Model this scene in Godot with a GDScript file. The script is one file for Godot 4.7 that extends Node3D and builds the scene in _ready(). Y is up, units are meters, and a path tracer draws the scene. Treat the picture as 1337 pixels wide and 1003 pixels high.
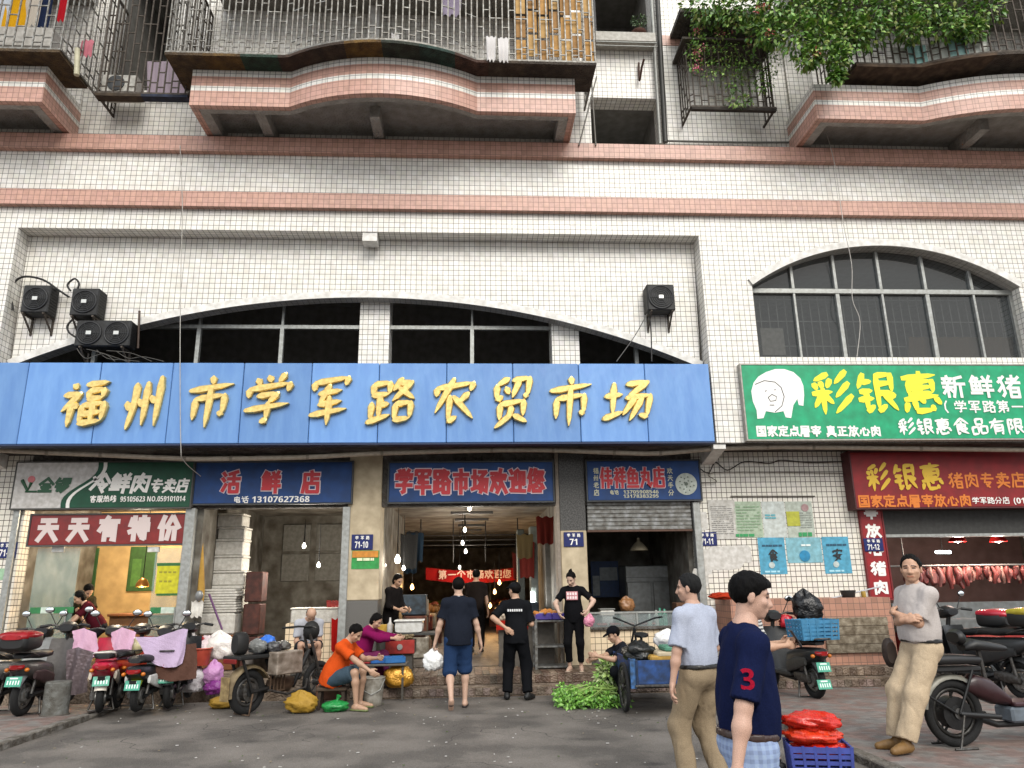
extends Node3D

# ---------------------------------------------------------------- camera geometry (photograph is 1337 x 1003)
const FOCAL := 970.0
const CAM := Vector3(0, 1.62, 13.5)
var CB: Basis

func _ready() -> void:
	setup_camera_and_light()
	make_textures()
	build_ground()
	build_market()
	build_balconies()
	build_signs()
	build_shops()
	build_facade_things()
	build_vehicles()
	build_goods()
	build_people()
	print("triangles ", tri_total)

func setup_camera_and_light() -> void:
	var yaw := deg_to_rad(3.4); var pitch := deg_to_rad(15.2); var roll := deg_to_rad(0.87)
	var fwd := Vector3(sin(yaw) * cos(pitch), sin(pitch), -cos(yaw) * cos(pitch))
	var right := Vector3(cos(yaw), 0, sin(yaw))
	var up := right.cross(fwd)
	CB = Basis(cos(roll) * right - sin(roll) * up, cos(roll) * up + sin(roll) * right, -fwd)
	var cam := Camera3D.new(); cam.name = "camera"
	cam.fov = rad_to_deg(2.0 * atan(501.5 / FOCAL)); cam.near = 0.05; cam.far = 400.0
	add_child(cam); cam.transform = Transform3D(CB, CAM); cam.current = true
	var we := WorldEnvironment.new(); we.name = "environment"
	var env := Environment.new()
	var sm := ProceduralSkyMaterial.new()
	sm.sky_top_color = Color(0.86, 0.89, 0.93); sm.sky_horizon_color = Color(0.80, 0.81, 0.82); sm.sky_curve = 0.25
	sm.ground_horizon_color = Color(0.42, 0.41, 0.40); sm.ground_bottom_color = Color(0.30, 0.29, 0.28); sm.sun_angle_max = 0.0
	sm.sky_energy_multiplier = 1.0
	var sky := Sky.new(); sky.sky_material = sm
	env.background_mode = Environment.BG_SKY; env.sky = sky
	env.tonemap_mode = Environment.TONE_MAPPER_LINEAR
	env.tonemap_exposure = 2.3
	env.sdfgi_enabled = true; env.ssao_enabled = true; env.ssil_enabled = true
	we.environment = env; add_child(we)
	var sun := DirectionalLight3D.new(); sun.name = "sun"
	sun.light_energy = 0.45; sun.light_angular_distance = 35.0; sun.light_color = Color(1.0, 0.985, 0.96); sun.shadow_enabled = true
	add_child(sun); sun.rotation_degrees = Vector3(-40, 12, 0)

func ray(px: float, py: float) -> Vector3:
	return CB.x * ((px - 668.5) / FOCAL) - CB.y * ((py - 501.5) / FOCAL) - CB.z
func W(px: float, py: float, z: float) -> Vector3:   # the point of a pixel on the upright plane at depth z
	var d := ray(px, py); return CAM + d * ((z - CAM.z) / d.z)
func G(px: float, py: float, y := 0.0) -> Vector3:   # the point of a pixel on level ground at height y
	var d := ray(px, py); return CAM + d * ((y - CAM.y) / d.y)

# ---------------------------------------------------------------- mesh builder
var tri_total := 0
class MB:
	var v := PackedVector3Array()
	var n := PackedVector3Array()
	var cl := PackedColorArray()
	var ix := PackedInt32Array()
	var uv := PackedVector2Array()
	var c := Color.WHITE
	var xf := Transform3D.IDENTITY
	func put(p: Vector3, nn: Vector3, t := Vector2.ZERO) -> int:
		v.append(xf * p); n.append((xf.basis * nn).normalized()); cl.append(c); uv.append(t)
		return v.size() - 1
	func tri(a: Vector3, b: Vector3, d: Vector3) -> void:
		var nn := (d - a).cross(b - a).normalized()
		var i := put(a, nn); put(b, nn); put(d, nn)
		ix.append_array([i, i + 1, i + 2])
	func quad(a: Vector3, b: Vector3, d: Vector3, e: Vector3) -> void:
		var nn := (d - a).cross(b - a)
		if nn.length_squared() < 1e-14: nn = (e - a).cross(d - a)
		nn = nn.normalized()
		var i := put(a, nn, Vector2(0, 0)); put(b, nn, Vector2(1, 0)); put(d, nn, Vector2(1, 1)); put(e, nn, Vector2(0, 1))
		ix.append_array([i, i + 1, i + 2, i, i + 2, i + 3])
	func box(ctr: Vector3, size: Vector3, bev := 0.0) -> MB:
		var h := size * 0.5
		if bev <= 0.0:
			var p: Array[Vector3] = []
			for k in 8: p.append(ctr + Vector3(h.x if k & 1 else -h.x, h.y if k & 2 else -h.y, h.z if k & 4 else -h.z))
			quad(p[6], p[7], p[5], p[4]); quad(p[3], p[2], p[0], p[1])
			quad(p[7], p[3], p[1], p[5]); quad(p[2], p[6], p[4], p[0])
			quad(p[2], p[3], p[7], p[6]); quad(p[4], p[5], p[1], p[0])
			return self
		bev = minf(bev, minf(h.x, minf(h.y, h.z)) * 0.95)
		var q := func(sx: float, sy: float, sz: float, ax: int) -> Vector3:
			var r := Vector3(sx * (h.x - bev), sy * (h.y - bev), sz * (h.z - bev))
			r[ax] += bev * [sx, sy, sz][ax]
			return ctr + r
		for s in [-1.0, 1.0]:
			for ax in 3:
				var o := [[1, 1], [1, -1], [-1, -1], [-1, 1]]
				var pts: Array[Vector3] = []
				for e in o:
					var sg := [0.0, 0.0, 0.0]
					sg[ax] = s; sg[(ax + 1) % 3] = float(e[0]); sg[(ax + 2) % 3] = float(e[1])
					pts.append(q.call(sg[0], sg[1], sg[2], ax))
				if s > 0: quad(pts[0], pts[1], pts[2], pts[3])
				else: quad(pts[3], pts[2], pts[1], pts[0])
		for ax in 3:
			var b1 := (ax + 1) % 3; var b2 := (ax + 2) % 3
			for s1 in [-1.0, 1.0]:
				for s2 in [-1.0, 1.0]:
					var g := func(sa: float, face: int) -> Vector3:
						var sg := [0.0, 0.0, 0.0]; sg[ax] = sa; sg[b1] = s1; sg[b2] = s2
						return q.call(sg[0], sg[1], sg[2], face)
					var A: Vector3 = g.call(-1.0, b1); var B: Vector3 = g.call(1.0, b1); var D: Vector3 = g.call(1.0, b2); var E: Vector3 = g.call(-1.0, b2)
					if s1 * s2 > 0: quad(A, B, D, E)
					else: quad(E, D, B, A)
		for sx in [-1.0, 1.0]:
			for sy in [-1.0, 1.0]:
				for sz in [-1.0, 1.0]:
					if sx * sy * sz > 0: tri(q.call(sx, sy, sz, 0), q.call(sx, sy, sz, 2), q.call(sx, sy, sz, 1))
					else: tri(q.call(sx, sy, sz, 0), q.call(sx, sy, sz, 1), q.call(sx, sy, sz, 2))
		return self
	func span(a: Vector3, b: Vector3, bev := 0.0) -> MB:      # box between two corners
		return box((a + b) * 0.5, (b - a).abs(), bev)
	func grid(rows: Array, wrap_u := false, smooth := true, cap := false) -> MB:   # rows of equal length joined into a skin
		var m: int = rows[0].size(); var k := rows.size()
		var base := v.size()
		if not smooth:
			for r in k - 1:
				for i in (m if wrap_u else m - 1):
					var j := (i + 1) % m
					quad(rows[r][i], rows[r][j], rows[r + 1][j], rows[r + 1][i])
		else:
			var acc := PackedVector3Array(); acc.resize(m * k)
			for r in k - 1:
				for i in (m if wrap_u else m - 1):
					var j := (i + 1) % m
					var a: Vector3 = rows[r][i]; var b: Vector3 = rows[r][j]; var d: Vector3 = rows[r + 1][j]; var e: Vector3 = rows[r + 1][i]
					var nn := (d - a).cross(b - a) + (e - a).cross(d - a)
					acc[r * m + i] += nn; acc[r * m + j] += nn; acc[(r + 1) * m + j] += nn; acc[(r + 1) * m + i] += nn
			for r in k:
				for i in m: put(rows[r][i], acc[r * m + i] if acc[r * m + i].length_squared() > 1e-18 else Vector3.UP, Vector2(float(i) / m, float(r) / k))
			for r in k - 1:
				for i in (m if wrap_u else m - 1):
					var j := (i + 1) % m
					var a := base + r * m + i; var b := base + r * m + j; var d := base + (r + 1) * m + j; var e := base + (r + 1) * m + i
					ix.append_array([a, b, d, a, d, e])
		if cap:
			fan(rows[0], true); fan(rows[k - 1], false)
		return self
	func fan(ring: Array, flip: bool) -> void:
		var s := Vector3.ZERO
		for p in ring: s += p
		s /= ring.size()
		for i in ring.size():
			var j := (i + 1) % ring.size()
			if flip: tri(s, ring[j], ring[i])
			else: tri(s, ring[i], ring[j])
	func tube(path: Array, r, seg := 6, cap := true) -> MB:     # r is a number or one radius for each point
		var rows := []
		var side := Vector3.ZERO
		for i in path.size():
			var d: Vector3 = (path[mini(i + 1, path.size() - 1)] - path[maxi(i - 1, 0)]).normalized()
			if i == 0:
				side = d.cross(Vector3.UP if absf(d.y) < 0.9 else Vector3.RIGHT).normalized()
			else:
				side = (side - d * side.dot(d)).normalized()
			var o := d.cross(side)
			var rr: float = r if (r is float or r is int) else r[i]
			var ring := []
			for s in seg:
				var a := TAU * s / seg
				ring.append(path[i] + (side * cos(a) + o * sin(a)) * rr)
			rows.append(ring)
		return grid(rows, true, true, cap)
	func bar(a: Vector3, b: Vector3, w: float, h := -1.0) -> MB:   # square bar
		if h < 0: h = w
		var d := (b - a).normalized()
		var s := d.cross(Vector3.UP if absf(d.y) < 0.95 else Vector3.BACK).normalized() * w * 0.5
		var o := d.cross(s.normalized()).normalized() * h * 0.5
		var q := func(p: Vector3) -> Array: return [p + s + o, p + s - o, p - s - o, p - s + o]
		return grid([q.call(a), q.call(b)], true, false, true)
	func lathe(prof: Array, seg := 14, at := Vector3.ZERO, arc := TAU, rot := 0.0) -> MB:   # prof: Vector2(radius, height)
		var rows := []
		for p in prof:
			var ring := []
			for s in (seg if arc >= TAU - 0.01 else seg + 1):
				var a := rot + arc * s / seg
				ring.append(at + Vector3(cos(a) * p.x, p.y, sin(a) * p.x))
			rows.append(ring)
		return grid(rows, arc >= TAU - 0.01)
	func ell(ctr: Vector3, r: Vector3, seg := 12, rings := 8) -> MB:
		var rows := []
		for k in rings + 1:
			var t := PI * k / rings - PI / 2
			var ring := []
			for s in seg:
				var a := TAU * s / seg
				ring.append(ctr + Vector3(cos(a) * cos(t) * r.x, sin(t) * r.y, sin(a) * cos(t) * r.z))
			rows.append(ring)
		return grid(rows, true)
	func extrude(poly: PackedVector2Array, z0: float, z1: float, sides := true) -> MB:   # outline in x, y; z1 is the front
		var t := Geometry2D.triangulate_polygon(poly)
		for s in 2:
			var z := z1 if s == 0 else z0
			for i in range(0, t.size(), 3):
				var a := poly[t[i]]; var b := poly[t[i + 1]]; var d := poly[t[i + 2]]
				var cw := (b - a).cross(d - a) < 0
				if cw == (s == 0): tri(Vector3(a.x, a.y, z), Vector3(b.x, b.y, z), Vector3(d.x, d.y, z))
				else: tri(Vector3(a.x, a.y, z), Vector3(d.x, d.y, z), Vector3(b.x, b.y, z))
		if sides:
			var ccw := not Geometry2D.is_polygon_clockwise(poly)
			for i in poly.size():
				var a := poly[i]; var b := poly[(i + 1) % poly.size()]
				if not ccw: quad(Vector3(a.x, a.y, z1), Vector3(b.x, b.y, z1), Vector3(b.x, b.y, z0), Vector3(a.x, a.y, z0))
				else: quad(Vector3(b.x, b.y, z1), Vector3(a.x, a.y, z1), Vector3(a.x, a.y, z0), Vector3(b.x, b.y, z0))
		return self
	func torus(ctr: Vector3, R: float, r: float, ax := Vector3.RIGHT, seg := 24, sec := 8, flat := 1.0) -> MB:
		var u := ax.cross(Vector3.UP if absf(ax.y) < 0.9 else Vector3.RIGHT).normalized(); var w := ax.cross(u)
		var rows := []
		for i in seg + 1:
			var a := TAU * i / seg
			var d := u * cos(a) + w * sin(a)
			var ring := []
			for s in sec:
				var b := TAU * s / sec
				ring.append(ctr + d * (R + r * cos(b)) + ax * r * flat * sin(b))
			rows.append(ring)
		return grid(rows, true)
	func disc(ctr: Vector3, R: float, thick: float, ax := Vector3.RIGHT, seg := 20) -> MB:
		return tube([ctr - ax * thick * 0.5, ctr + ax * thick * 0.5], R, seg)
	func sections(list: Array, seg := 14, pw := 2.6) -> MB:     # [x, y, z, half width, half height] along z, rounded box sections
		var rows := []
		for q in list:
			var ring := []
			for s in seg:
				var a := TAU * s / seg
				var ca := cos(a); var sa := sin(a)
				ring.append(Vector3(q[0] + signf(ca) * pow(absf(ca), 2.0 / pw) * q[3], q[1] + signf(sa) * pow(absf(sa), 2.0 / pw) * q[4], q[2]))
			rows.append(ring)
		return grid(rows, true, true, true)
	func mesh(mat: Material) -> ArrayMesh:
		var arr := []; arr.resize(Mesh.ARRAY_MAX)
		arr[Mesh.ARRAY_VERTEX] = v; arr[Mesh.ARRAY_NORMAL] = n; arr[Mesh.ARRAY_COLOR] = cl; arr[Mesh.ARRAY_INDEX] = ix; arr[Mesh.ARRAY_TEX_UV] = uv
		var am := ArrayMesh.new(); am.add_surface_from_arrays(Mesh.PRIMITIVE_TRIANGLES, arr)
		am.surface_set_material(0, mat)
		return am

func V(x: float, y: float, z: float) -> Vector3: return Vector3(x, y, z)

# ---------------------------------------------------------------- things, parts and the setting
var taken := {}
func numbered(called: String) -> String:
	var k: int = taken.get(called, 0); taken[called] = k + 1
	return called if k == 0 else "%s_%03d" % [called, k]
func tag(o: Node, label: String, category: String, group := "") -> void:
	o.set_meta("label", label); o.set_meta("category", category)
	if group: o.set_meta("group", group)
func thing(called: String, label: String, category: String, at := Vector3.ZERO, turn := 0.0, group := "") -> Node3D:
	var o := Node3D.new(); o.name = numbered(called); add_child(o, true)
	o.position = at; o.rotation.y = turn; tag(o, label, category, group)
	return o
func wthing(called: String, label: String, category: String, at: Vector3, group := "") -> Node3D:   # parts are given in world coordinates
	var o := thing(called, label, category, at, 0.0, group); o.set_meta("world", true); return o
func part(parent: Node3D, called: String, mb: MB, mat: Material) -> MeshInstance3D:
	var mi := MeshInstance3D.new(); mi.name = called
	mi.mesh = mb.mesh(mat); tri_total += mb.ix.size() / 3
	parent.add_child(mi, true)
	if parent.has_meta("world"): mi.position = -parent.position
	return mi
func inst(parent: Node3D, called: String, mesh: Mesh, t: Transform3D) -> MeshInstance3D:   # another piece that shares its mesh
	var mi := MeshInstance3D.new(); mi.name = called; mi.mesh = mesh
	parent.add_child(mi, true); mi.transform = t
	if parent.has_meta("world"): mi.position -= parent.position
	return mi
func solo(called: String, label: String, category: String, mb: MB, mat: Material, group := "") -> MeshInstance3D:
	var mi := MeshInstance3D.new(); mi.name = numbered(called)
	mi.mesh = mb.mesh(mat); tri_total += mb.ix.size() / 3
	add_child(mi, true); tag(mi, label, category, group)
	return mi
func structure(called: String, mb: MB, mat: Material) -> MeshInstance3D:
	var mi := MeshInstance3D.new(); mi.name = numbered(called)
	mi.mesh = mb.mesh(mat); tri_total += mb.ix.size() / 3
	add_child(mi, true); mi.set_meta("kind", "structure")
	return mi

# ---------------------------------------------------------------- materials
var tx := {}
var mats := {}
func noise_tex(freq: float, lo: Color, hi: Color, sd: int, kind := FastNoiseLite.TYPE_SIMPLEX_SMOOTH, size := 512, oct := 4) -> NoiseTexture2D:
	var f := FastNoiseLite.new(); f.seed = sd; f.frequency = freq; f.noise_type = kind; f.fractal_octaves = oct
	var t := NoiseTexture2D.new(); t.width = size; t.height = size; t.seamless = true; t.noise = f
	var g := Gradient.new(); g.set_color(0, lo); g.set_color(1, hi); t.color_ramp = g
	return t
func noise_norm(freq: float, strength: float, sd: int, size := 256) -> NoiseTexture2D:
	var f := FastNoiseLite.new(); f.seed = sd; f.frequency = freq; f.fractal_octaves = 3
	var t := NoiseTexture2D.new(); t.width = size; t.height = size; t.seamless = true; t.noise = f; t.as_normal_map = true; t.bump_strength = strength
	return t
func tile_image(cells: int, px: int, groove: int, face: Color, vary: float, grout: Color, sd: int, skip := 0.0) -> Array:   # colour and normal of a sheet of small glazed tiles
	var rng := RandomNumberGenerator.new(); rng.seed = sd
	var nz := FastNoiseLite.new(); nz.seed = sd; nz.frequency = 0.02
	var S := cells * px
	var im := Image.create(S, S, false, Image.FORMAT_RGB8); im.fill(grout)
	var hm := Image.create(S, S, false, Image.FORMAT_RGB8); hm.fill(Color(0.2, 0.2, 0.2))
	for a in cells:
		for b in cells:
			var k := 1.0 - vary * rng.randf() * rng.randf()
			var col := Color(face.r * k, face.g * k * (1.0 - 0.01 * rng.randf()), face.b * k * (1.0 - 0.02 * rng.randf()))
			if rng.randf() < 0.012: col = col.darkened(0.06)
			var g := groove
			var r := Rect2i(a * px + g / 2, b * px + g / 2, px - g, px - g)
			if skip > 0.0 and rng.randf() < skip: r.size.x += g
			im.fill_rect(r, col)
			var h := 0.75 + 0.2 * rng.randf()
			hm.fill_rect(r, Color(h - 0.1, h - 0.1, h - 0.1)); hm.fill_rect(r.grow(-2), Color(h, h, h))
	for k in S * 6:
		var x := rng.randi() % S; var y := rng.randi() % S
		if nz.get_noise_2d(x, y) > 0.1:
			im.set_pixel(x, y, im.get_pixel(x, y).lerp(Color(0.42, 0.38, 0.32), 0.25 * rng.randf()))
	hm.bump_map_to_normal_map(2.0)
	im.generate_mipmaps()
	return [ImageTexture.create_from_image(im), ImageTexture.create_from_image(hm)]
func make_textures() -> void:
	tx.mottle = noise_tex(0.012, Color(0.80, 0.79, 0.77), Color(1, 1, 1), 3)
	tx.dirt = noise_tex(0.01, Color(0.52, 0.48, 0.43), Color(1, 1, 1), 5, FastNoiseLite.TYPE_SIMPLEX_SMOOTH, 512, 6)
	tx.fine = noise_tex(0.09, Color(0.78, 0.78, 0.78), Color(1, 1, 1), 9, FastNoiseLite.TYPE_SIMPLEX, 256, 3)
	tx.cloth = noise_norm(0.03, 5.0, 12)
	tx.rough = noise_norm(0.12, 6.0, 14)
	tx.asph_n = noise_norm(0.35, 5.0, 16, 1024)
	tx.soft = noise_norm(0.02, 3.0, 15)
	tx.speck = noise_tex(0.25, Color(0.25, 0.25, 0.25), Color(1, 1, 1), 21, FastNoiseLite.TYPE_CELLULAR, 256, 2)
	var a := tile_image(16, 64, 5, Color(0.94, 0.94, 0.93), 0.06, Color(0.31, 0.295, 0.27), 31)
	tx.tile = a[0]; tx.tile_n = a[1]
	a = tile_image(8, 64, 4, Color(0.80, 0.63, 0.57), 0.12, Color(0.42, 0.30, 0.26), 32)
	tx.pink = a[0]; tx.pink_n = a[1]
	a = tile_image(8, 64, 5, Color(0.74, 0.55, 0.47), 0.22, Color(0.46, 0.37, 0.33), 33)
	tx.redtile = a[0]; tx.redtile_n = a[1]
	a = tile_image(16, 64, 7, Color(0.88, 0.87, 0.84), 0.08, Color(0.22, 0.18, 0.15), 34)
	tx.oldtile = a[0]; tx.oldtile_n = a[1]
func mt(key: String, col: Color, rough := 0.7, metal := 0.0, tex := "", norm := "", scale := 1.0, nscale := 0.5) -> StandardMaterial3D:
	if mats.has(key): return mats[key]
	var m := StandardMaterial3D.new()
	m.albedo_color = col; m.roughness = rough; m.metallic = metal
	m.uv1_triplanar = true; m.uv1_world_triplanar = true; m.uv1_scale = Vector3.ONE * scale
	if tex and tx.has(tex): m.albedo_texture = tx[tex]
	if norm: m.normal_enabled = true; m.normal_texture = tx[norm]; m.normal_scale = nscale
	m.vertex_color_use_as_albedo = true
	mats[key] = m
	return m
func streaked(m: StandardMaterial3D) -> void:      # faint rain-washed grime over the tiles
	m.detail_enabled = true; m.detail_blend_mode = BaseMaterial3D.BLEND_MODE_MUL; m.uv2_triplanar = true; m.uv2_world_triplanar = true; m.uv2_scale = Vector3(0.9, 0.16, 0.9)
	if not tx.has("streak"): tx.streak = noise_tex(0.012, Color(0.90, 0.89, 0.87), Color(1, 1, 1), 71, FastNoiseLite.TYPE_SIMPLEX_SMOOTH, 512, 5)
	m.detail_albedo = tx.streak
func paint(hex: String, rough := 0.6, metal := 0.0, tex := "mottle", scale := 1.3) -> StandardMaterial3D:
	return mt("%s_%s_%s_%s_%s" % [hex, rough, metal, tex, scale], Color(hex), rough, metal, tex, "soft" if tex == "mottle" else "", scale, 0.25)
func cloth(hex: String, rough := 0.9) -> StandardMaterial3D:
	var m := mt("cloth_" + hex, Color(hex), rough, 0.0, "fine", "cloth", 4.0, 0.25)
	m.metallic_specular = 0.15
	return m
func glow(key: String, col: Color, e: float) -> StandardMaterial3D:
	if mats.has(key): return mats[key]
	var m := StandardMaterial3D.new(); m.albedo_color = col; m.emission_enabled = true; m.emission = col; m.emission_energy_multiplier = e
	mats[key] = m
	return m
func glass(key: String, col: Color, alpha: float, rough := 0.03) -> StandardMaterial3D:
	if mats.has(key): return mats[key]
	var m := StandardMaterial3D.new(); m.transparency = BaseMaterial3D.TRANSPARENCY_ALPHA
	m.albedo_color = Color(col, alpha); m.roughness = rough; m.metallic_specular = 0.5
	mats[key] = m
	return m
# ---------------------------------------------------------------- ground
func build_ground() -> void:
	var asphalt := mt("asphalt", Color(0.485, 0.465, 0.445), 0.85, 0.0, "", "asph_n", 0.22, 0.8)
	asphalt.albedo_texture = asphalt_tex()
	var rows := []
	var nz := FastNoiseLite.new(); nz.seed = 4; nz.frequency = 0.35
	for i in 60:
		var row := []
		for j in 50:
			var x := -9.0 + j * 0.37; var z := 16.0 - i * 0.25
			row.append(V(x, 0.012 * nz.get_noise_2d(x, z) - 0.006, z))
		rows.append(row)
	structure("road", MB.new().grid(rows), asphalt)
	var far := MB.new()
	far.quad(V(-60, -0.03, 1.3), V(60, -0.03, 1.3), V(60, -0.03, 60), V(-60, -0.03, 60))
	structure("ground", far, mt("far_ground", Color(0.36, 0.35, 0.34), 0.9, 0.0, "dirt", "rough", 0.25))
	# pavements either side of the driveway, kerbs as single stones
	var pave := mt("pavement", Color(1, 1, 1), 0.85, 0.0, "", "asph_n", 0.5, 0.6)
	pave.albedo_texture = paving_tex()
	var kerb := mt("kerb_stone", Color(0.50, 0.485, 0.46), 0.85, 0.0, "dirt", "rough", 0.9, 0.8)
	for s in 2:
		var xk := -5.0 if s == 0 else 3.58
		var sg := -1.0 if s == 0 else 1.0
		var prow := []
		for i in 40:
			var z := 16.0 - i * 0.38
			var h := 0.07 * clampf((z - 1.6) / 1.2, 0.12, 1.0)
			var row := []
			for j in 30:
				var x := xk + sg * (0.14 + j * 0.35)
				row.append(V(x, h + 0.01 * nz.get_noise_2d(x, z + 40.0), z))
			if s == 0: row.reverse()
			prow.append(row)
		var pm := structure("pavement", MB.new().grid(prow), pave)
		for i in 15:
			var z := 1.65 + i * 0.95
			var h := 0.07 * clampf((z + 0.4 - 1.6) / 1.2, 0.1, 1.0) + 0.004
			var k := MB.new().box(Vector3.ZERO, V(0.14, 0.3, 0.94), 0.012)
			inst(pm, "kerb_stone", k.mesh(kerb), Transform3D(Basis(Vector3.UP, 0.01 * nz.get_noise_1d(i * 30.0)), V(xk + sg * 0.07, h - 0.15, z + 0.47)))

func asphalt_tex() -> ImageTexture:
	var rng := RandomNumberGenerator.new(); rng.seed = 8
	var S := 1024
	var n1 := FastNoiseLite.new(); n1.seed = 2; n1.frequency = 0.004; n1.fractal_octaves = 5
	var n2 := FastNoiseLite.new(); n2.seed = 3; n2.frequency = 0.012; n2.noise_type = FastNoiseLite.TYPE_CELLULAR; n2.cellular_return_type = FastNoiseLite.RETURN_DISTANCE2_SUB
	var a: Image = n1.get_seamless_image(S, S)
	var im := Image.create(S, S, false, Image.FORMAT_RGB8)
	var c: Image = n2.get_seamless_image(S / 2, S / 2)
	for y in S:
		for x in S:
			var k := a.get_pixel(x, y).r
			var g := 0.80 + 0.30 * (k - 0.5) + 0.30 * (rng.randf() - 0.5)
			if k < 0.46: g *= 0.94 + 0.06 * smoothstep(0.38, 0.46, k)
			if c.get_pixel(x / 2, y / 2).r > 0.93 and k > 0.52: g *= 0.72
			im.set_pixel(x, y, Color(g, g * 0.985, g * 0.965))
	for i in 16:     # tarred cracks and scuffs that wander over the surface
		var q := Vector2(rng.randf() * S, rng.randf() * S); var ang := rng.randf() * TAU; var pale := i % 3 == 2
		for k in 260:
			ang += rng.randf_range(-0.35, 0.35); q += Vector2(cos(ang), sin(ang)) * 2.0
			var w := 1 + rng.randi() % 3
			if pale and rng.randf() < 0.5: continue
			im.fill_rect(Rect2i(posmod(int(q.x), S - 4), posmod(int(q.y), S - 4), w, w), Color(0.98, 0.96, 0.92) if pale else Color(0.42, 0.41, 0.40))
	for i in 7:     # oil and water stains
		var sc := Vector2(rng.randf() * S, rng.randf() * S); var rr := rng.randf_range(25, 80)
		for k in 5000:
			var o := Vector2(rng.randfn(), rng.randfn() * 0.5) * rr * 0.5; var X := posmod(int(sc.x + o.x), S); var Y := posmod(int(sc.y + o.y), S)
			im.set_pixel(X, Y, im.get_pixel(X, Y).darkened(0.10))
	for i in 420:   # litter specks trodden into the surface
		var x := rng.randi() % S; var y := rng.randi() % S
		var b := 1.0 if rng.randf() < 0.5 else 0.55
		im.fill_rect(Rect2i(x, y, 1 + rng.randi() % 3, 1 + rng.randi() % 2), Color(b, b * 0.97, b * 0.9))
	im.generate_mipmaps()
	return ImageTexture.create_from_image(im)

func paving_tex() -> ImageTexture:    # worn red and grey paving, trodden so smooth that the blocks hardly show
	var rng := RandomNumberGenerator.new(); rng.seed = 18
	var S := 512
	var n1 := FastNoiseLite.new(); n1.seed = 12; n1.frequency = 0.008; n1.fractal_octaves = 5
	var a: Image = n1.get_seamless_image(S, S)
	var im := Image.create(S, S, false, Image.FORMAT_RGB8)
	for by in 32:
		for bx in 16:
			var off := 16 if by % 2 else 0
			var k := 0.9 + 0.2 * rng.randf()
			for y in 16:
				for x in 32:
					var X := (bx * 32 + x + off) % S; var Y := by * 16 + y
					var t := a.get_pixel(X, Y).r
					var col := Color(0.45, 0.375, 0.345).lerp(Color(0.44, 0.42, 0.40), clampf((t - 0.34) * 3.0, 0.0, 1.0)) * (k * (0.92 + 0.16 * rng.randf()))
					if x == 0 or y == 0: col = col.darkened(0.22)
					im.set_pixel(X, Y, col)
	im.generate_mipmaps()
	return ImageTexture.create_from_image(im)

# ---------------------------------------------------------------- the market building
const ZU := 0.8      # face of the upper storeys
const ZB := 0.45     # back of the long recess
var B: Node3D
var tile: StandardMaterial3D
var pink: StandardMaterial3D
var trim: StandardMaterial3D
var concrete: StandardMaterial3D
var alu: StandardMaterial3D
var dark: StandardMaterial3D
func arch_pts(x0: float, x1: float, y0: float, rise: float, n: int) -> Array:
	var h := (x1 - x0) / 2; var R := (h * h + rise * rise) / (2 * rise); var a := asin(h / R)
	var out := []
	for i in n + 1:
		var t := -a + 2 * a * i / n
		out.append(Vector2((x0 + x1) / 2 + R * sin(t), y0 + rise - R + R * cos(t)))
	return out
func arch_band(pts: Array, w: float, z0: float, z1: float) -> MB:
	var mb := MB.new()
	var rows := []
	for i in pts.size():
		var d: Vector2 = (pts[mini(i + 1, pts.size() - 1)] - pts[maxi(i - 1, 0)]).normalized()
		var o := Vector2(-d.y, d.x) * w
		var p: Vector2 = pts[i]
		rows.append([V(p.x + o.x, p.y + o.y, z0), V(p.x + o.x, p.y + o.y, z1), V(p.x, p.y, z1), V(p.x, p.y, z0)])
	mb.grid(rows, false, false)
	return mb
func rect(px0: float, py0: float, px1: float, py1: float, z: float) -> Rect2:    # world x, y box of a pixel box on plane z
	var l := (W(px0, py0, z) + W(px0, py1, z)) / 2; var r := (W(px1, py0, z) + W(px1, py1, z)) / 2
	var t := (W(px0, py0, z) + W(px1, py0, z)) / 2; var b := (W(px0, py1, z) + W(px1, py1, z)) / 2
	return Rect2(l.x, b.y, r.x - l.x, t.y - b.y)
func rbox(mb: MB, r: Rect2, z0: float, z1: float, bev := 0.0) -> MB:
	return mb.span(V(r.position.x, r.position.y, z0), V(r.end.x, r.end.y, z1), bev)

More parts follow.
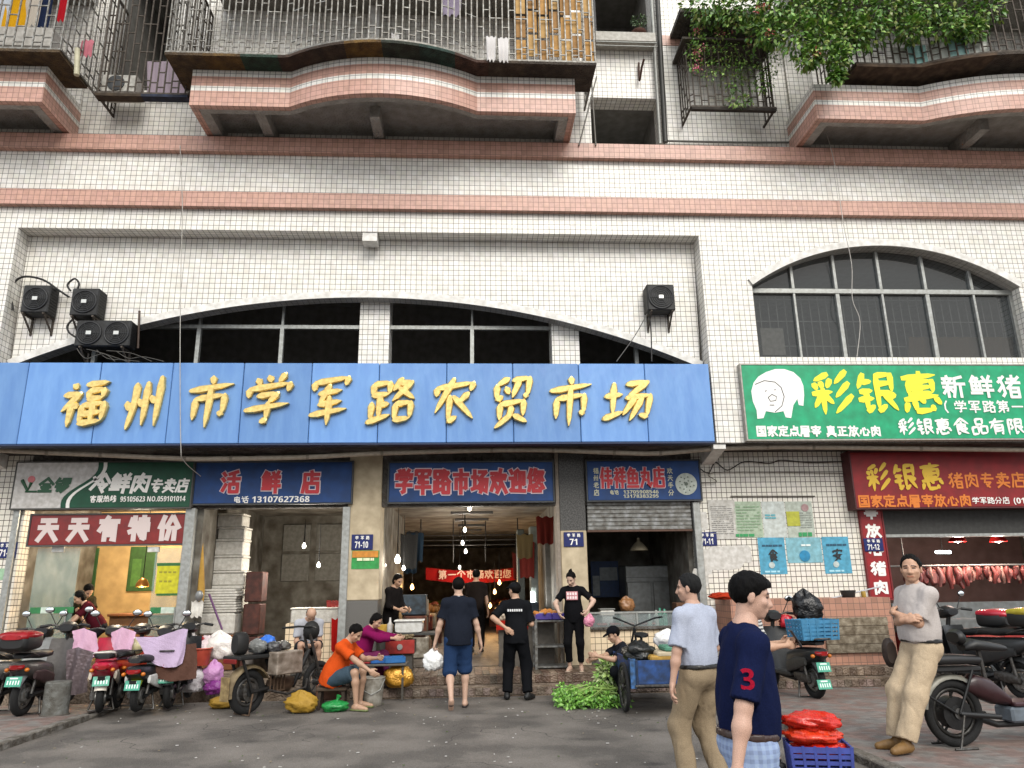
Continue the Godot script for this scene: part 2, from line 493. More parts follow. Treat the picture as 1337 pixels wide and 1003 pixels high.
func build_market() -> void:
	tile = mt("white_tile", Color(0.99, 0.985, 0.975), 0.35, 0.0, "tile", "tile_n", 0.625, 0.5); streaked(tile)
	pink = mt("pink_tile", Color(1, 1, 1), 0.4, 0.0, "pink", "pink_n", 1.25, 0.5); streaked(pink)
	trim = mt("white_trim", Color(0.92, 0.915, 0.90), 0.6, 0.0, "mottle", "", 0.8)
	concrete = mt("concrete", Color(0.42, 0.41, 0.395), 0.9, 0.0, "dirt", "rough", 0.45, 0.6)
	alu = mt("aluminium", Color(0.66, 0.67, 0.66), 0.45, 0.5, "mottle", "", 1.5)
	dark = mt("room_plaster", Color(0.52, 0.51, 0.49), 0.95, 0.0, "mottle", "", 0.6)
	B = wthing("market_building", "white tiled market building with pink bands, balconies and arched windows", "building", V(0, 0, 0))
	# upper face, with the long recess and the arched window left open
	var w := MB.new()
	var poly := func(x0: float, x1: float, y0: float, y1: float) -> void: w.span(V(x0, y0, 0.2), V(x1, y1, ZU))
	poly.call(-14.0, -8.15, 4.0, 9.9); poly.call(-8.15, 4.36, 8.01, 9.9); poly.call(4.36, 5.30, 4.0, 9.9)
	poly.call(5.30, 10.52, 4.0, 5.59); poly.call(10.52, 16.0, 4.0, 9.9)
	var wa := arch_pts(5.30, 10.52, 7.0, 0.83, 28)
	var p := PackedVector2Array([Vector2(10.52, 9.9), Vector2(5.30, 9.9)])
	for q in wa: p.append(q)
	w.extrude(p, 0.2, ZU)
	# back of the recess above its flat arch
	var na := arch_pts(-8.35, 4.55, 5.36, 1.47, 48)
	p = PackedVector2Array([Vector2(4.36, 8.01), Vector2(-8.15, 8.01)])
	for q in na:
		if q.x > -8.15 and q.x < 4.36: p.append(q)
	w.extrude(p, 0.22, ZB)
	part(B, "tiled_wall", w, tile)
	part(B, "arch_trim", arch_band(na.filter(func(q): return q.x > -8.14 and q.x < 4.35), 0.13, 0.23, ZB + 0.035), trim)
	part(B, "arch_trim", arch_band(wa, 0.13, 0.5, ZU + 0.04), trim)
	var st := MB.new(); rbox(st, rect(474, 306, 493, 317, 0.7), 0.5, 0.78); part(B, "drip_block", st, trim)
	# bands
	var bd := MB.new().span(V(-14, 9.57, ZU), V(16, 9.89, ZU + 0.12), 0.006); part(B, "pink_band", bd, pink)
	bd = MB.new().span(V(-14, 8.42, ZU), V(16, 8.73, ZU + 0.12), 0.006); part(B, "pink_band", bd, pink)
	# windows behind the recess
	var pil := MB.new().span(V(-2.06, 4.1, -0.3), V(-1.50, 7.3, 0.19)); part(B, "window_pier", pil, tile)
	pil = MB.new().span(V(1.56, 4.1, -0.3), V(2.08, 7.3, 0.19)); part(B, "window_pier", pil, tile)
	var spans := [[-8.5, -2.06, [-6.9, -5.05, -3.52]], [-1.50, 1.56, [0.05]], [2.08, 4.6, [3.2]]]
	for s in spans:
		var fr := MB.new()
		fr.span(V(s[0], 6.36, -0.02), V(s[1], 6.43, 0.06))
		for x in s[2]: fr.span(V(x - 0.035, 4.1, -0.02), V(x + 0.035, 6.36, 0.065)); fr.span(V(x - 0.02, 6.43, -0.02), V(x + 0.02, 7.3, 0.06))
		part(B, "window_frame", fr, alu)
	var room := MB.new()
	room.quad(V(-14, 4.1, -3.0), V(-14, 8.2, -3.0), V(16, 8.2, -3.0), V(16, 4.1, -3.0))
	room.quad(V(-14, 7.98, -3), V(-14, 7.98, 0.2), V(16, 7.98, 0.2), V(16, 7.98, -3))
	room.quad(V(4.9, 4.1, 0.2), V(4.9, 8.0, 0.2), V(4.9, 8.0, -3), V(4.9, 4.1, -3))
	room.quad(V(-8.5, 4.1, 0.2), V(-8.5, 8.0, 0.2), V(-8.5, 8.0, -3), V(-8.5, 4.1, -3))
	room.quad(V(10.9, 4.1, 0.2), V(10.9, 8.0, 0.2), V(10.9, 8.0, -3), V(10.9, 4.1, -3))
	part(B, "inner_wall", room, dark)
	build_arched_window()
	# upper storey wall, set back behind the band
	w = MB.new()
	var z1 := 0.6
	var op1 := rect(772, 128, 862, 200, z1); var op2 := rect(781, -60, 852, 48, z1); var op3 := rect(150, -60, 232, 118, z1)
	w.span(V(-14, 9.7, 0.2), V(op3.position.x, 15, z1)); w.span(V(op3.position.x, 9.7, 0.2), V(op3.end.x, op3.position.y, z1))
	w.span(V(op3.end.x, 9.7, 0.2), V(op1.position.x, 15, z1)); w.span(V(op1.end.x, 9.7, 0.2), V(16, 15, z1))
	w.span(V(op1.position.x, op1.end.y, 0.2), V(op1.end.x, op2.position.y, z1))
	part(B, "tiled_wall", w, tile)
	for o in [op1, op2, op3]:
		var bk := MB.new()
		bk.quad(V(o.position.x - 0.3, o.position.y - 0.3, -1.6), V(o.position.x - 0.3, o.end.y + 0.5, -1.6), V(o.end.x + 0.3, o.end.y + 0.5, -1.6), V(o.end.x + 0.3, o.position.y - 0.3, -1.6))
		for x in [o.position.x - 0.01, o.end.x + 0.01]: bk.quad(V(x, o.position.y - 0.3, -1.6), V(x, o.end.y + 0.5, -1.6), V(x, o.end.y + 0.5, 0.3), V(x, o.position.y - 0.3, 0.3))
		bk.quad(V(o.position.x - 0.3, o.end.y + 0.01, -1.6), V(o.position.x - 0.3, o.end.y + 0.01, 0.3), V(o.end.x + 0.3, o.end.y + 0.01, 0.3), V(o.end.x + 0.3, o.end.y + 0.01, -1.6))
		part(B, "inner_wall", bk, dark)
	var ps := MB.new(); rbox(ps, rect(861, 47, 905, 60, z1), z1 - 0.05, z1 + 0.012); part(B, "pink_stripe", ps, pink)
	build_ground_floor()

func build_arched_window() -> void:
	var wa := arch_pts(5.30, 10.52, 7.0, 0.83, 28)
	var fr := MB.new()
	fr.span(V(5.30, 6.93, 0.5), V(10.52, 7.03, 0.6), 0.008)
	fr.span(V(5.30, 5.59, 0.5), V(5.35, 6.93, 0.59)); fr.span(V(10.46, 5.59, 0.5), V(10.52, 6.93, 0.59)); fr.span(V(5.35, 5.59, 0.5), V(10.46, 5.63, 0.585))
	var f := part(B, "arched_window_frame", fr, alu)
	var topy := func(x: float) -> float:
		for i in wa.size() - 1:
			if wa[i].x <= x and x <= wa[i + 1].x: return lerpf(wa[i].y, wa[i + 1].y, (x - wa[i].x) / (wa[i + 1].x - wa[i].x))
		return 7.0
	var xs := []
	for q in [[1040, 0.045], [1097, 0.075], [1156, 0.045], [1215, 0.08], [1276, 0.045]]:
		var x := W(q[0], 420, 0.55).x; xs.append(x)
		var m := MB.new().span(V(x - q[1] / 2, 5.63, 0.5), V(x + q[1] / 2, 6.93, 0.595), 0.006); part(f, "mullion", m, alu)
		m = MB.new().span(V(x - 0.03, 7.03, 0.5), V(x + 0.03, topy.call(x), 0.59), 0.006); part(f, "mullion", m, alu)
	var gm := glass("window_pane", Color(0.20, 0.22, 0.23), 0.62, 0.02); gm.metallic_specular = 1.0
	var prev := 5.30
	for x in xs + [10.52]:
		var g := MB.new(); g.quad(V(prev, 6.93, 0.53), V(x, 6.93, 0.53), V(x, 5.6, 0.53), V(prev, 5.6, 0.53)); part(f, "pane", g, gm)
		g = MB.new()
		for i in 8:
			var a: float = lerpf(prev, x, i / 8.0); var b: float = lerpf(prev, x, (i + 1) / 8.0)
			g.quad(V(a, topy.call(a) + 0.02, 0.53), V(b, topy.call(b) + 0.02, 0.53), V(b, 7.03, 0.53), V(a, 7.03, 0.53))
		part(f, "pane", g, gm)
		prev = x
	# grille and things stored behind the glass
	var gr := MB.new()
	var x := 5.42
	while x < 10.45:
		gr.bar(V(x, 5.6, 0.36), V(x, 6.95, 0.36), 0.014); x += 0.165
	for y in [5.95, 6.45, 6.9]: gr.bar(V(5.32, y, 0.345), V(10.5, y, 0.345), 0.016)
	part(B, "inner_grille", gr, paint("8f9390", 0.5, 0.3))
	var c := MB.new()
	var rows := []
	for j in 2:
		var row := []
		for i in 50:
			var q := W(1187 + i * 3.0, [440, 470][j], 0.44)
			row.append(V(q.x, q.y, 0.43 + 0.025 * sin(i * 1.3)))
		rows.append(row)
	c.grid(rows); solo("patterned_cloth", "brown and gold patterned cloth hung low behind the arched window", "cloth", c, mt("brocade", Color(0.62, 0.50, 0.34), 0.85, 0.0, "speck", "cloth", 2.2))
	c = MB.new(); rbox(c, rect(995, 428, 1025, 463, 0.44), 0.40, 0.42)
	solo("picture_board", "framed papers leaning inside the corner of the arched window", "board", c, paint("9a9890", 0.6))

func build_ground_floor() -> void:
	var fl := mt("step_tile", Color(0.62, 0.50, 0.45), 0.6, 0.0, "redtile", "redtile_n", 1.0, 0.6)
	fl.albedo_color = Color(0.78, 0.72, 0.66)
	var old := mt("old_tile", Color(0.96, 0.955, 0.94), 0.5, 0.0, "oldtile", "oldtile_n", 0.66, 0.6)
	var worn := mt("worn_step", Color(0.56, 0.50, 0.44), 0.85, 0.0, "dirt", "rough", 0.6, 0.7)
	var slab := MB.new().span(V(-2.6, -0.1, -20), V(16, 0.28, 1.08)); var sl := part(B, "floor_slab", slab, worn)
	part(B, "floor_slab", MB.new().span(V(-14, -0.1, -20), V(-2.6, 0.28, 0.72), 0.01), worn)
	var lowstep := MB.new().span(V(-2.6, -0.1, 1.08), V(9, 0.14, 1.34), 0.01); part(B, "step", lowstep, worn)
	# tread and riser tiles of the steps, each laid by itself
	var rng := RandomNumberGenerator.new(); rng.seed = 77
	var tm := []
	for k in 5:
		var cc := Color(0.52, 0.40, 0.34).lerp(Color(0.50, 0.46, 0.40), rng.randf()) * (0.85 + 0.3 * rng.randf())
		tm.append(mt("tread%d" % k, cc, 0.55, 0.0, "dirt", "rough", 0.8, 0.5))
	var tread := []; var riser := []; var low := []
	for k in 5:
		tread.append(MB.new().box(Vector3.ZERO, V(0.112, 0.012, 0.56), 0.003).mesh(tm[k]))
		riser.append(MB.new().box(Vector3.ZERO, V(0.112, 0.118, 0.012), 0.004).mesh(tm[k]))
		low.append(MB.new().box(Vector3.ZERO, V(0.112, 0.105, 0.012), 0.004).mesh(mt("riser%d" % k, Color(0.52 + 0.06 * rng.randf(), 0.50, 0.44 + 0.04 * rng.randf()), 0.7, 0.0, "dirt", "rough", 0.8, 0.5)))
	for i in 78:
		var x := -2.45 + i * 0.118
		if x < 4.2:
			for r in 2: inst(sl, "tread_tile", tread[rng.randi() % 5], Transform3D(Basis(Vector3.UP, 0.004 * rng.randf()), V(x, 0.284 + 0.002 * rng.randf(), 0.79 - r * 0.575)))
		inst(sl, "riser_tile", riser[rng.randi() % 5], Transform3D(Basis(), V(x, 0.21, 1.084 + 0.003 * rng.randf())))
		if rng.randf() > 0.06: inst(sl, "riser_tile", low[rng.randi() % 5], Transform3D(Basis(), V(x, 0.07, 1.344 + 0.003 * rng.randf())))
	# soffit and ceiling, front lintels
	part(B, "soffit", MB.new().span(V(-14, 3.985, -20), V(16, 4.1, ZU - 0.002)), concrete)
	part(B, "ceiling", MB.new().span(V(-14, 3.25, -20), V(16, 3.45, -0.26)), mt("ceiling", Color(0.55, 0.53, 0.49), 0.9, 0.0, "dirt", "", 0.3))
	var lin := MB.new().span(V(-8.1, 3.02, -0.25), V(4.3, 3.98, -0.02)); part(B, "lintel", lin, concrete)
	part(B, "lintel", MB.new().span(V(7.2, 2.9, -0.25), V(16, 3.98, -0.02)), concrete)
	# tiled walls at street level
	var tw := MB.new()
	tw.span(V(-14, 0.28, -0.3), V(-7.72, 3.98, 0.0)); part(B, "street_wall", tw, old)
	part(B, "street_wall", MB.new().span(V(4.12, 0.28, -0.3), V(7.42, 3.98, 0.0)), old)
	# haunched beam ends under the overhang
	for x in [-8.25, 4.42]:
		var h := MB.new()
		h.xf = Transform3D(Basis(Vector3.BACK, Vector3.UP, Vector3.LEFT), V(x + 0.1, 0, 0))
		h.extrude(PackedVector2Array([Vector2(-0.05, 3.985), Vector2(ZU - 0.02, 3.985), Vector2(ZU - 0.02, 3.9), Vector2(-0.05, 3.72)]), 0.0, 0.22); part(B, "beam_end", h, trim)
	# pillars
	var cream := mt("cream_paint", Color(0.76, 0.70, 0.59), 0.8, 0.0, "mottle", "soft", 0.5, 0.3)
	var granite := mt("grey_granite", Color(0.44, 0.43, 0.41), 0.4, 0.0, "fine", "", 2.2)
	granite.albedo_texture = noise_tex(0.06, Color(0.55, 0.55, 0.55), Color(1.1, 1.1, 1.1), 41, FastNoiseLite.TYPE_SIMPLEX, 512, 5)
	var stone := mt("dark_granite", Color(0.33, 0.325, 0.315), 0.5, 0.0, "", "", 1.1)
	stone.albedo_texture = noise_tex(0.045, Color(0.45, 0.44, 0.43), Color(1.1, 1.1, 1.1), 42, FastNoiseLite.TYPE_SIMPLEX, 512, 6)
	var r1 := rect(457, 600, 500, 784, 0.0)
	part(B, "pillar", MB.new().span(V(-2.16, r1.position.y, -0.5), V(-1.57, 3.97, 0.02), 0.012), cream)
	part(B, "pillar_base", MB.new().span(V(-2.15, 0.28, -0.48), V(-1.58, r1.position.y, 0.015), 0.008), granite)
	var r2 := rect(728, 600, 768, 693, 0.0)
	part(B, "pillar", MB.new().span(V(1.63, 0.28, -0.5), V(2.1, r2.position.y, 0.02), 0.012), cream)
	part(B, "pillar_top", MB.new().span(V(1.63, r2.position.y, -0.48), V(2.1, 3.97, 0.015), 0.006), stone)
	part(B, "corner_strip", MB.new().span(V(1.56, 0.28, -0.3), V(1.625, 3.97, 0.04), 0.006), paint("8d8276", 0.7))
	# inner partition walls and back walls
	var part_wall := mt("grey_plaster", Color(0.50, 0.49, 0.46), 0.9, 0.0, "dirt", "soft", 0.4, 0.4)
	for q in [[-7.95, -7.75, -4.2, -0.3], [-4.86, -4.70, -4.2, -0.1], [4.02, 4.12, -3.4, -0.3], [7.3, 7.42, -3.4, -0.3], [12.6, 12.8, -3.4, 0.0], [-1.86, -1.62, -5.5, -0.5], [1.70, 2.0, -5.5, -0.5], [-4.7, -1.86, -4.3, -4.1], [2.0, 4.02, -3.5, -3.3]]:
		part(B, "partition_wall", MB.new().span(V(q[0], 0.28, q[2]), V(q[1], 3.25, q[3])), part_wall)
	part(B, "hall_floor", MB.new().span(V(-1.6, 0.281, -20), V(1.68, 0.295, -0.15)), mt("wet_floor", Color(0.40, 0.37, 0.345), 0.6, 0.0, "dirt", "rough", 0.6, 0.4))
	part(B, "back_wall", MB.new().span(V(-7.75, 0.28, -3.0), V(-4.86, 3.25, -2.8)), mt("tan_wall", Color(0.78, 0.66, 0.45), 0.75, 0.0, "mottle", "", 0.4))
	part(B, "back_wall", MB.new().span(V(7.42, 0.28, -3.4), V(12.6, 3.25, -3.2)), mt("red_dark_wall", Color(0.50, 0.40, 0.38), 0.7, 0.0, "mottle", "", 0.4))
	var hall := MB.new()
	hall.span(V(-6, 0.28, -20.2), V(6, 3.25, -20)); hall.span(V(-6.2, 0.28, -20), V(-6, 3.25, -4.3)); hall.span(V(6, 0.28, -20), V(6.2, 3.25, -3.5))
	hall.span(V(-6, 0.28, -5.6), V(-1.86, 3.25, -5.5)); hall.span(V(2.0, 0.28, -5.6), V(6, 3.25, -5.5))
	part(B, "hall_wall", hall, mt("hall_plaster", Color(0.58, 0.54, 0.48), 0.9, 0.0, "dirt", "", 0.4))
	# steel posts and shutter guides at the shopfronts
	for q in [[239, 252, 700], [446, 456, 700], [903, 912, 640]]:
		var a := W(q[0], q[2], 0.05).x; var b := W(q[1], q[2], 0.05).x
		part(B, "shopfront_post", MB.new().span(V(a, 0.28, -0.1), V(b, 3.02 if q[0] < 900 else 3.05, 0.06), 0.008), alu)
	# roller shutter of the fish shop, slat by slat
	var slat := MB.new().box(Vector3.ZERO, V(1.92, 0.072, 0.03), 0.012).mesh(mt("shutter", Color(0.60, 0.61, 0.61), 0.45, 0.3, "dirt", "", 1.2))
	for i in 9: inst(B, "shutter_slat", slat, Transform3D(Basis(), V(3.09, 2.60 + i * 0.073, -0.03)))
	part(B, "shutter_bar", MB.new().span(V(2.12, 2.53, -0.06), V(4.05, 2.565, 0.0), 0.006), paint("5d4438", 0.8))
	# red tiled low wall and wooden board beside the pork shop
	var red := mt("red_wall_tile", Color(0.90, 0.89, 0.87), 0.6, 0.0, "redtile", "redtile_n", 1.2, 0.6)
	var rr := rect(900, 782, 1168, 868, 0.8)
	part(B, "red_tiled_wall", MB.new().span(V(4.35, 0.28, 0.0), V(rr.end.x, rr.end.y, 0.8)), red)
	# low tiled wall under the fish counter
	var fc := rect(772, 822, 905, 868, -0.0)
	part(B, "counter_front", MB.new().span(V(2.1, 0.28, -0.45), V(4.02, fc.end.y, -0.04)), mt("cream_tile", Color(0.90, 0.82, 0.70), 0.5, 0.0, "tile", "tile_n", 0.6, 0.4))
	part(B, "counter_plinth", MB.new().span(V(2.1, 0.285, -0.04), V(4.02, 0.40, 0.0)), concrete)
	part(B, "counter_slab", MB.new().span(V(2.1, fc.end.y, -0.5), V(4.02, fc.end.y + 0.05, 0.02), 0.01), concrete)
	part(B, "counter_front", MB.new().span(V(-3.3, 0.28, -1.2), V(-2.17, 1.02, -0.75)), mt("cream_tile", Color.WHITE))
	# shop window wall of the first shop: plinth
	part(B, "shop_sill", MB.new().span(V(-7.7, 0.28, -0.2), V(-4.9, 0.42, 0.02)), concrete)
# ---------------------------------------------------------------- balconies and their steel cages
const BY := 9.93     # underside of the balconies
func plan_bulge(x0: float, xa: float, xb: float, x1: float, z: float, out: float) -> Array:   # straight, bowed, straight: points in x, z
	var r := [Vector2(x0, z), Vector2(xa, z)]
	for q in arch_pts(xa, xb, 0.0, out, 14).slice(1, 14): r.append(Vector2(q.x, z + q.y))
	r.append(Vector2(xb, z)); r.append(Vector2(x1, z))
	return r
func strip(plan: Array, y0: float, y1: float, inset := 0.0) -> MB:    # upright band that follows a plan line, 10 cm thick
	var mb := MB.new(); var rows := []
	for q in plan: rows.append([V(q.x, y1, q.y - inset), V(q.x, y0, q.y - inset), V(q.x, y0, q.y - 0.12), V(q.x, y1, q.y - 0.12)])
	mb.grid(rows, true, false, true)
	return mb
func plate(plan: Array, y0: float, y1: float, zback: float) -> MB:    # level slab under a plan line
	var p := PackedVector2Array()
	for q in plan: p.append(Vector2(q.x, -q.y))
	p.append(Vector2(plan[-1].x, -zback)); p.append(Vector2(plan[0].x, -zback))
	var mb := MB.new(); mb.xf = Transform3D(Basis(V(1, 0, 0), V(0, 0, -1), V(0, 1, 0)), Vector3.ZERO)
	return mb.extrude(p, y0, y1)
func balcony(plan: Array, beams: Array, left_end: bool, right_end: bool) -> void:
	var bal := part(B, "balcony", plate(plan.map(func(q): return Vector2(clampf(q.x, plan[0].x + (0.125 if left_end else 0.0), plan[-1].x - (0.125 if right_end else 0.0)), q.y - 0.13)), BY + 0.24, BY + 0.42, 0.55), mt("balcony_soffit", Color(0.62, 0.61, 0.59), 0.9, 0.0, "mottle", "rough", 0.5))
	var ys := [[0.0, 0.30, pink], [0.30, 0.40, tile], [0.40, 0.60, pink], [0.60, 0.74, tile]]
	for s in ys: part(bal, "tile_stripe", strip(plan, BY + s[0], BY + s[1]), s[2])
	for e in [[left_end, plan[0].x, 1.0], [right_end, plan[-1].x, -1.0]]:
		if e[0]:
			for s in ys: part(bal, "tile_stripe", MB.new().span(V(e[1], BY + s[0], 0.6), V(e[1] + e[2] * 0.12, BY + s[1], plan[0].y - 0.125)), s[2])
	part(bal, "upper_slab", plate(plan, BY + 3.05, BY + 3.4, 0.55), mt("balcony_soffit", Color.WHITE))      # floor of the storey above, out of the frame
	part(bal, "edge_beam", strip(plan.map(func(q): return Vector2(clampf(q.x, plan[0].x + (0.13 if left_end else 0.0), plan[-1].x - (0.13 if right_end else 0.0)), q.y - 0.125)), BY + 0.003, BY + 0.3), trim_grey())
	for x in beams: part(bal, "beam", MB.new().span(V(x - 0.09, BY + 0.004, 0.6), V(x + 0.09, BY + 0.25, plan[0].y - 0.24)), trim_grey())
func trim_grey() -> StandardMaterial3D: return mt("grey_render", Color(0.66, 0.65, 0.63), 0.9, 0.0, "mottle", "rough", 0.4, 0.4)

func plan_at(plan: Array, s: float) -> Vector3:      # point at running length s of a plan line
	for i in plan.size() - 1:
		var l: float = plan[i].distance_to(plan[i + 1])
		if s <= l or i == plan.size() - 2:
			var q: Vector2 = plan[i].lerp(plan[i + 1], clampf(s / l, 0.0, 1.0)); return V(q.x, 0, q.y)
		s -= l
	return Vector3.ZERO
func plan_len(plan: Array) -> float:
	var l := 0.0
	for i in plan.size() - 1: l += plan[i].distance_to(plan[i + 1])
	return l
func cage(label: String, plan: Array, y0: float, y1: float, step: float, mat: Material, side_back := 0.0, floor_mats: Array = []) -> Node3D:
	var t := wthing("security_cage", label, "security cage", V(plan[0].x, y0, plan[0].y))
	var full := plan.duplicate()
	if side_back > 0.0:
		full.push_front(Vector2(plan[0].x, side_back)); full.append(Vector2(plan[-1].x, side_back))
	var L := plan_len(full); var n := int(L / step)
	var bm := MB.new().box(V(0, (y1 - y0) / 2, 0), V(0.022, y1 - y0, 0.022)).mesh(mat)
	var link := MB.new()
	for i in n + 1:
		var p := plan_at(full, i * step)
		inst(t, "bar", bm, Transform3D(Basis(), p + V(0, y0, 0)))
		if i < n:
			var q := plan_at(full, (i + 1) * step)
			var ph: float = [0.0, 0.42, 0.18, 0.62][i % 4]
			var y := y0 + 0.16 + (0.10 if i % 2 else 0.0)
			link.bar(V(p.x, y, p.z), V(q.x, y, q.z), 0.018)
			y = y0 + 0.3 + ph
			while y < y1:
				link.bar(V(p.x, y, p.z), V(q.x, y, q.z), 0.018); y += 0.62
	var lk := part(t, "crossbar", link, mat); lk.set_meta("kind", "stuff")
	for y in [y0 + 0.02, y1 - 0.02]:
		var rl := MB.new()
		for i in full.size() - 1: rl.bar(V(full[i].x, y, full[i].y), V(full[i + 1].x, y, full[i + 1].y), 0.035)
		part(t, "rail", rl, mat)
	# ledge the cage stands on, pieced from odd boards
	if floor_mats.size():
		var m := floor_mats.size(); var l := plan_len(plan)
		for k in m:
			var sub := []
			for j in 7: 
				var p := plan_at(plan, l * (k + j / 6.0) / m); sub.append(Vector2(p.x, p.z))
			part(t, "ledge_board", plate(sub.map(func(q): return Vector2(q.x, q.y + 0.03)), y0 - 0.06, y0 - 0.005, maxf(side_back, 1.2) + 0.02 * k), floor_mats[k])
	return t

func build_balconies() -> void:
	var steel := mt("cage_steel", Color(0.60, 0.60, 0.585), 0.5, 0.35, "dirt", "", 2.0)
	var rust := mt("rusty_steel", Color(0.40, 0.37, 0.34), 0.8, 0.2, "dirt", "", 2.5)
	var Zb := 1.8
	var X := func(px: float, py: float) -> float: return W(px, py, Zb).x
	# middle balcony
	var mid := plan_bulge(X.call(246.6, 137), X.call(377, 139), X.call(623, 145), X.call(752, 147), Zb, 0.45)
	balcony(mid, [mid[0].x + 0.2, X.call(332, 165), X.call(486, 165), mid[-1].x - 0.2], true, true)
	var left := [Vector2(-12.5, Zb), Vector2(X.call(55, 130), Zb)]
	balcony(left, [left[1].x - 0.2, left[1].x - 2.2], false, true)
	var rgt := plan_bulge(X.call(1067, 154), X.call(1206, 155), X.call(1470, 155), X.call(1600, 155), Zb, 0.45)
	balcony(rgt, [rgt[0].x + 0.2, X.call(1300, 170), X.call(1420, 170)], true, true)
	# cages
	var zc := 2.15
	var a := W(216, 69, zc); var b := W(778, 83, zc)
	var yb := (a.y + b.y) / 2
	var mc := plan_bulge(a.x, W(376, 71, zc).x, W(622, 79, zc).x, b.x, zc, 0.45)
	var cols := ["5e4a2c", "6d5324", "2c4a3a", "4a3628", "4a3a2c", "7a5c24", "3b4438", "2e4a42", "5a4034", "54483a", "4a4036", "4c4238"]
	var fm := cols.map(func(h): return mt("ledge_" + h, Color(h), 0.85, 0.0, "dirt", "rough", 0.8))
	cage("long bowed steel cage on the middle balcony, part screened with yellow sheets", mc, yb, yb + 2.6, 0.115, steel, 0.75, fm)
	var lc := [Vector2(-12.0, zc), Vector2(W(79, 66, zc).x, zc)]
	var yl := W(40, 65, zc).y
	cage("steel cage hung with bright washing beside the drain pipe", [lc[0], lc[1]], yl, yl + 2.6, 0.16, steel, 0.8, [mt("ledge_5e4a2c", Color("4a4238"), 0.85, 0.0, "dirt")])
	# small window cage between the two balconies, with an air conditioner in it
	var zs := 1.35
	var s0 := W(124, 122, zs); var s1 := W(246, 123, zs)
	cage("small grey cage with arched bars around a boxed air conditioner", [Vector2(s0.x, zs), Vector2(s1.x, zs)], s0.y, s0.y + 2.4, 0.13, rust, 0.62, [mt("ledge_4a4238", Color("4a3c2a"), 0.85, 0.0, "dirt"), mt("ledge_2a3550", Color("2a3550"), 0.85, 0.0, "dirt")])
	# window cage overgrown with flowers, and the cage along the right balcony
	var zw := 1.25
	var w0 := W(903, 140, zw); var w1 := W(1013, 141, zw)
	cage("dark window cage overgrown with pink flowering creeper", [Vector2(w0.x, zw), Vector2(w1.x, zw)], w0.y, w0.y + 1.45, 0.14, rust, 0.62, [mt("ledge_3a342e", Color("3a342e"), 0.9, 0.0, "dirt")])
	var lid := MB.new().span(V(w0.x - 0.1, w0.y + 1.47, 0.62), V(w1.x + 0.1, w0.y + 1.52, zw + 0.12)); solo("cage_roof", "thin dark sheet roof over the flowering window cage", "roof", lid, paint("4b453e", 0.9))
	lid = MB.new().span(V(w0.x - 0.1, w0.y + 2.1, 0.62), V(w1.x + 0.4, w0.y + 2.2, zw + 0.12)); solo("window_canopy", "concrete window canopy above the flowering cage", "canopy", lid, concrete)
	var c0 := W(1117, 84, zc)
	var rc := plan_bulge(c0.x, W(1200, 88, zc).x, W(1450, 88, zc).x, W(1600, 80, zc).x, zc, 0.45)
	var rl := cage("rusty steel cage along the leafy right balcony", rc, c0.y, c0.y + 2.4, 0.14, rust, 0.8, [mt("ledge_5b4a3a", Color("5b4a3a"), 0.9, 0.0, "dirt"), mt("ledge_4c4238", Color("4c4238"), 0.9, 0.0, "dirt"), mt("ledge_665544", Color("665544"), 0.9, 0.0, "dirt")])
	for k in 5:
		var p := plan_at(rc, 0.75 + k * 0.34); var q := plan_at(rc, 1.07 + k * 0.34)
		var sh := MB.new(); sh.quad(V(p.x, c0.y + 0.42 + 0.05 * (k % 2), p.z - 0.05), V(q.x, c0.y + 0.44, q.z - 0.05), V(q.x, c0.y + 0.02, q.z - 0.05), V(p.x, c0.y + 0.02, p.z - 0.05))
		part(rl, "screen_sheet", sh, paint(["c9cdc6", "7fb0ac", "c2c6be", "8fb9b6", "bcc0b8"][k], 0.6))
	# yellow sheets wired inside the cage
	var ym := [mt("ply0", Color("c08f45"), 0.7, 0.0, "mottle", "", 0.9), mt("ply1", Color("a87a3a"), 0.7, 0.0, "mottle", "", 0.9), mt("ply2", Color("caa05c"), 0.7, 0.0, "mottle", "", 0.9)]
	var xs := W(673, 60, zc - 0.05).x
	var sheet := wthing("yellow_screen", "yellow plywood strips wired inside the end of the bowed cage", "screen", V(xs, yb, zc - 0.06))
	for k in 7:
		var wd := (b.x - xs) / 7
		for r in 5: part(sheet, "strip", MB.new().box(V(xs + wd * (k + 0.5), yb + 0.28 + r * 0.52 + 0.12 * (k % 2), zc - 0.06), V(wd - 0.03, 0.47, 0.012), 0.003), ym[(k * 2 + r) % 3])
	# rooms behind the cages: balcony door walls with dark glass
	var dw := MB.new(); dw.span(V(mid[0].x - 0.05, BY + 0.75, 0.62), V(mid[-1].x, 14.5, 0.66)); part(B, "balcony_back_wall", dw, tile)
	for q in [[-12.5, left[1].x], [rgt[0].x + 0.1, rgt[-1].x]]: part(B, "balcony_back_wall", MB.new().span(V(q[0], BY + 0.75, 0.62), V(q[1], 14.5, 0.66)), tile)
	var door := MB.new().span(V(W(482, 30, 0.7).x, BY + 0.8, 0.66), V(W(497, 30, 0.7).x, 14.0, 0.9)); part(B, "balcony_column", door, trim)
	build_washing(zc, yb, yl)

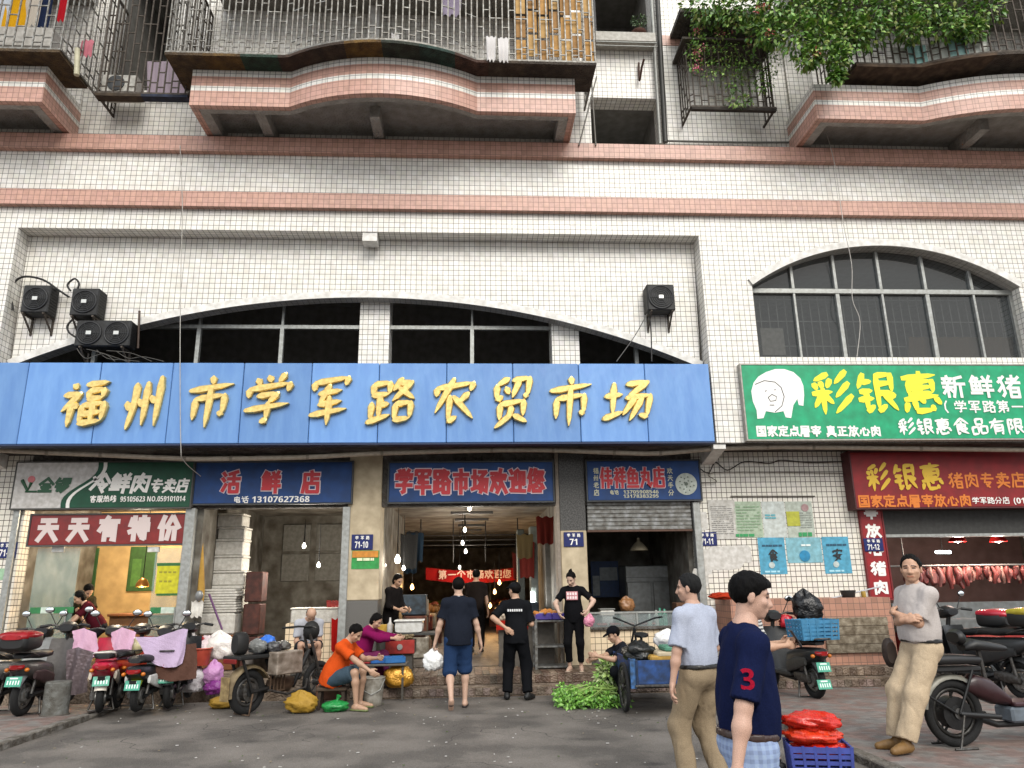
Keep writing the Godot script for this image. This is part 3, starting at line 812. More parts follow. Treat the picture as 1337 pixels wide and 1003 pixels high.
func hang(called: String, label: String, cat: String, at: Vector3, w: float, h: float, mat: Material, sd: int, grp := "") -> void:   # a cloth hung from its top edge
	var rows := []
	for j in 7:
		var row := []
		for i in 9:
			var u := i / 8.0 - 0.5; var t := j / 6.0
			row.append(at + V(u * w * (1.0 - 0.12 * t), -t * h + 0.02 * sin(sd + i * 1.7), 0.03 * t * sin(u * 17.0 + sd) + 0.01 * sin(sd * 3.0 + j)))
		rows.append(row)
	solo(called, label, cat, MB.new().grid(rows), mat, grp)
func build_washing(zc: float, yb: float, yl: float) -> void:
	var z := zc - 0.35
	for q in [[6, 12, 0.36, 0.62, "c9d0d8", "pale blue shirt hung in the cage at the wall corner"], [28, 6, 0.42, 0.66, "d8a11e", "mustard yellow shirt hung to dry in the cage"], [50, 4, 0.32, 0.60, "c8beb0", "cream striped shirt hung to dry in the cage"],
			[67, 5, 0.2, 0.62, "252f4a", "navy trousers hung to dry beside a red shirt"], [88, -2, 0.2, 0.6, "b8202c", "red shirt hung to dry by the cage corner"]]:
		var p := W(q[0], q[1] - 30, z); hang("washing", q[5], "laundry", p, q[2], q[3] + 0.4, cloth(q[4]), int(q[0]))
	var bx := MB.new(); var r := rect(-40, 36, 70, 62, zc - 0.2); rbox(bx, r, zc - 0.5, zc - 0.16, 0.02)
	solo("storage_box", "white panel box at the foot of the washing cage", "box", bx, paint("b9b5ae"))
	var pipe := MB.new().tube([W(101, 64, zc - 0.05), W(100, 98, zc - 0.06)], 0.045, 10); solo("drain_pipe", "short cream drain pipe hanging from the washing cage", "pipe", pipe, paint("bdb89a", 0.5))
	hang("washing", "pink and white rags pegged on the side of the cage", "laundry", W(115, 52, 1.5), 0.22, 0.35, cloth("c77a86"), 4)
	var zz := zc + 0.1
	for q in [[516, 44, "white sock pegged low on the bowed cage bars", 0.14, 0.36], [641, 48, "white towel pegged low on the cage bars near yellow screen", 0.17, 0.5], [657, 49, "folded white towel hanging beside the yellow screen", 0.19, 0.5]]:
		hang("washing", q[2], "laundry", W(q[0], q[1], zz + 0.05), q[3], q[4], cloth("e4e0de"), int(q[0]))
	hang("washing", "lilac checked shirt hanging high inside the bowed cage", "laundry", W(590, -6, zc), 0.36, 0.45, cloth("a79bb0"), 7)
	# air conditioner boxed in the small cage
	var t := wthing("air_conditioner", "white air conditioner standing inside the small grey cage", "air conditioner", W(152, 120, 1.05))
	var rr := rect(131, 97, 178, 120, 1.2)
	var m := MB.new(); rbox(m, rr, 0.85, 1.2, 0.02); part(t, "housing", m, paint("c9c7c0", 0.5))
	part(t, "fan_grille", MB.new().disc(V(rr.position.x + 0.28, rr.get_center().y, 1.205), 0.16, 0.02, Vector3.BACK, 24), paint("3c4044", 0.6))
	var cu := []
	for j in 2:
		var row := []
		for i in 20: row.append(W(192 + i * 2.6, [80, 122][j], 0.75 + 0.03 * sin(i * 1.4)))
		cu.append(row)
	solo("curtain", "pale lilac curtain behind the small cage bars", "curtain", MB.new().grid(cu), cloth("b7a8b4"))
# ---------------------------------------------------------------- lettering: strokes on a 100 x 100 field, x then y downwards
const GLYPH := {
	"福": "2208 3216,0828 4028 0862,2648 2696,3050 4060,5012 9412,5826 5844,5826 8826 8844,5844 8844,5056 5094,5056 9456 9494,7256 7294,5075 9475,5094 9494",
	"州": "0842 1458,2410 2450 1592,3642 4456,5012 5090,6440 7254,8006 8096",
	"市": "5004 5218,0824 9424,2242 2280,2242 8042 8078 7074,5024 5098",
	"学": "2206 3018,4604 5216,8004 6818,0824 0840,0824 9424 9040,2840 7040 5256,5256 5288 4092,0664 9664",
	"军": "1008 1024,1008 9208 8624,2432 7832,4818 2654 8054,0872 9472,5042 5098",
	"路": "0810 0834,0810 4210 4234,0834 4234,2434 2484,2456 4456,0850 0886,0290 4880,6606 5030,6216 8816 5052,6226 9654,5860 5894,5860 9060 9094,5894 9094",
	"农": "1020 1036,1020 9020 8436,4606 1068,4040 4090 5882,4842 9492,8040 6056",
	"贸": "3804 1214,1214 1242 2838,3422 4236,5010 9010 8646 7642,6610 5044,2254 2284,2254 7854 7884,5062 4480 1298,5680 8898",
	"场": "0434 3834,2008 2076,0282 4072,4614 8814 4644 9444 8890 7284,6444 4080,7848 5494",
	"立": "5006 5218,1524 8524,3036 3880,7034 6080,0586 9586",
	"金": "5004 0446,5004 9646,2846 7246,1864 8264,5046 5090,2870 3682,7268 6282,0892 9292",
	"锣": "2004 0436,1622 4022,1044 4044,0662 4262,2444 2490 4278,5010 5036,5010 9410 9436,6410 6436,7810 7836,5036 9436,6842 4876,6256 9056 5098,5868 7280",
	"冷": "0820 2038,0680 2454,6004 3048,6004 9848,5236 6046,4056 8456 6480,5268 7494",
	"鲜": "2004 0430,1614 3614 2430,0830 0866,0830 4430 4466,2630 2666,0848 4448,0866 4466,0280 4880,5808 6622,8804 8020,5228 9628,5648 9248,5068 9868,7428 7498",
	"肉": "1220 1298,1220 8820 8890 7688,5004 3048,4830 7050,5048 2888,4662 7284",
	"专": "2016 8016,0840 9440,4804 3064 7264 4490,4076 6296",
	"卖": "5002 5030,2214 7814,0830 9230 8444,3238 4248,2252 3262,0668 9468,5236 5068 0898,5676 9096",
	"店": "5002 5414,1416 9216,1416 1450 0496,5222 5254,5236 8836,2856 2894,2856 8656 8694,2894 8694",
	"客": "5002 5412,0816 0832,0816 9216 8832,4020 1854,3630 7230 1870,3236 9266,3066 3096,3066 7266 7296,3096 7296",
	"服": "1410 1460 0494,1410 3810 3890 3088,1434 3834,1458 3858,5610 5698,5610 9010 9036 7834,6050 8850 5696,6456 9698",
	"热": "0422 4222,2404 2454 1450,0250 4436,6604 6030 4858,5022 8222 8250 9658,5236 6848,1270 0490,3470 3890,5870 6490,8068 9690",
	"线": "2404 0630 2628,3416 0456 3652,0276 4062,4830 9222,4852 9644,6204 7060 8290 9680,9660 5496,7808 8818",
	"活": "0810 2022,0434 1646,0690 2460,8604 4016,3436 9836,6612 6660,4660 4694,4660 8860 8894,4694 8894",
	"电": "1820 1868,1820 8020 8068,1844 8044,1868 8068,4804 4888 9088 9070",
	"话": "1006 2020,0434 2634 2680 3870,8604 4416,3636 9836,6812 6660,4660 4694,4660 8860 8894,4694 8894",
	"欢": "0620 4020 0688,1034 4280,6404 4850,5428 9228 8444,7038 6070 4096,7060 9696",
	"迎": "1008 2022,0440 2440 2480 0888,1888 9690,5608 4016 4064 6254,6618 9018 9064 7860,6618 6684",
	"您": "2404 0640,1630 1660,5004 3830,4616 9216 8430,6820 6858 5854,5030 4050,8032 9250,1270 0690,3066 3490 7490 7478,4662 5474,8264 9480",
	"伟": "2404 0650,1634 1698,4020 9020,4042 9042,3664 9464 8882,6404 6498",
	"祥": "2208 3216,0828 4028 0660,2448 2498,3048 4260,5606 6420,8604 7820,4826 9626,5246 9246,4668 9868,7226 7298",
	"鱼": "3804 1032,3416 7016 5232,1432 1478,1432 8632 8678,5032 5078,1455 8655,1478 8678,0494 9694",
	"丸": "4404 4040 0896,1228 7228 7080 8690 9876,1844 5064",
	"老": "1616 7216,4802 4834,0634 9634,8208 0474,8048 3668,3648 3690 8690 8876",
	"手": "7804 2216,1234 8834,0658 9658,5216 5290 3886",
	"天": "1616 8416,0644 9644,5016 4844 0696,5046 9496",
	"有": "0622 9622,4404 0460,3242 3298,3242 8042 8094 6892,3260 8060,3276 8076",
	"特": "1412 0640,0830 4430,2604 2698,0266 4452,5016 9416,7202 7236,4436 9836,4656 9856,8040 8092 6888,5266 6280",
	"价": "2404 0450,1634 1698,6404 3650,6604 9850,5448 4296,7848 7898",
	"彩": "4206 0818,0826 1440,2424 2838,4820 3838,0448 5248,2840 2898,2650 0480,3052 5276,8804 5830,9232 5862,9862 5498",
	"银": "2004 0436,1622 4022,1044 4044,0662 4262,2444 2490 4278,5210 8810 8852,5230 8830,5210 5292 7280,5252 8852,9258 7868,6652 9896",
	"惠": "0812 9212,5002 5056,2024 2052,2024 8024 8052,2038 8038,2052 8052,0862 9260,1272 0692,3068 3492 7492 7480,4864 5676,8466 9682",
	"新": "2404 2814,0416 4616,1222 1832,3822 3032,0236 4836,0454 4654,2436 2498,2258 0482,2858 4676,8808 5616 5656 4698,5640 9840,7840 7898",
	"猪": "3006 0432,1212 2450 2880 1894,2444 0272,4618 8618,6602 6634,3834 9834,9408 4060,5258 5298,5258 8858 8898,5276 8876,5298 8898",
	"第": "1602 0422,1214 4214,2414 3026,5802 4822,5614 9014,7014 7626,1632 8032 8048,2048 8048,2048 1664 8864 8484 7484,4832 4898,4666 0694",
	"一": "0650 9450",
	"分": "3606 0450,6404 9650,2452 7452 7090 5286,4252 1298",
	"食": "5002 0440,5002 9640,4822 5632,2638 7238 7264,2651 7251,2664 7264,2638 2692 4284,4472 9296,8264 6476",
	"品": "3006 3038,3006 7006 7038,3038 7038,0652 0692,0652 4252 4292,0692 4292,5652 5692,5652 9452 9492,5692 9492",
	"限": "0808 0898,0808 3408 2232 3450 2662 1658,4810 8610 8650,4830 8630,4810 4892 6880,4850 8650,9056 7666,6250 9696",
	"国": "1008 1096,1008 9008 9096,1092 9092,2826 7226,2848 7248,2474 7674,5026 5074,6056 6864",
	"家": "5002 5412,0814 0830,0814 9214 8830,2228 7828,5028 1450,4038 5490 4096,4848 0866,5260 0890,8040 6052,5650 9690",
	"定": "5002 5412,0814 0832,0814 9214 8832,2036 8036,5036 5088,5060 8260,2850 0896,2276 4490 9692",
	"点": "5002 5036,5018 8818,1836 1868,1836 8236 8268,1868 8268,1276 0494,3476 3892,5676 6292,8074 9692",
	"屠": "1408 8608 8628 1428,1408 1450 0296,3040 8240,5230 5254,2054 9654,9036 2072,3670 3698,3670 7870 7898,3684 7884,3698 7898",
	"宰": "5002 5412,0814 0828,0814 9214 8828,5024 5232,1836 8236,3242 3852,7042 6252,0656 9456,2072 8072,5056 5098",
	"真": "1612 8412,5002 5022,2422 2476,2422 7622 7676,2436 7636,2450 7650,2463 7663,0676 9476,3280 0898,6680 9298",
	"正": "1014 9014,5014 5088,5048 8448,2440 2488,0488 9688",
	"放": "2204 2814,0420 4820,2220 2060 0496,2244 4444 4290 3088,6404 5242,5824 9624,8626 7060 4898,5640 9896",
	"心": "1840 0674,3624 4088 7888 7868,5020 6038,8036 9664",
	"个": "5004 0448,5004 9648,5034 5098",
	"安": "5002 5412,0814 0830,0814 9214 8830,4828 3058 7892,7248 6070 1498,0650 9650",
	"(": "6004 4430 4470 6096"}
var glyph_cache := {}
func strokes(ch: String) -> Array:
	if glyph_cache.has(ch): return glyph_cache[ch]
	var out := []
	if GLYPH.has(ch):
		for s in GLYPH[ch].split(","):
			var st := []
			for p in s.split(" "): st.append(Vector2(p.substr(0, 2).to_float() / 100.0, p.substr(2, 2).to_float() / 100.0))
			out.append(st)
	glyph_cache[ch] = out
	return out
func fine(st: Array, rounded: bool) -> Array:      # more points along a stroke; a brush rounds its corners
	var out := []
	for i in st.size() - 1:
		for k in 5:
			var t := k / 5.0
			if rounded and st.size() > 2: out.append(st[i].cubic_interpolate(st[i + 1], st[maxi(i - 1, 0)] * 0.5 + st[i] * 0.5, st[mini(i + 2, st.size() - 1)] * 0.5 + st[i + 1] * 0.5, t))
			else: out.append(st[i].lerp(st[i + 1], t))
	out.append(st[-1])
	return out
func split_corners(list: Array, limit: float) -> Array:      # break strokes where they turn sharply
	var out := []
	for st in list:
		var cur := [st[0]]
		for i in range(1, st.size()):
			cur.append(st[i])
			if i < st.size() - 1 and (st[i] - st[i - 1]).normalized().dot((st[i + 1] - st[i]).normalized()) < limit:
				out.append(cur); cur = [st[i]]
		out.append(cur)
	return out
func brush_w(t: float, n: int) -> float: return (1.2 - 0.55 * t if n < 3 else 1.1 - 0.35 * t) * (1.0 - 0.75 * pow(maxf(0.0, (t - 0.75) / 0.25), 2.0)) * (0.55 + 0.45 * minf(1.0, t / 0.08))
func glyph_flat(mb: MB, ch: String, x: float, y: float, w: float, h: float, wd: float, z: float, brush := false, slant := 0.0) -> void:
	var lift := 0.0
	for st in split_corners(strokes(ch), 0.6 if brush else -0.3):
		var pts := []
		for p in (fine(st, true) if brush else st): pts.append(Vector2(x + (p.x + slant * (0.5 - p.y)) * w, y - (p.y - (0.10 * (p.x - 0.5) if brush else 0.0)) * h))
		var L := []; var R := []
		for i in pts.size():
			var d0: Vector2 = (pts[i] - pts[i - 1]).normalized() if i > 0 else Vector2.ZERO
			var d1: Vector2 = (pts[i + 1] - pts[i]).normalized() if i < pts.size() - 1 else Vector2.ZERO
			var d := (d0 + d1).normalized() if (d0 + d1).length() > 0.01 else d0
			var o := Vector2(-d.y, d.x)
			var k := 1.0
			if d0 != Vector2.ZERO and d1 != Vector2.ZERO: k = minf(1.6, 1.0 / maxf(0.4, absf(o.dot(Vector2(-d0.y, d0.x)))))
			var ww := wd * 0.5 * k * (brush_w(float(i) / (pts.size() - 1), st.size()) * 1.25 if brush else 1.0)
			var e := Vector2.ZERO
			if i == 0: e = -d1 * wd * 0.3
			elif i == pts.size() - 1: e = d0 * wd * (0.0 if brush else 0.3)
			L.append(V(pts[i].x + e.x + o.x * ww, pts[i].y + e.y + o.y * ww, z + lift)); R.append(V(pts[i].x + e.x - o.x * ww, pts[i].y + e.y - o.y * ww, z + lift))
		for i in pts.size() - 1: mb.quad(L[i], L[i + 1], R[i + 1], R[i])
		lift += 0.0007
func glyph_solid(mb: MB, ch: String, x: float, y: float, w: float, h: float, wd: float, z: float, deep: float) -> void:    # raised, rounded brush strokes
	var tall := deep
	for st in split_corners(strokes(ch), 0.35):
		var pts := []
		for p in fine(st, true): pts.append(Vector2(x + (p.x + 0.1 * (0.5 - p.y)) * w, y - (p.y - 0.16 * (p.x - 0.5)) * h))
		var rows := []; var n := pts.size()
		for i in range(-1, n + 1):
			var j := clampi(i, 0, n - 1)
			var d: Vector2 = (pts[mini(j + 1, n - 1)] - pts[maxi(j - 1, 0)]).normalized(); var o := Vector2(-d.y, d.x)
			var ww := wd * 0.62 * brush_w(float(j) / (n - 1), st.size())
			var q: Vector2 = pts[j]
			var f := 1.0
			if i < 0: q -= d * ww * 0.7; f = 0.25
			elif i >= n: q += d * ww * 0.9; f = 0.15
			var row := []
			for s in [[-1.0, 0.0], [-1.0, 0.72], [-0.74, 1.0], [0.74, 1.0], [1.0, 0.72], [1.0, 0.0]]:
				row.append(V(q.x + o.x * ww * f * s[0], q.y + o.y * ww * f * s[0], z + tall * s[1] * (0.75 + 0.25 * f)))
			rows.append(row)
		mb.grid(rows, false, false); tall += 0.0022
		mb.fan(rows[0], true); mb.fan(rows[-1], false)
func line(mb: MB, s: String, r: Rect2, wd: float, z: float, brush := false, fill := 0.9, slant := 0.0) -> void:      # a row of characters filling a box
	var n := s.length(); var cw := r.size.x / n
	for i in n: glyph_flat(mb, s[i], r.position.x + cw * (i + (1.0 - fill) / 2), r.end.y, cw * fill, r.size.y, wd, z, brush, slant)
func column(mb: MB, s: String, r: Rect2, wd: float, z: float, fill := 0.85) -> void:
	var n := s.length(); var ch := r.size.y / n
	for i in n: glyph_flat(mb, s[i], r.position.x, r.end.y - ch * (i + (1.0 - fill) / 2), r.size.x, ch * fill, wd, z)
func letters(parent: Node3D, mat: Material, s: String, r: Rect2, wd: float, z: float, brush := false, fill := 0.9, slant := 0.0) -> void:     # a part for each character
	var cw := r.size.x / s.length()
	for i in s.length():
		var m := MB.new(); glyph_flat(m, s[i], r.position.x + cw * (i + (1.0 - fill) / 2), r.end.y, cw * fill, r.size.y, wd, z, brush, slant); part(parent, "character", m, mat)
func letter_column(parent: Node3D, mat: Material, s: String, r: Rect2, wd: float, z: float, fill := 0.85) -> void:
	var ch := r.size.y / s.length()
	for i in s.length():
		var m := MB.new(); glyph_flat(m, s[i], r.position.x, r.end.y - ch * (i + (1.0 - fill) / 2), r.size.x, ch * fill, wd, z); part(parent, "character", m, mat)
var fonts := {}
func digits(parent: Node3D, s: String, r: Rect2, z: float, mat: Material, bold := true) -> void:
	var key := "Droid Sans %s" % bold
	if not fonts.has(key):
		var sf := SystemFont.new(); sf.font_names = PackedStringArray(["Droid Sans"]); sf.font_weight = 700 if bold else 400; fonts[key] = sf
	var tm := TextMesh.new(); tm.text = s; tm.font = fonts[key]; tm.font_size = 48; tm.pixel_size = 0.01; tm.depth = 0.02; tm.material = mat
	var bb := tm.get_aabb()
	var sc := Vector3(r.size.x / maxf(bb.size.x, 0.01), r.size.y / maxf(bb.size.y, 0.01), 0.15)
	inst(parent, "lettering", tm, Transform3D(Basis.from_scale(sc), V(r.position.x, r.position.y, z) - bb.position * sc))

func sign_box(label: String, r: Rect2, z0: float, z1: float, mat: Material, edge: Material, cat := "sign") -> Node3D:
	var t := wthing("shop_sign", label, cat, V(r.get_center().x, r.position.y, z0))
	var m := MB.new(); rbox(m, r, z0, z1, 0.008); part(t, "panel", m, mat)
	var e := MB.new(); var k := 0.025
	rbox(e, Rect2(r.position - Vector2(k, k), Vector2(r.size.x + 2 * k, k)), z0, z1 + 0.01); rbox(e, Rect2(r.position.x - k, r.end.y, r.size.x + 2 * k, k), z0, z1 + 0.01)
	rbox(e, Rect2(r.position.x - k, r.position.y, k, r.size.y), z0, z1 + 0.01); rbox(e, Rect2(r.end.x, r.position.y, k, r.size.y), z0, z1 + 0.01)
	part(t, "frame", e, edge)
	return t

func build_signs() -> void:
	var white := paint("e2e0da", 0.5, 0.0, ""); var red := paint("b3202a", 0.5, 0.0, ""); var outl := paint("d8c6cc", 0.5, 0.0, "")
	var rng := RandomNumberGenerator.new(); rng.seed = 5
	# ---- long blue name board with raised gold characters
	var t := wthing("market_sign", "long blue panel sign with raised gold characters across the market front", "sign", V(-1.8, 3.98, ZU))
	var seams := [-9.0]
	for px in [30, 126, 221, 315, 405, 494, 583, 670, 757, 844]: seams.append(W(px, 525, 1.02).x)
	seams.append(4.26)
	var bm := []
	for k in 4: bm.append(mt("blue_panel%d" % k, Color(0.40, 0.56, 0.76) * (0.97 + 0.03 * k), 0.38, 0.0, "streak", "soft", 0.45, 0.15))
	var streak := noise_tex(0.006, Color(0.86, 0.90, 0.95), Color(1, 1, 1), 61, FastNoiseLite.TYPE_SIMPLEX_SMOOTH, 512, 5)
	for m in bm: m.albedo_texture = streak; m.uv1_scale = Vector3(1.3, 0.28, 1.3)
	for i in seams.size() - 1:
		part(t, "panel", MB.new().span(V(seams[i] + 0.005, 3.985, ZU + 0.02), V(seams[i + 1] - 0.005, 5.39, 1.02 + 0.004 * (i % 2)), 0.01), bm[(i * 3) % 4])
	part(t, "backing", MB.new().span(V(-9.0, 4.02, ZU), V(4.24, 5.36, 0.99)), paint("1c2f55", 0.7))
	part(t, "base_trim", MB.new().span(V(-9.0, 3.95, ZU + 0.02), V(4.26, 3.98, 1.03), 0.004), paint("1c2c50", 0.6))
	var gold := mt("gold_letter", Color(0.96, 0.84, 0.53), 0.30, 0.65, "mottle", "", 1.6)
	var ch := "福州市学军路农贸市场"
	var box := [[78, 496, 142, 558], [162, 492, 218, 563], [241, 490, 306, 560], [319, 489, 381, 557], [403, 492, 457, 557], [481, 493, 544, 554], [563, 491, 623, 557], [641, 491, 696, 557], [713, 491, 775, 558], [787, 494, 853, 554]]
	for i in 10:
		var b: Array = box[i]
		var r := rect(b[0], b[1], b[2], b[3], 1.05)
		var m := MB.new(); glyph_solid(m, ch[i], r.position.x, r.end.y, r.size.x, r.size.y, 0.10, 1.022, 0.06)
		var g := part(t, "character", m, gold); g.set_meta("label", "raised gold character %s" % ch[i])
	# ---- green sign of the pork shop on the upper wall
	var r := rect(972, 477, 1420, 573, 0.93)
	var gm := mt("green_face", Color(0.0, 0.64, 0.44), 0.45, 0.0, "mottle", "", 0.5)
	var gs := sign_box("wide green sign with yellow brush characters under the arched window", r, ZU + 0.01, 0.93, gm, paint("a7a59e", 0.5, 0.3))
	var m: MB
	letters(gs, paint("e3dc2f", 0.5, 0.0, ""), "彩银惠", rect(1057, 485, 1232, 541, 0.94), 0.088, 0.935, true, 0.9)
	letters(gs, white, "新鲜猪肉", rect(1227, 490, 1372, 519, 0.94), 0.055, 0.935, false, 0.82)
	letters(gs, white, "(学军路第一分店", rect(1226, 523, 1375, 539, 0.94), 0.028, 0.936, false, 0.85)
	letters(gs, white, "国家定点屠宰", rect(987, 556, 1073, 570, 0.94), 0.032, 0.936)
	letters(gs, white, "真正放心肉", rect(1078, 556, 1151, 570, 0.94), 0.032, 0.936)
	letters(gs, white, "彩银惠食品有限", rect(1172, 546, 1338, 568, 0.94), 0.036, 0.936, true)
	emblem(gs)
	# ---- grey and green sign
	r = rect(19, 604, 250, 663, 0.12)
	var s1 := sign_box("grey and dark green fresh meat sign with a white swoosh", r, 0.0, 0.12, mt("deep_green", Color(0.02, 0.30, 0.20), 0.6, 0.0, "mottle", "", 0.6), paint("4a4a46", 0.6))
	var sw := PackedVector2Array(); var sw2 := PackedVector2Array(); var sw3 := PackedVector2Array()
	var edge := func(k: float) -> Array:
		var out := []
		for i in 13:
			var u := i / 12.0
			out.append(Vector2(r.position.x + r.size.x * (0.475 - 0.18 * (1.0 - pow(1.0 - u, 1.0)) + 0.035 * sin(u * TAU) + k), r.end.y - r.size.y * u))
		return out
	sw.append(Vector2(r.position.x, r.end.y)); sw.append_array(PackedVector2Array(edge.call(-0.02))); sw.append(Vector2(r.position.x, r.position.y))
	var g1 := MB.new(); g1.extrude(sw, 0.121, 0.126); part(s1, "print", g1, paint("c9c7c4", 0.5))
	var ea: Array = edge.call(0.01); var eb: Array = edge.call(0.03); eb.reverse()
	g1 = MB.new(); g1.extrude(PackedVector2Array(ea + eb), 0.121, 0.126); part(s1, "print", g1, white)
	letters(s1, white, "冷鲜肉", rect(118, 618, 197, 644, 0.13), 0.055, 0.126, false, 0.95, 0.2)
	letters(s1, white, "专卖店", rect(196, 625, 247, 643, 0.13), 0.036, 0.127, false, 0.95, 0.2)
	letters(s1, white, "客服热线", rect(117, 647, 152, 656, 0.13), 0.016, 0.127)
	digits(s1, "95105623 NO.059101014", rect(157, 648, 242, 655, 0.13), 0.126, white)
	letters(s1, paint("17492c", 0.5, 0.0, ""), "金锣", rect(50, 624, 92, 643, 0.13), 0.05, 0.130, false, 0.92, 0.15)
	m = MB.new(); m.tube([W(29, 627, 0.13), W(36, 641, 0.13), W(41, 630, 0.13)], 0.03, 6); part(s1, "logo_stroke", m, paint("17492c", 0.5, 0.0, "")); part(s1, "logo_stroke", MB.new().tube([W(33, 642, 0.13), W(48, 642, 0.13)], 0.018, 6), paint("17492c", 0.5, 0.0, ""))
	part(s1, "emblem", MB.new().disc(W(41, 626, 0.13), 0.06, 0.012, Vector3.BACK, 18), paint("c0696c", 0.5, 0.0, ""))
	# ---- blue shop boards with red characters
	var bl := mt("blue_board", Color(0.0, 0.23, 0.47), 0.6, 0.0, "mottle", "", 0.5); var ed := paint("3c3f42", 0.6)
	var s2 := sign_box("dark blue board with three large red characters and a phone number", rect(254, 604, 459, 657, 0.1), 0.0, 0.1, bl, ed)
	for q in [["活", 288], ["鲜", 341], ["店", 393]]: outlined(s2, q[0], rect(q[1], 615, q[1] + 27, 644, 0.11), 0.065, 0.1, red, outl)
	letters(s2, white, "电话", rect(304, 648, 325, 657, 0.11), 0.014, 0.104); digits(s2, "13107627368", rect(329, 648, 404, 656, 0.11), 0.104, white)
	var s3 := sign_box("dark blue welcome board with eight red characters above the market entrance", rect(508, 604, 722, 655, 0.1), 0.0, 0.1, bl, ed)
	outlined(s3, "学军路市场欢迎您", rect(515, 612, 712, 645, 0.11), 0.072, 0.1, red, outl)
	var s4 := sign_box("dark blue fish ball shop board with a printed round bowl", rect(767, 602, 914, 653, 0.1), 0.0, 0.1, bl, ed)
	outlined(s4, "伟祥鱼丸店", rect(783, 610, 869, 637, 0.11), 0.05, 0.1, red, outl)
	letter_column(s4, paint("b9b79c", 0.5, 0.0, ""), "福州老店", rect(775, 610, 782, 648, 0.11), 0.013, 0.104)
	letter_column(s4, paint("b9b79c", 0.5, 0.0, ""), "欢天手分", rect(872, 610, 879, 648, 0.11), 0.013, 0.104)
	letters(s4, paint("b9b79c", 0.5, 0.0, ""), "电话", rect(796, 640, 808, 646, 0.11), 0.011, 0.104)
	digits(s4, "13705908546", rect(814, 640, 860, 644.6, 0.11), 0.104, paint("b9b79c", 0.5, 0.0, "")); digits(s4, "13178383295", rect(814, 645.6, 860, 650, 0.11), 0.104, paint("b9b79c", 0.5, 0.0, ""))
	var bowl := part(s4, "print", MB.new().disc(W(896, 632, 0.106), 0.2, 0.006, Vector3.BACK, 28), paint("b8c0b8", 0.5))
	var dots := MB.new()
	for k in 16: dots.disc(W(896, 632, 0.112) + V(cos(k * 2.4), sin(k * 2.4), 0) * 0.04 * sqrt(k), 0.014 if k else 0.035, 0.004, Vector3.BACK, 8)
	part(bowl, "fleck", dots, paint("5e6a60", 0.6)).set_meta("kind", "stuff")
	# ---- red pork shop board, leaning out at its top
	var rr := rect(1114, 590, 1420, 662, 0.3)
	var s5 := sign_box("dark red pork shop board with gold brush characters", rr, 0.0, 0.3, mt("wine_red", Color(0.52, 0.02, 0.05), 0.6, 0.0, "mottle", "", 0.5), paint("4b1216", 0.6))
	letters(s5, paint("c8a324", 0.5, 0.0, ""), "彩银惠", rect(1129, 605, 1234, 641, 0.31), 0.055, 0.305, true, 0.85)
	letters(s5, paint("c96f1c", 0.5, 0.0, ""), "猪肉专卖店", rect(1238, 617, 1340, 637, 0.31), 0.034, 0.305)
	letters(s5, paint("c96f1c", 0.5, 0.0, ""), "国家定点屠宰放心肉", rect(1120, 646, 1269, 662, 0.31), 0.032, 0.305)
	letters(s5, white, "学军路分店", rect(1269, 649, 1319, 658, 0.31), 0.014, 0.305); digits(s5, "(01", rect(1324, 650, 1338, 659, 0.31), 0.305, white)
	var vr := rect(1124, 664, 1166, 781, 0.08)
	vr = Rect2(W(1128, 700, 0.08).x, W(1155, 782, 0.08).y, 0.4, W(1130, 664, 0.08).y - W(1155, 782, 0.08).y)
	var s6 := sign_box("narrow upright red sign with white characters beside the pork shop", vr, 0.0, 0.05, mt("bright_red", Color(0.58, 0.04, 0.08), 0.45, 0.0, "mottle", "", 0.6), paint("7a1a1e", 0.6))
	letter_column(s6, white, "宰放心猪肉", Rect2(vr.position.x + 0.07, vr.position.y + 0.03, 0.27, vr.size.y * 1.04), 0.045, 0.052, 0.7)
	# ---- house number plates
	for q in [[-4, 708, 22, 729, "71-9", "at the left shop wall"], [459, 698, 487, 718, "71-10", "on the cream pillar above a green sticker"], [736, 695, 762, 714, "71", "on the pillar below dark granite"], [911, 695, 936, 713, "71-11", "on the tiled wall beside the shutter"], [1128, 703, 1153, 720, "71-12", "over the narrow red sign"]]:
		var z: float = {"71-10": 0.03, "71": 0.03, "71-12": 0.062}.get(q[4], 0.005)
		var pr := rect(q[0], q[1], q[2], q[3], z)
		var pl := wthing("number_plate", "blue house number plate %s %s" % [q[4], q[5]], "number plate", V(pr.get_center().x, pr.position.y, z), "blue number plates")
		m = MB.new(); rbox(m, pr, z, z + 0.012, 0.004); part(pl, "plate", m, mt("plate_blue", Color(0.02, 0.10, 0.38), 0.3, 0.0, "mottle", "", 2.0))
		var wd := pr.size.x * (0.38 if q[4] == "71" else 0.62)
		digits(pl, q[4], Rect2(pr.get_center().x - wd * 0.55, pr.position.y + pr.size.y * 0.12, wd, pr.size.y * 0.42), z + 0.013, white)
		letters(pl, white, "学军路", Rect2(pr.position.x + pr.size.x * 0.12, pr.end.y - pr.size.y * 0.34, pr.size.x * 0.76, pr.size.y * 0.24), 0.008, z + 0.014, false, 0.6)
func outlined(parent: Node3D, s: String, r: Rect2, wd: float, z: float, fillm: Material, edgem: Material) -> void:
	var cw := r.size.x / s.length()
	for i in s.length():
		var x := r.position.x + cw * (i + 0.06)
		var a := MB.new(); glyph_flat(a, s[i], x, r.end.y, cw * 0.88, r.size.y, wd * 1.5, z + 0.003); var e := part(parent, "character_edge", a, edgem)
		var b := MB.new(); glyph_flat(b, s[i], x, r.end.y, cw * 0.88, r.size.y, wd * 0.95, z + 0.018); part(e, "character", b, fillm)
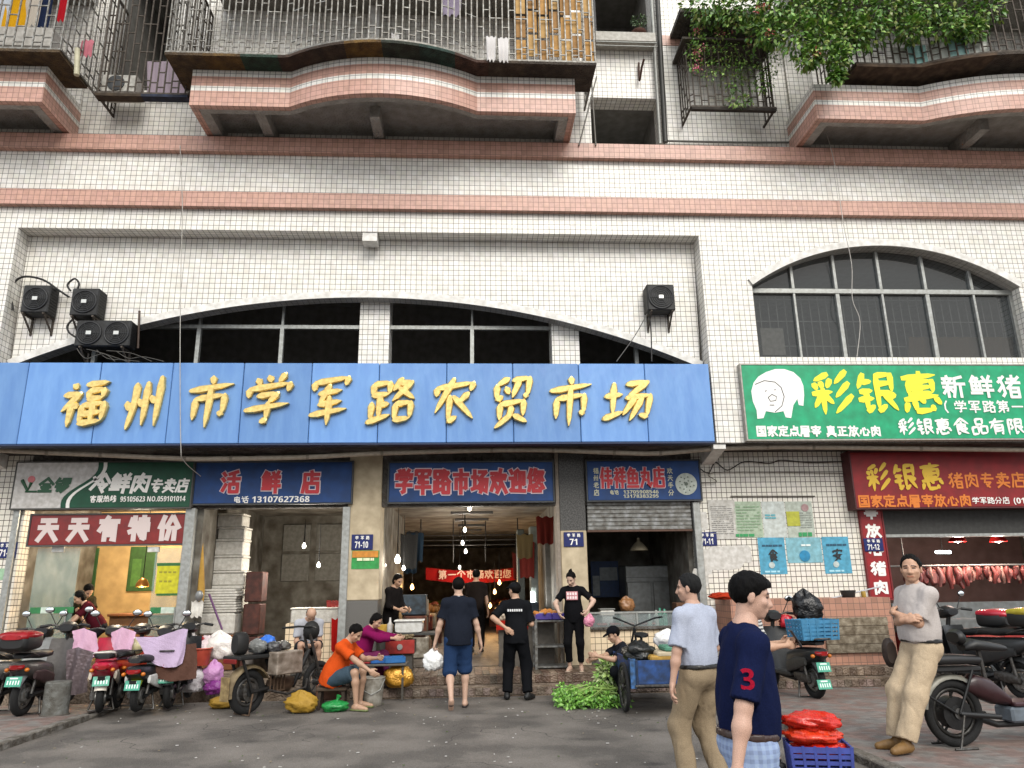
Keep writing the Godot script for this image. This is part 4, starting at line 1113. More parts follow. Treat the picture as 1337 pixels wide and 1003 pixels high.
func emblem(parent: Node3D) -> void:      # plain white pig silhouette
	var p := func(x: float, y: float) -> Vector2:
		var q := W(x, y, 0.935); return Vector2(q.x, q.y)
	var body := PackedVector2Array()
	for q in [[984, 500], [990, 492], [1000, 486], [1012, 482], [1024, 482], [1036, 486], [1045, 494], [1049, 504], [1050, 516], [1049, 530], [1043, 529], [1041, 521], [1036, 529], [1033, 546], [1026, 545], [1023, 537], [1012, 539], [1000, 537], [997, 546], [989, 547], [988, 536], [983, 524], [981, 511]]: body.append(p.call(q[0], q[1]))
	part(parent, "emblem", MB.new().extrude(body, 0.931, 0.937), paint("e6e4e0", 0.5, 0.0, ""))
	var l := MB.new()
	for s in [[[986, 502], [998, 497], [1012, 499], [1020, 506]], [[1020, 506], [1024, 518], [1021, 530], [1012, 538]], [[1003, 519], [1008, 515], [1014, 518], [1013, 523], [1006, 524], [1003, 519]], [[999, 511], [1001, 510]], [[1011, 509], [1013, 509]], [[1005, 529], [1011, 529]]]:
		var path := []
		for q in s: path.append(W(q[0], q[1], 0.938))
		l.tube(path, 0.007, 5)
	part(parent, "emblem_line", l, paint("2c2c2c", 0.6, 0.0, ""))
# ---------------------------------------------------------------- soft solids: capsules and ellipsoids joined smoothly and meshed as surface nets
class Soft:
	var prims := []          # each: kind, a, b, ra, rb, flat end, clips ...
	var k := 0.03
	var fold := 0.0          # depth of cloth folds
	var fold_f := Vector3(9, 5, 9)
	var nz := FastNoiseLite.new()
	func cap(a: Vector3, b: Vector3, ra: float, rb: float, flat := false) -> Soft:
		prims.append({"t": 0, "a": a, "b": b, "ra": ra, "rb": rb, "flat": flat}); return self
	func ell(c: Vector3, r: Vector3, bs := Basis.IDENTITY, clips := []) -> Soft:
		prims.append({"t": 1, "a": c, "r": r, "bs": bs, "inv": bs.inverse(), "clips": clips}); return self
	func cut(p: Vector3, n: Vector3) -> Soft:       # remove what lies beyond a plane
		prims.append({"t": 2, "a": p, "n": n}); return self
	func build(mb: MB, cell: float, colour = null) -> void:
		var lo := Vector3.INF; var hi := -Vector3.INF
		for p in prims:
			if p.t == 2: continue
			if p.t == 0:
				p.lo = p.a.min(p.b) - Vector3.ONE * maxf(p.ra, p.rb); p.hi = p.a.max(p.b) + Vector3.ONE * maxf(p.ra, p.rb)
			else:
				var e := Vector3.ZERO
				for i in 3: e[i] = sqrt(pow(p.bs.x[i] * p.r.x, 2) + pow(p.bs.y[i] * p.r.y, 2) + pow(p.bs.z[i] * p.r.z, 2))
				p.lo = p.a - e; p.hi = p.a + e
			lo = lo.min(p.lo); hi = hi.max(p.hi)
		var pad := cell * 2.5 + fold
		lo -= Vector3.ONE * pad; hi += Vector3.ONE * pad
		var nx := int((hi.x - lo.x) / cell) + 2; var ny := int((hi.y - lo.y) / cell) + 2; var nzz := int((hi.z - lo.z) / cell) + 2
		var sx := 1; var sy := nx; var sz := nx * ny
		var f := PackedFloat32Array(); f.resize(nx * ny * nzz); f.fill(1.0)
		var reach := k + cell * 2.0
		var jump := k + cell * 2.2 + fold; var lip := 0.6 / cell
		for p in prims:
			if p.t == 2: continue
			var i0 := Vector3i(((p.lo - lo - Vector3.ONE * reach) / cell).max(Vector3.ZERO)); var i1 := Vector3i((p.hi - lo + Vector3.ONE * reach) / cell)
			i1 = Vector3i(mini(i1.x + 1, nx - 1), mini(i1.y + 1, ny - 1), mini(i1.z + 1, nzz - 1))
			var a: Vector3 = p.a
			var isc: bool = p.t == 0
			var ba := Vector3.ZERO; var bb := 1.0; var ra := 0.0; var dr := 0.0; var flat := false; var dirn := Vector3.ZERO; var bpt := Vector3.ZERO
			var inv := Basis.IDENTITY; var r := Vector3.ONE; var rmin := 0.0; var clips := []
			if isc:
				ba = p.b - a; bb = maxf(ba.length_squared(), 1e-8); ra = p.ra; dr = p.rb - p.ra; flat = p.flat; dirn = ba.normalized(); bpt = p.b
			else:
				inv = p.inv; r = p.r; clips = p.clips
			for z in range(i0.z, i1.z + 1):
				for y in range(i0.y, i1.y + 1):
					var id := i0.x + y * sy + z * sz
					var q := lo + Vector3(i0.x, y, z) * cell
					var x := i0.x - 1
					while x < i1.x:
						x += 1
						var d: float
						if isc:
							var pa := q - a
							var h := clampf(pa.dot(ba) / bb, 0.0, 1.0)
							d = (pa - ba * h).length() - ra - dr * h
							if flat: d = maxf(d, (q - bpt).dot(dirn))
						else:
							var e := inv * (q - a)
							var k0 := (e / r).length(); var k1 := (e / (r * r)).length()
							d = k0 * (k0 - 1.0) / k1 if k1 > 1e-6 else -r.x
							for c in clips: d = maxf(d, (q - c[0]).dot(c[1]))
						if d > jump:      # nothing of this solid for some cells to come
							var sk := int((d - jump) * lip) + 1
							x += sk - 1; id += sk; q.x += cell * sk
							continue
						if d < -jump:
							var sk := mini(int((-d - jump) * lip) + 1, i1.x - x + 1)
							for e in sk: f[id + e] = minf(f[id + e], d)
							x += sk - 1; id += sk; q.x += cell * sk
							continue
						var o := f[id]
						var g := absf(o - d)
						if g < k:
							var hh := (k - g) / k
							f[id] = minf(o, d) - hh * hh * k * 0.25
						elif d < o: f[id] = d
						id += 1; q.x += cell
		# folds and plane cuts near the skin, then the net
		var cuts := prims.filter(func(p): return p.t == 2)
		var near := PackedInt32Array()
		var lim := cell * 2.0 + fold
		for i in f.size():
			if absf(f[i]) < lim: near.append(i)
		if fold > 0.0 or cuts.size():
			for i in near:
				var q := lo + Vector3(i % nx, (i / nx) % ny, i / sz) * cell
				if fold > 0.0: f[i] += fold * nz.get_noise_3d(q.x * fold_f.x * 10.0, q.y * fold_f.y * 10.0, q.z * fold_f.z * 10.0)
			for p in cuts:
				for i in f.size():
					if f[i] < 0.5: f[i] = maxf(f[i], (lo + Vector3(i % nx, (i / nx) % ny, i / sz) * cell - p.a).dot(p.n))
			if cuts.size():
				near = PackedInt32Array()
				for i in f.size():
					if absf(f[i]) < lim: near.append(i)
		var at := {}
		var corner := [0, sx, sy, sx + sy, sz, sz + sx, sz + sy, sz + sx + sy]
		var offs := []
		for c in 8: offs.append(Vector3(c & 1, (c >> 1) & 1, (c >> 2) & 1))
		var pts := PackedVector3Array(); var nor := PackedVector3Array()
		for i in near:
			if i + corner[7] >= f.size(): continue
			var v := []
			var neg := 0
			for c in 8:
				var s := f[i + corner[c]]; v.append(s)
				if s < 0.0: neg += 1
			if neg == 0 or neg == 8: continue
			var sum := Vector3.ZERO; var cnt := 0
			for e in [[0, 1], [2, 3], [4, 5], [6, 7], [0, 2], [1, 3], [4, 6], [5, 7], [0, 4], [1, 5], [2, 6], [3, 7]]:
				var va: float = v[e[0]]; var vb: float = v[e[1]]
				if (va < 0.0) != (vb < 0.0):
					sum += offs[e[0]].lerp(offs[e[1]], va / (va - vb)); cnt += 1
			at[i] = pts.size()
			pts.append(lo + (Vector3(i % nx, (i / nx) % ny, i / sz) + sum / cnt) * cell)
			nor.append(Vector3(v[1] + v[3] + v[5] + v[7] - v[0] - v[2] - v[4] - v[6], v[2] + v[3] + v[6] + v[7] - v[0] - v[1] - v[4] - v[5], v[4] + v[5] + v[6] + v[7] - v[0] - v[1] - v[2] - v[3]))
		var base := mb.v.size()
		for j in pts.size():
			if colour != null: mb.c = colour.call(pts[j])
			mb.put(pts[j], nor[j])
		mb.c = Color.WHITE
		for i in at:
			var s0 := f[i] < 0.0
			for ax in [[sx, sy, sz], [sy, sz, sx], [sz, sx, sy]]:
				var j: int = i + ax[0]
				if j >= f.size() or (f[j] < 0.0) == s0: continue
				var b1: int = i - ax[1]; var b2: int = i - ax[2]; var b3: int = i - ax[1] - ax[2]
				if not (at.has(b1) and at.has(b2) and at.has(b3)): continue
				var A: int = base + at[i]; var B1: int = base + at[b1]; var C: int = base + at[b3]; var D: int = base + at[b2]
				if s0: mb.ix.append_array([A, C, B1, A, D, C])
				else: mb.ix.append_array([A, B1, C, A, C, D])

# ---------------------------------------------------------------- people
# own frame: +z forward, +y up, +x the person's left
func bend(a: Vector3, b: Vector3, l1: float, l2: float, hint: Vector3) -> Vector3:     # middle joint of a two-bone limb
	var d := b - a; var L := minf(d.length(), (l1 + l2) * 0.999)
	var dir := d.normalized()
	var x := (l1 * l1 - l2 * l2 + L * L) / (2 * L)
	var h := sqrt(maxf(l1 * l1 - x * x, 0.0))
	var o := (hint - dir * hint.dot(dir)).normalized()
	return a + dir * x + o * h
const SKIN := Color(0.55, 0.33, 0.22)
func person(label: String, at: Vector3, turn: float, P: Dictionary) -> Node3D:
	var S: float = P.get("h", 1.70) / 1.70
	var cell: float = P.get("cell", 0.016)
	var fem: bool = P.get("fem", false)
	var fat: float = P.get("fat", 1.0)
	var t := thing("person", label, "person", at, turn)
	var hip: Vector3 = P.get("hip", V(0, 0.90 * S, 0))
	var lean: float = P.get("lean", 0.03); var side: float = P.get("side", 0.0); var twist: float = P.get("twist", 0.0)
	var tb := Basis(Vector3.UP, twist) * Basis(Vector3.RIGHT, lean) * Basis(Vector3.BACK, side)     # trunk
	var T := func(x: float, y: float, z: float) -> Vector3: return hip + tb * (V(x, y, z) * S)
	var shw := 0.155 if fem else 0.172
	var sho := {1: T.call(shw, 0.462, -0.012), -1: T.call(-shw, 0.462, -0.012)}
	var neck: Vector3 = T.call(0, 0.545, 0.0)
	var hb := tb * Basis(Vector3.UP, P.get("head_yaw", 0.0)) * Basis(Vector3.RIGHT, P.get("head_pitch", 0.0))
	var hc := neck + tb * V(0, 0.055, 0.0) * S + hb * V(0, 0.085, 0.025) * S
	var up_arm := 0.285 * S; var fore := 0.245 * S; var thigh := 0.425 * S; var shin := 0.415 * S
	var wrist := {}; var elbow := {}; var ankle := {}; var knee := {}; var hipj := {}
	for s in [1, -1]:
		var nm := "l" if s == 1 else "r"
		wrist[s] = P.get("hand_" + nm, V(0.26 * s, 0.80, 0.08) * S)
		elbow[s] = bend(sho[s], wrist[s], up_arm, fore, P.get("elbow_" + nm, V(0.4 * s, -0.2, -1)))
		var dv: Vector3 = wrist[s] - elbow[s]; wrist[s] = elbow[s] + dv.normalized() * fore
		ankle[s] = P.get("foot_" + nm, V(0.10 * s, 0.075, 0.0) * S)
		hipj[s] = hip + tb * V(0.088 * s, -0.02, 0) * S
		knee[s] = bend(hipj[s], ankle[s], thigh, shin, P.get("knee_" + nm, V(0.12 * s, 0, 1)))
		var kv: Vector3 = ankle[s] - knee[s]; ankle[s] = knee[s] + kv.normalized() * shin
	# --- skin: one continuous body
	var skin: Color = P.get("skin", SKIN)
	var body := MB.new()
	var b := Soft.new(); b.k = 0.04 * S
	b.ell(T.call(0, 0.36, 0.0), V(0.145 * (0.92 if fem else 1.0), 0.17, 0.098) * S, tb).ell(T.call(0, 0.14, 0.01), V(0.125, 0.15, 0.095) * S * fat, tb).ell(T.call(0, -0.01, -0.01), V(0.15, 0.11, 0.10) * S, tb)
	b.cap(sho[1], sho[-1], 0.05 * S, 0.05 * S).cap(T.call(0, 0.47, -0.01), neck + tb * V(0, 0.06, 0.012) * S, 0.07 * S, 0.053 * S)
	for s in [1, -1]:
		b.cap(T.call(0.04 * s, 0.52, -0.015), sho[s], 0.045 * S, 0.045 * S)
		b.cap(sho[s], elbow[s], 0.048 * S, 0.035 * S).cap(elbow[s], elbow[s].lerp(wrist[s], 0.35), 0.034 * S, 0.036 * S).cap(elbow[s].lerp(wrist[s], 0.35), wrist[s], 0.036 * S, 0.025 * S)
		b.cap(hipj[s], knee[s], 0.082 * S, 0.050 * S)
		var cf: Vector3 = knee[s].lerp(ankle[s], 0.3)
		b.cap(knee[s], cf, 0.047 * S, 0.050 * S).cap(cf, ankle[s], 0.050 * S, 0.032 * S)
	b.build(body, cell * 1.1)
	# --- head
	var hs: float = S * P.get("head", 1.0)
	var hd := Soft.new(); hd.k = 0.018
	var Hh := func(x: float, y: float, z: float) -> Vector3: return hc + hb * (V(x, y, z) * hs)
	hd.ell(Hh.call(0, 0.035, -0.012), V(0.074, 0.088, 0.092) * hs, hb).ell(Hh.call(0, -0.03, 0.022), V(0.062, 0.078, 0.066) * hs * V(P.get("face", 1.0), 1, 1), hb)
	hd.ell(Hh.call(0, -0.085, 0.048), V(0.032, 0.024, 0.030) * hs, hb).cap(neck, Hh.call(0, -0.05, -0.02), 0.052 * S, 0.050 * S)
	hd.cap(Hh.call(0, 0.008, 0.084), Hh.call(0, -0.030, 0.100), 0.009 * hs, 0.014 * hs)
	for s in [1, -1]:
		hd.ell(Hh.call(0.076 * s, -0.005, -0.012), V(0.009, 0.030, 0.018) * hs, hb * Basis(Vector3.UP, 0.3 * s)).cap(Hh.call(0.014 * s, -0.034, 0.088), Hh.call(0.016 * s, -0.034, 0.084), 0.009 * hs, 0.009 * hs)
		hd.cap(Hh.call(0.018 * s, 0.024, 0.078), Hh.call(0.046 * s, 0.026, 0.062), 0.008 * hs, 0.007 * hs).ell(Hh.call(0.04 * s, -0.022, 0.058), V(0.022, 0.018, 0.018) * hs, hb)
	hd.cap(Hh.call(-0.018, -0.062, 0.078), Hh.call(0.018, -0.062, 0.078), 0.007 * hs, 0.007 * hs)
	var inv := (hb * Basis.from_scale(Vector3.ONE * hs)).inverse()
	hd.build(body, P.get("head_cell", 0.0085), func(p: Vector3) -> Color:
		var q: Vector3 = inv * (p - hc)
		if q.z > 0.045:
			var ex := absf(absf(q.x) - 0.031)
			if ex < 0.014 and absf(q.y - 0.006) < 0.0055: return Color(0.10, 0.07, 0.06)
			if ex < 0.019 and absf(q.y - 0.026 - 0.1 * (0.031 - absf(q.x))) < 0.0055: return Color(0.10, 0.07, 0.06)
			if absf(q.x) < 0.024 and absf(q.y + 0.062) < 0.0065: return Color(1.0, 0.66, 0.60)
		return Color.WHITE)
	# --- hands with five fingers
	for s in [1, -1]:
		var nm := "l" if s == 1 else "r"
		var fd: Vector3 = P.get("point_" + nm, (wrist[s] - elbow[s])).normalized()
		var pn: Vector3 = P.get("palm_" + nm, V(-s, 0, 0)); pn = (pn - fd * pn.dot(fd)).normalized()      # palm faces
		var lat: Vector3 = fd.cross(pn) * s * -1.0                 # toward the thumb
		var curl: float = P.get("curl_" + nm, 0.45)
		var hnd := Soft.new(); hnd.k = 0.012
		var w0: Vector3 = wrist[s]
		hnd.cap(w0 - fd * 0.02 * S, w0 + fd * 0.03 * S, 0.025 * S, 0.024 * S)
		var hbz := Basis(lat, fd, lat.cross(fd))
		hnd.ell(w0 + fd * 0.055 * S, V(0.042, 0.05, 0.017) * S, hbz)
		for i in 4:
			var root: Vector3 = w0 + fd * (0.088 - 0.006 * absf(i - 1.2)) * S + lat * (0.028 - i * 0.019) * S
			var len1 := [0.036, 0.041, 0.038, 0.030][i] as float
			var c1 := curl * (0.7 + 0.12 * i)
			var d1: Vector3 = (fd * cos(c1) + pn * sin(c1)); var d2: Vector3 = (fd * cos(c1 * 2.1) + pn * sin(c1 * 2.1)); var d3: Vector3 = (fd * cos(c1 * 2.9) + pn * sin(c1 * 2.9))
			var p1: Vector3 = root + d1 * len1 * S; var p2: Vector3 = p1 + d2 * len1 * 0.72 * S; var p3: Vector3 = p2 + d3 * len1 * 0.5 * S
			hnd.cap(root - fd * 0.015 * S, p1, 0.0092 * S, 0.0086 * S).cap(p1, p2, 0.0086 * S, 0.008 * S).cap(p2, p3, 0.008 * S, 0.0068 * S)
		var tr: Vector3 = w0 + fd * 0.03 * S + lat * 0.028 * S
		var t1: Vector3 = tr + (fd * 0.62 + lat * 0.6 + pn * 0.45).normalized() * 0.042 * S
		hnd.cap(tr - fd * 0.01 * S, t1, 0.013 * S, 0.010 * S).cap(t1, t1 + (fd * 0.85 + lat * 0.15 + pn * 0.5).normalized() * 0.03 * S, 0.010 * S, 0.008 * S)
		hnd.build(body, P.get("hand_cell", 0.0065))
	# --- bare feet belong to the body too
	var shoe: String = P.get("shoe", "")
	var foot_dir := {}
	for s in [1, -1]:
		var nm := "l" if s == 1 else "r"
		foot_dir[s] = P.get("toe_" + nm, V(0.15 * s, 0, 1)).normalized()
		if shoe == "" or P.get("sandal", false):
			var ft := Soft.new(); ft.k = 0.02
			foot_shape(ft, ankle[s], foot_dir[s], S, 0.0); ft.build(body, 0.010)
	var skm := mt("skin_%s" % skin.to_html(), skin.linear_to_srgb(), 0.55, 0.0, "fine", "", 6.0)
	part(t, "body", body, skm)
	# --- clothes
	var n := FastNoiseLite.new(); n.seed = int(at.x * 100); n.frequency = 0.07; n.fractal_octaves = 3; n.fractal_type = FastNoiseLite.FRACTAL_RIDGED
	var gap: float = P.get("loose", 0.014) * S
	var top: String = P.get("top", "")
	if top != "":
		var m := Soft.new(); m.k = 0.05 * S; m.fold = P.get("folds", 0.009); m.nz = n; m.fold_f = V(6, 2.6, 6)
		var hem: float = P.get("hem", -0.06)
		m.ell(T.call(0, 0.36, 0.0), (V(0.150 * (0.92 if fem else 1.0), 0.175, 0.104) * S + Vector3.ONE * gap), tb)
		m.ell(T.call(0, 0.14, 0.012), (V(0.132, 0.19, 0.100) * S * V(fat, 1, fat) + Vector3.ONE * gap), tb)
		m.ell(T.call(0, hem + 0.12, -0.004), V(0.158 if hem < 0 else 0.146, 0.34, 0.122 if hem < 0 else 0.112) * S * V(lerpf(1.0, fat, 0.8), 1, fat) + Vector3.ONE * gap * 1.5, tb, [[T.call(0, hem, 0), tb * V(0, -1, 0)]])
		m.cap(sho[1], sho[-1], 0.05 * S + gap * 0.6, 0.05 * S + gap * 0.6)
		for s in [1, -1]: m.cap(T.call(0.045 * s, 0.512, -0.015), sho[s], 0.045 * S + gap * 0.5, 0.045 * S + gap * 0.5)
		m.cap(T.call(0, 0.46, -0.015), T.call(0, 0.525, -0.008), 0.085 * S, 0.068 * S, true)
		var sl: float = P.get("sleeve", 0.75)     # share of the upper arm, or past 1 onto the forearm
		for s in [1, -1]:
			if sl <= 1.0: m.cap(sho[s], sho[s].lerp(elbow[s], sl), 0.049 * S + gap * 0.6, 0.050 * S + gap * 1.3, true)
			else: m.cap(sho[s], elbow[s], 0.049 * S + gap * 0.6, 0.042 * S + gap).cap(elbow[s], elbow[s].lerp(wrist[s], sl - 1.0), 0.046 * S + gap, 0.034 * S + gap, true)
		var mb := MB.new()
		var colf = P.get("top_colour")
		var tinv := tb.inverse()
		if colf != null: m.build(mb, cell, func(p: Vector3) -> Color: return colf.call(tinv * (p - hip) / S))
		else: m.build(mb, cell)
		part(t, "shirt", mb, cloth(top))
		if P.has("collar"):
			var c := Soft.new(); c.k = 0.01
			c.cap(T.call(0, 0.515, -0.012), T.call(0, 0.548, -0.006), 0.072 * S, 0.066 * S, true); var cm := MB.new(); c.build(cm, 0.009); part(t, "collar", cm, cloth(P.collar))
	var low: String = P.get("low", "")
	if low != "":
		var m := Soft.new(); m.k = 0.045 * S; m.fold = P.get("low_folds", 0.009); m.nz = n; m.fold_f = V(6, 3.2, 6)
		m.ell(T.call(0, 0.0, -0.012), V(0.150, 0.115, 0.112) * S * V(lerpf(1.0, fat, 0.6), 1, lerpf(1.0, fat, 0.6)) + Vector3.ONE * gap, tb, [[T.call(0, P.get("waist", 0.075), 0), tb * V(0, 1, 0)]])
		var leg: float = P.get("leg", 1.92)       # 1 = to the knee, 2 = to the ankle
		var wide: float = P.get("wide", 0.02) * S
		for s in [1, -1]:
			if leg <= 1.0: m.cap(hipj[s], hipj[s].lerp(knee[s], leg), 0.090 * S + gap, 0.060 * S + wide + gap, true)
			else: m.cap(hipj[s], knee[s], 0.090 * S + gap, 0.060 * S + wide).cap(knee[s], knee[s].lerp(ankle[s], leg - 1.0), 0.060 * S + wide, 0.050 * S + wide, true)
		var mb := MB.new(); m.build(mb, cell); part(t, "trousers" if leg > 1.3 else "shorts", mb, P.get("low_mat", cloth(low)))
		if P.has("belt"):
			var bl := Soft.new(); bl.k = 0.02
			bl.ell(T.call(0, 0.02, -0.008), V(0.152 * lerpf(1, fat, 0.7), 0.3, 0.114 * lerpf(1, fat, 0.8)) * S + Vector3.ONE * (gap + 0.007), tb, [[T.call(0, 0.072, 0), tb * V(0, 1, 0)], [T.call(0, 0.036, 0), tb * V(0, -1, 0)]])
			var bm := MB.new(); bl.build(bm, minf(cell, 0.011)); part(t, "belt", bm, paint(P.belt, 0.4))
	if shoe != "":
		for s in [1, -1]:
			var f := Soft.new(); f.k = 0.022
			if P.get("sandal", false):
				f.cap(ankle[s] + V(0, -0.066, 0) * S - foot_dir[s] * 0.055 * S, ankle[s] + V(0, -0.07, 0) * S + foot_dir[s] * 0.155 * S, 0.034 * S, 0.042 * S)
				f.prims[0].flat = false
				f.cut(ankle[s] + V(0, -0.056, 0) * S, V(0, 1, 0)); f.cut(ankle[s] + V(0, -0.078, 0) * S, V(0, -1, 0))
				f.cap(ankle[s] + V(0, -0.03, 0) * S + foot_dir[s] * 0.09 * S, ankle[s] + V(0, -0.035, 0) * S + foot_dir[s] * 0.12 * S, 0.02, 0.02)
			else: foot_shape(f, ankle[s], foot_dir[s], S, 0.008)
			var fm := MB.new(); f.build(fm, 0.010); part(t, "shoe", fm, paint(shoe, 0.6, 0.0, "mottle", 4.0))
	# --- hair or cap
	var hm := Soft.new(); hm.k = 0.015; hm.fold = P.get("hair_rough", 0.007); n = FastNoiseLite.new(); n.frequency = 0.25; n.seed = 5; hm.nz = n; hm.fold_f = V(14, 6, 14)
	var style: String = P.get("hair", "short")
	var hair_col: String = P.get("hair_col", "14110f")
	if style != "none":
		var back := [Hh.call(0, -0.02, -0.03), hb * V(0, -0.75, 0.45).normalized()]
		var front := [Hh.call(0, P.get("hairline", 0.068), 0.05), hb * V(0, -0.45, 0.9).normalized()]
		hm.ell(Hh.call(0, 0.042, -0.016), V(0.082, 0.092, 0.099) * hs, hb, [back, front])
		hm.ell(Hh.call(0, 0.03, -0.035), V(0.081, 0.085, 0.082) * hs, hb, [[Hh.call(0, -0.035, -0.03), hb * V(0, -0.95, 0.2).normalized()], [Hh.call(0, 0, 0.0), hb * V(0, -0.25, 1).normalized()]])
		if style == "bun": hm.ell(Hh.call(0, 0.125, -0.05), V(0.035, 0.035, 0.035) * hs, hb).cap(Hh.call(0, 0.13, -0.05), Hh.call(0.02, 0.17, -0.055), 0.02, 0.012)
		if style == "full": hm.ell(Hh.call(0, 0.062, 0.012), V(0.078, 0.060, 0.085) * hs, hb, [[Hh.call(0, 0.052, 0.07), hb * V(0, -0.8, 0.35).normalized()]])
		if style == "bob": hm.ell(Hh.call(0, -0.01, -0.03), V(0.088, 0.105, 0.085) * hs, hb, [[Hh.call(0, 0, 0.0), hb * V(0, -0.1, 1).normalized()]])
		if style == "bald": hm.prims.clear(); hm.ell(Hh.call(0, 0.01, -0.03), V(0.081, 0.075, 0.088) * hs, hb, [[Hh.call(0, -0.03, -0.03), hb * V(0, -0.9, 0.3).normalized()], [Hh.call(0, 0.06, 0), hb * V(0, 0.8, 0.6).normalized()]])
		var mb := MB.new(); hm.build(mb, P.get("head_cell", 0.0085)); var hmat := mt("hair_" + hair_col, Color(hair_col).darkened(0.25), 0.6, 0.0, "fine", "rough", 9.0, 0.6); hmat.metallic_specular = 0.2; part(t, "hair", mb, hmat)
	if P.has("cap"):
		var c := Soft.new(); c.k = 0.012
		c.ell(Hh.call(0, 0.05, -0.01), V(0.089, 0.085, 0.104) * hs, hb, [[Hh.call(0, 0.035, 0), hb * V(0, -1, 0.12).normalized()]])
		c.ell(Hh.call(0, 0.045, 0.11), V(0.07, 0.010, 0.065) * hs, hb * Basis(Vector3.RIGHT, 0.2))
		var mb := MB.new(); c.build(mb, 0.009); part(t, "cap", mb, cloth(P.cap))
	t.set_meta("j", {"wl": wrist[1], "wr": wrist[-1], "head": hc, "hb": hb, "tb": tb, "hip": hip, "S": S})
	return t
func foot_shape(f: Soft, an: Vector3, d: Vector3, S: float, g: float) -> void:
	var dn := V(0, -1, 0)
	if absf(d.y) > 0.25: dn = (dn - d * dn.dot(d)).normalized()
	f.cap(an, an + dn * 0.035 * S, 0.036 * S + g, 0.038 * S + g)
	f.cap(an + dn * 0.036 * S - d * 0.035 * S, an + dn * 0.045 * S + d * 0.10 * S, 0.034 * S + g, 0.030 * S + g)
	f.cap(an + dn * 0.035 * S + d * 0.06 * S, an + dn * 0.052 * S + d * 0.165 * S, 0.036 * S + g, 0.026 * S + g)
	f.cut(an + dn * (0.075 * S + g * 0.3), dn)
func world_of(t: Node3D, p: Vector3) -> Vector3: return t.transform * p
# ---------------------------------------------------------------- scooters and carts; own frame: +z forward, wheels stand on y = 0
func spoked(t: Node3D, called: String, c: Vector3, R: float, w: float, rim: Material, hub := 0.06, spokes := 6) -> MeshInstance3D:
	var ty := part(t, called, MB.new().torus(c, R - w * 0.5, w * 0.5, Vector3.RIGHT, 32, 8, 0.95), mt("tyre", Color(0.055, 0.054, 0.053), 0.85, 0.0, "fine", "rough", 4.0, 0.6))
	var rm := MB.new().torus(c, R - w * 1.15, w * 0.28, Vector3.RIGHT, 26, 6)
	for k in spokes:
		var a := TAU * k / spokes
		rm.bar(c + V(0, cos(a), sin(a)) * hub * 0.8, c + V(0, cos(a), sin(a)) * (R - w * 1.1), 0.022, 0.012)
	rm.disc(c, hub, w * 1.3, Vector3.RIGHT, 16); part(ty, "rim", rm, rim)
	part(ty, "hub_cap", MB.new().disc(c, hub * 0.5, w * 1.5, Vector3.RIGHT, 12), paint("2a2b2c", 0.5, 0.4))
	return ty
func plate_on(t: Node3D, at: Vector3, tilt := 0.15) -> void:
	var m := MB.new(); m.xf = Transform3D(Basis(Vector3.RIGHT, tilt), at); m.box(Vector3.ZERO, V(0.20, 0.125, 0.008), 0.003)
	var p := part(t, "licence_plate", m, paint("49a58c", 0.4, 0.0, "mottle", 3.0))
	var l := MB.new(); l.xf = m.xf
	for k in 5: l.box(V(-0.07 + k * 0.034, -0.012, -0.006), V(0.016, 0.05, 0.003))
	l.box(V(0, 0.04, -0.006), V(0.1, 0.018, 0.003)); part(p, "plate_marks", l, paint("cfe0d8", 0.5, 0.0, ""))
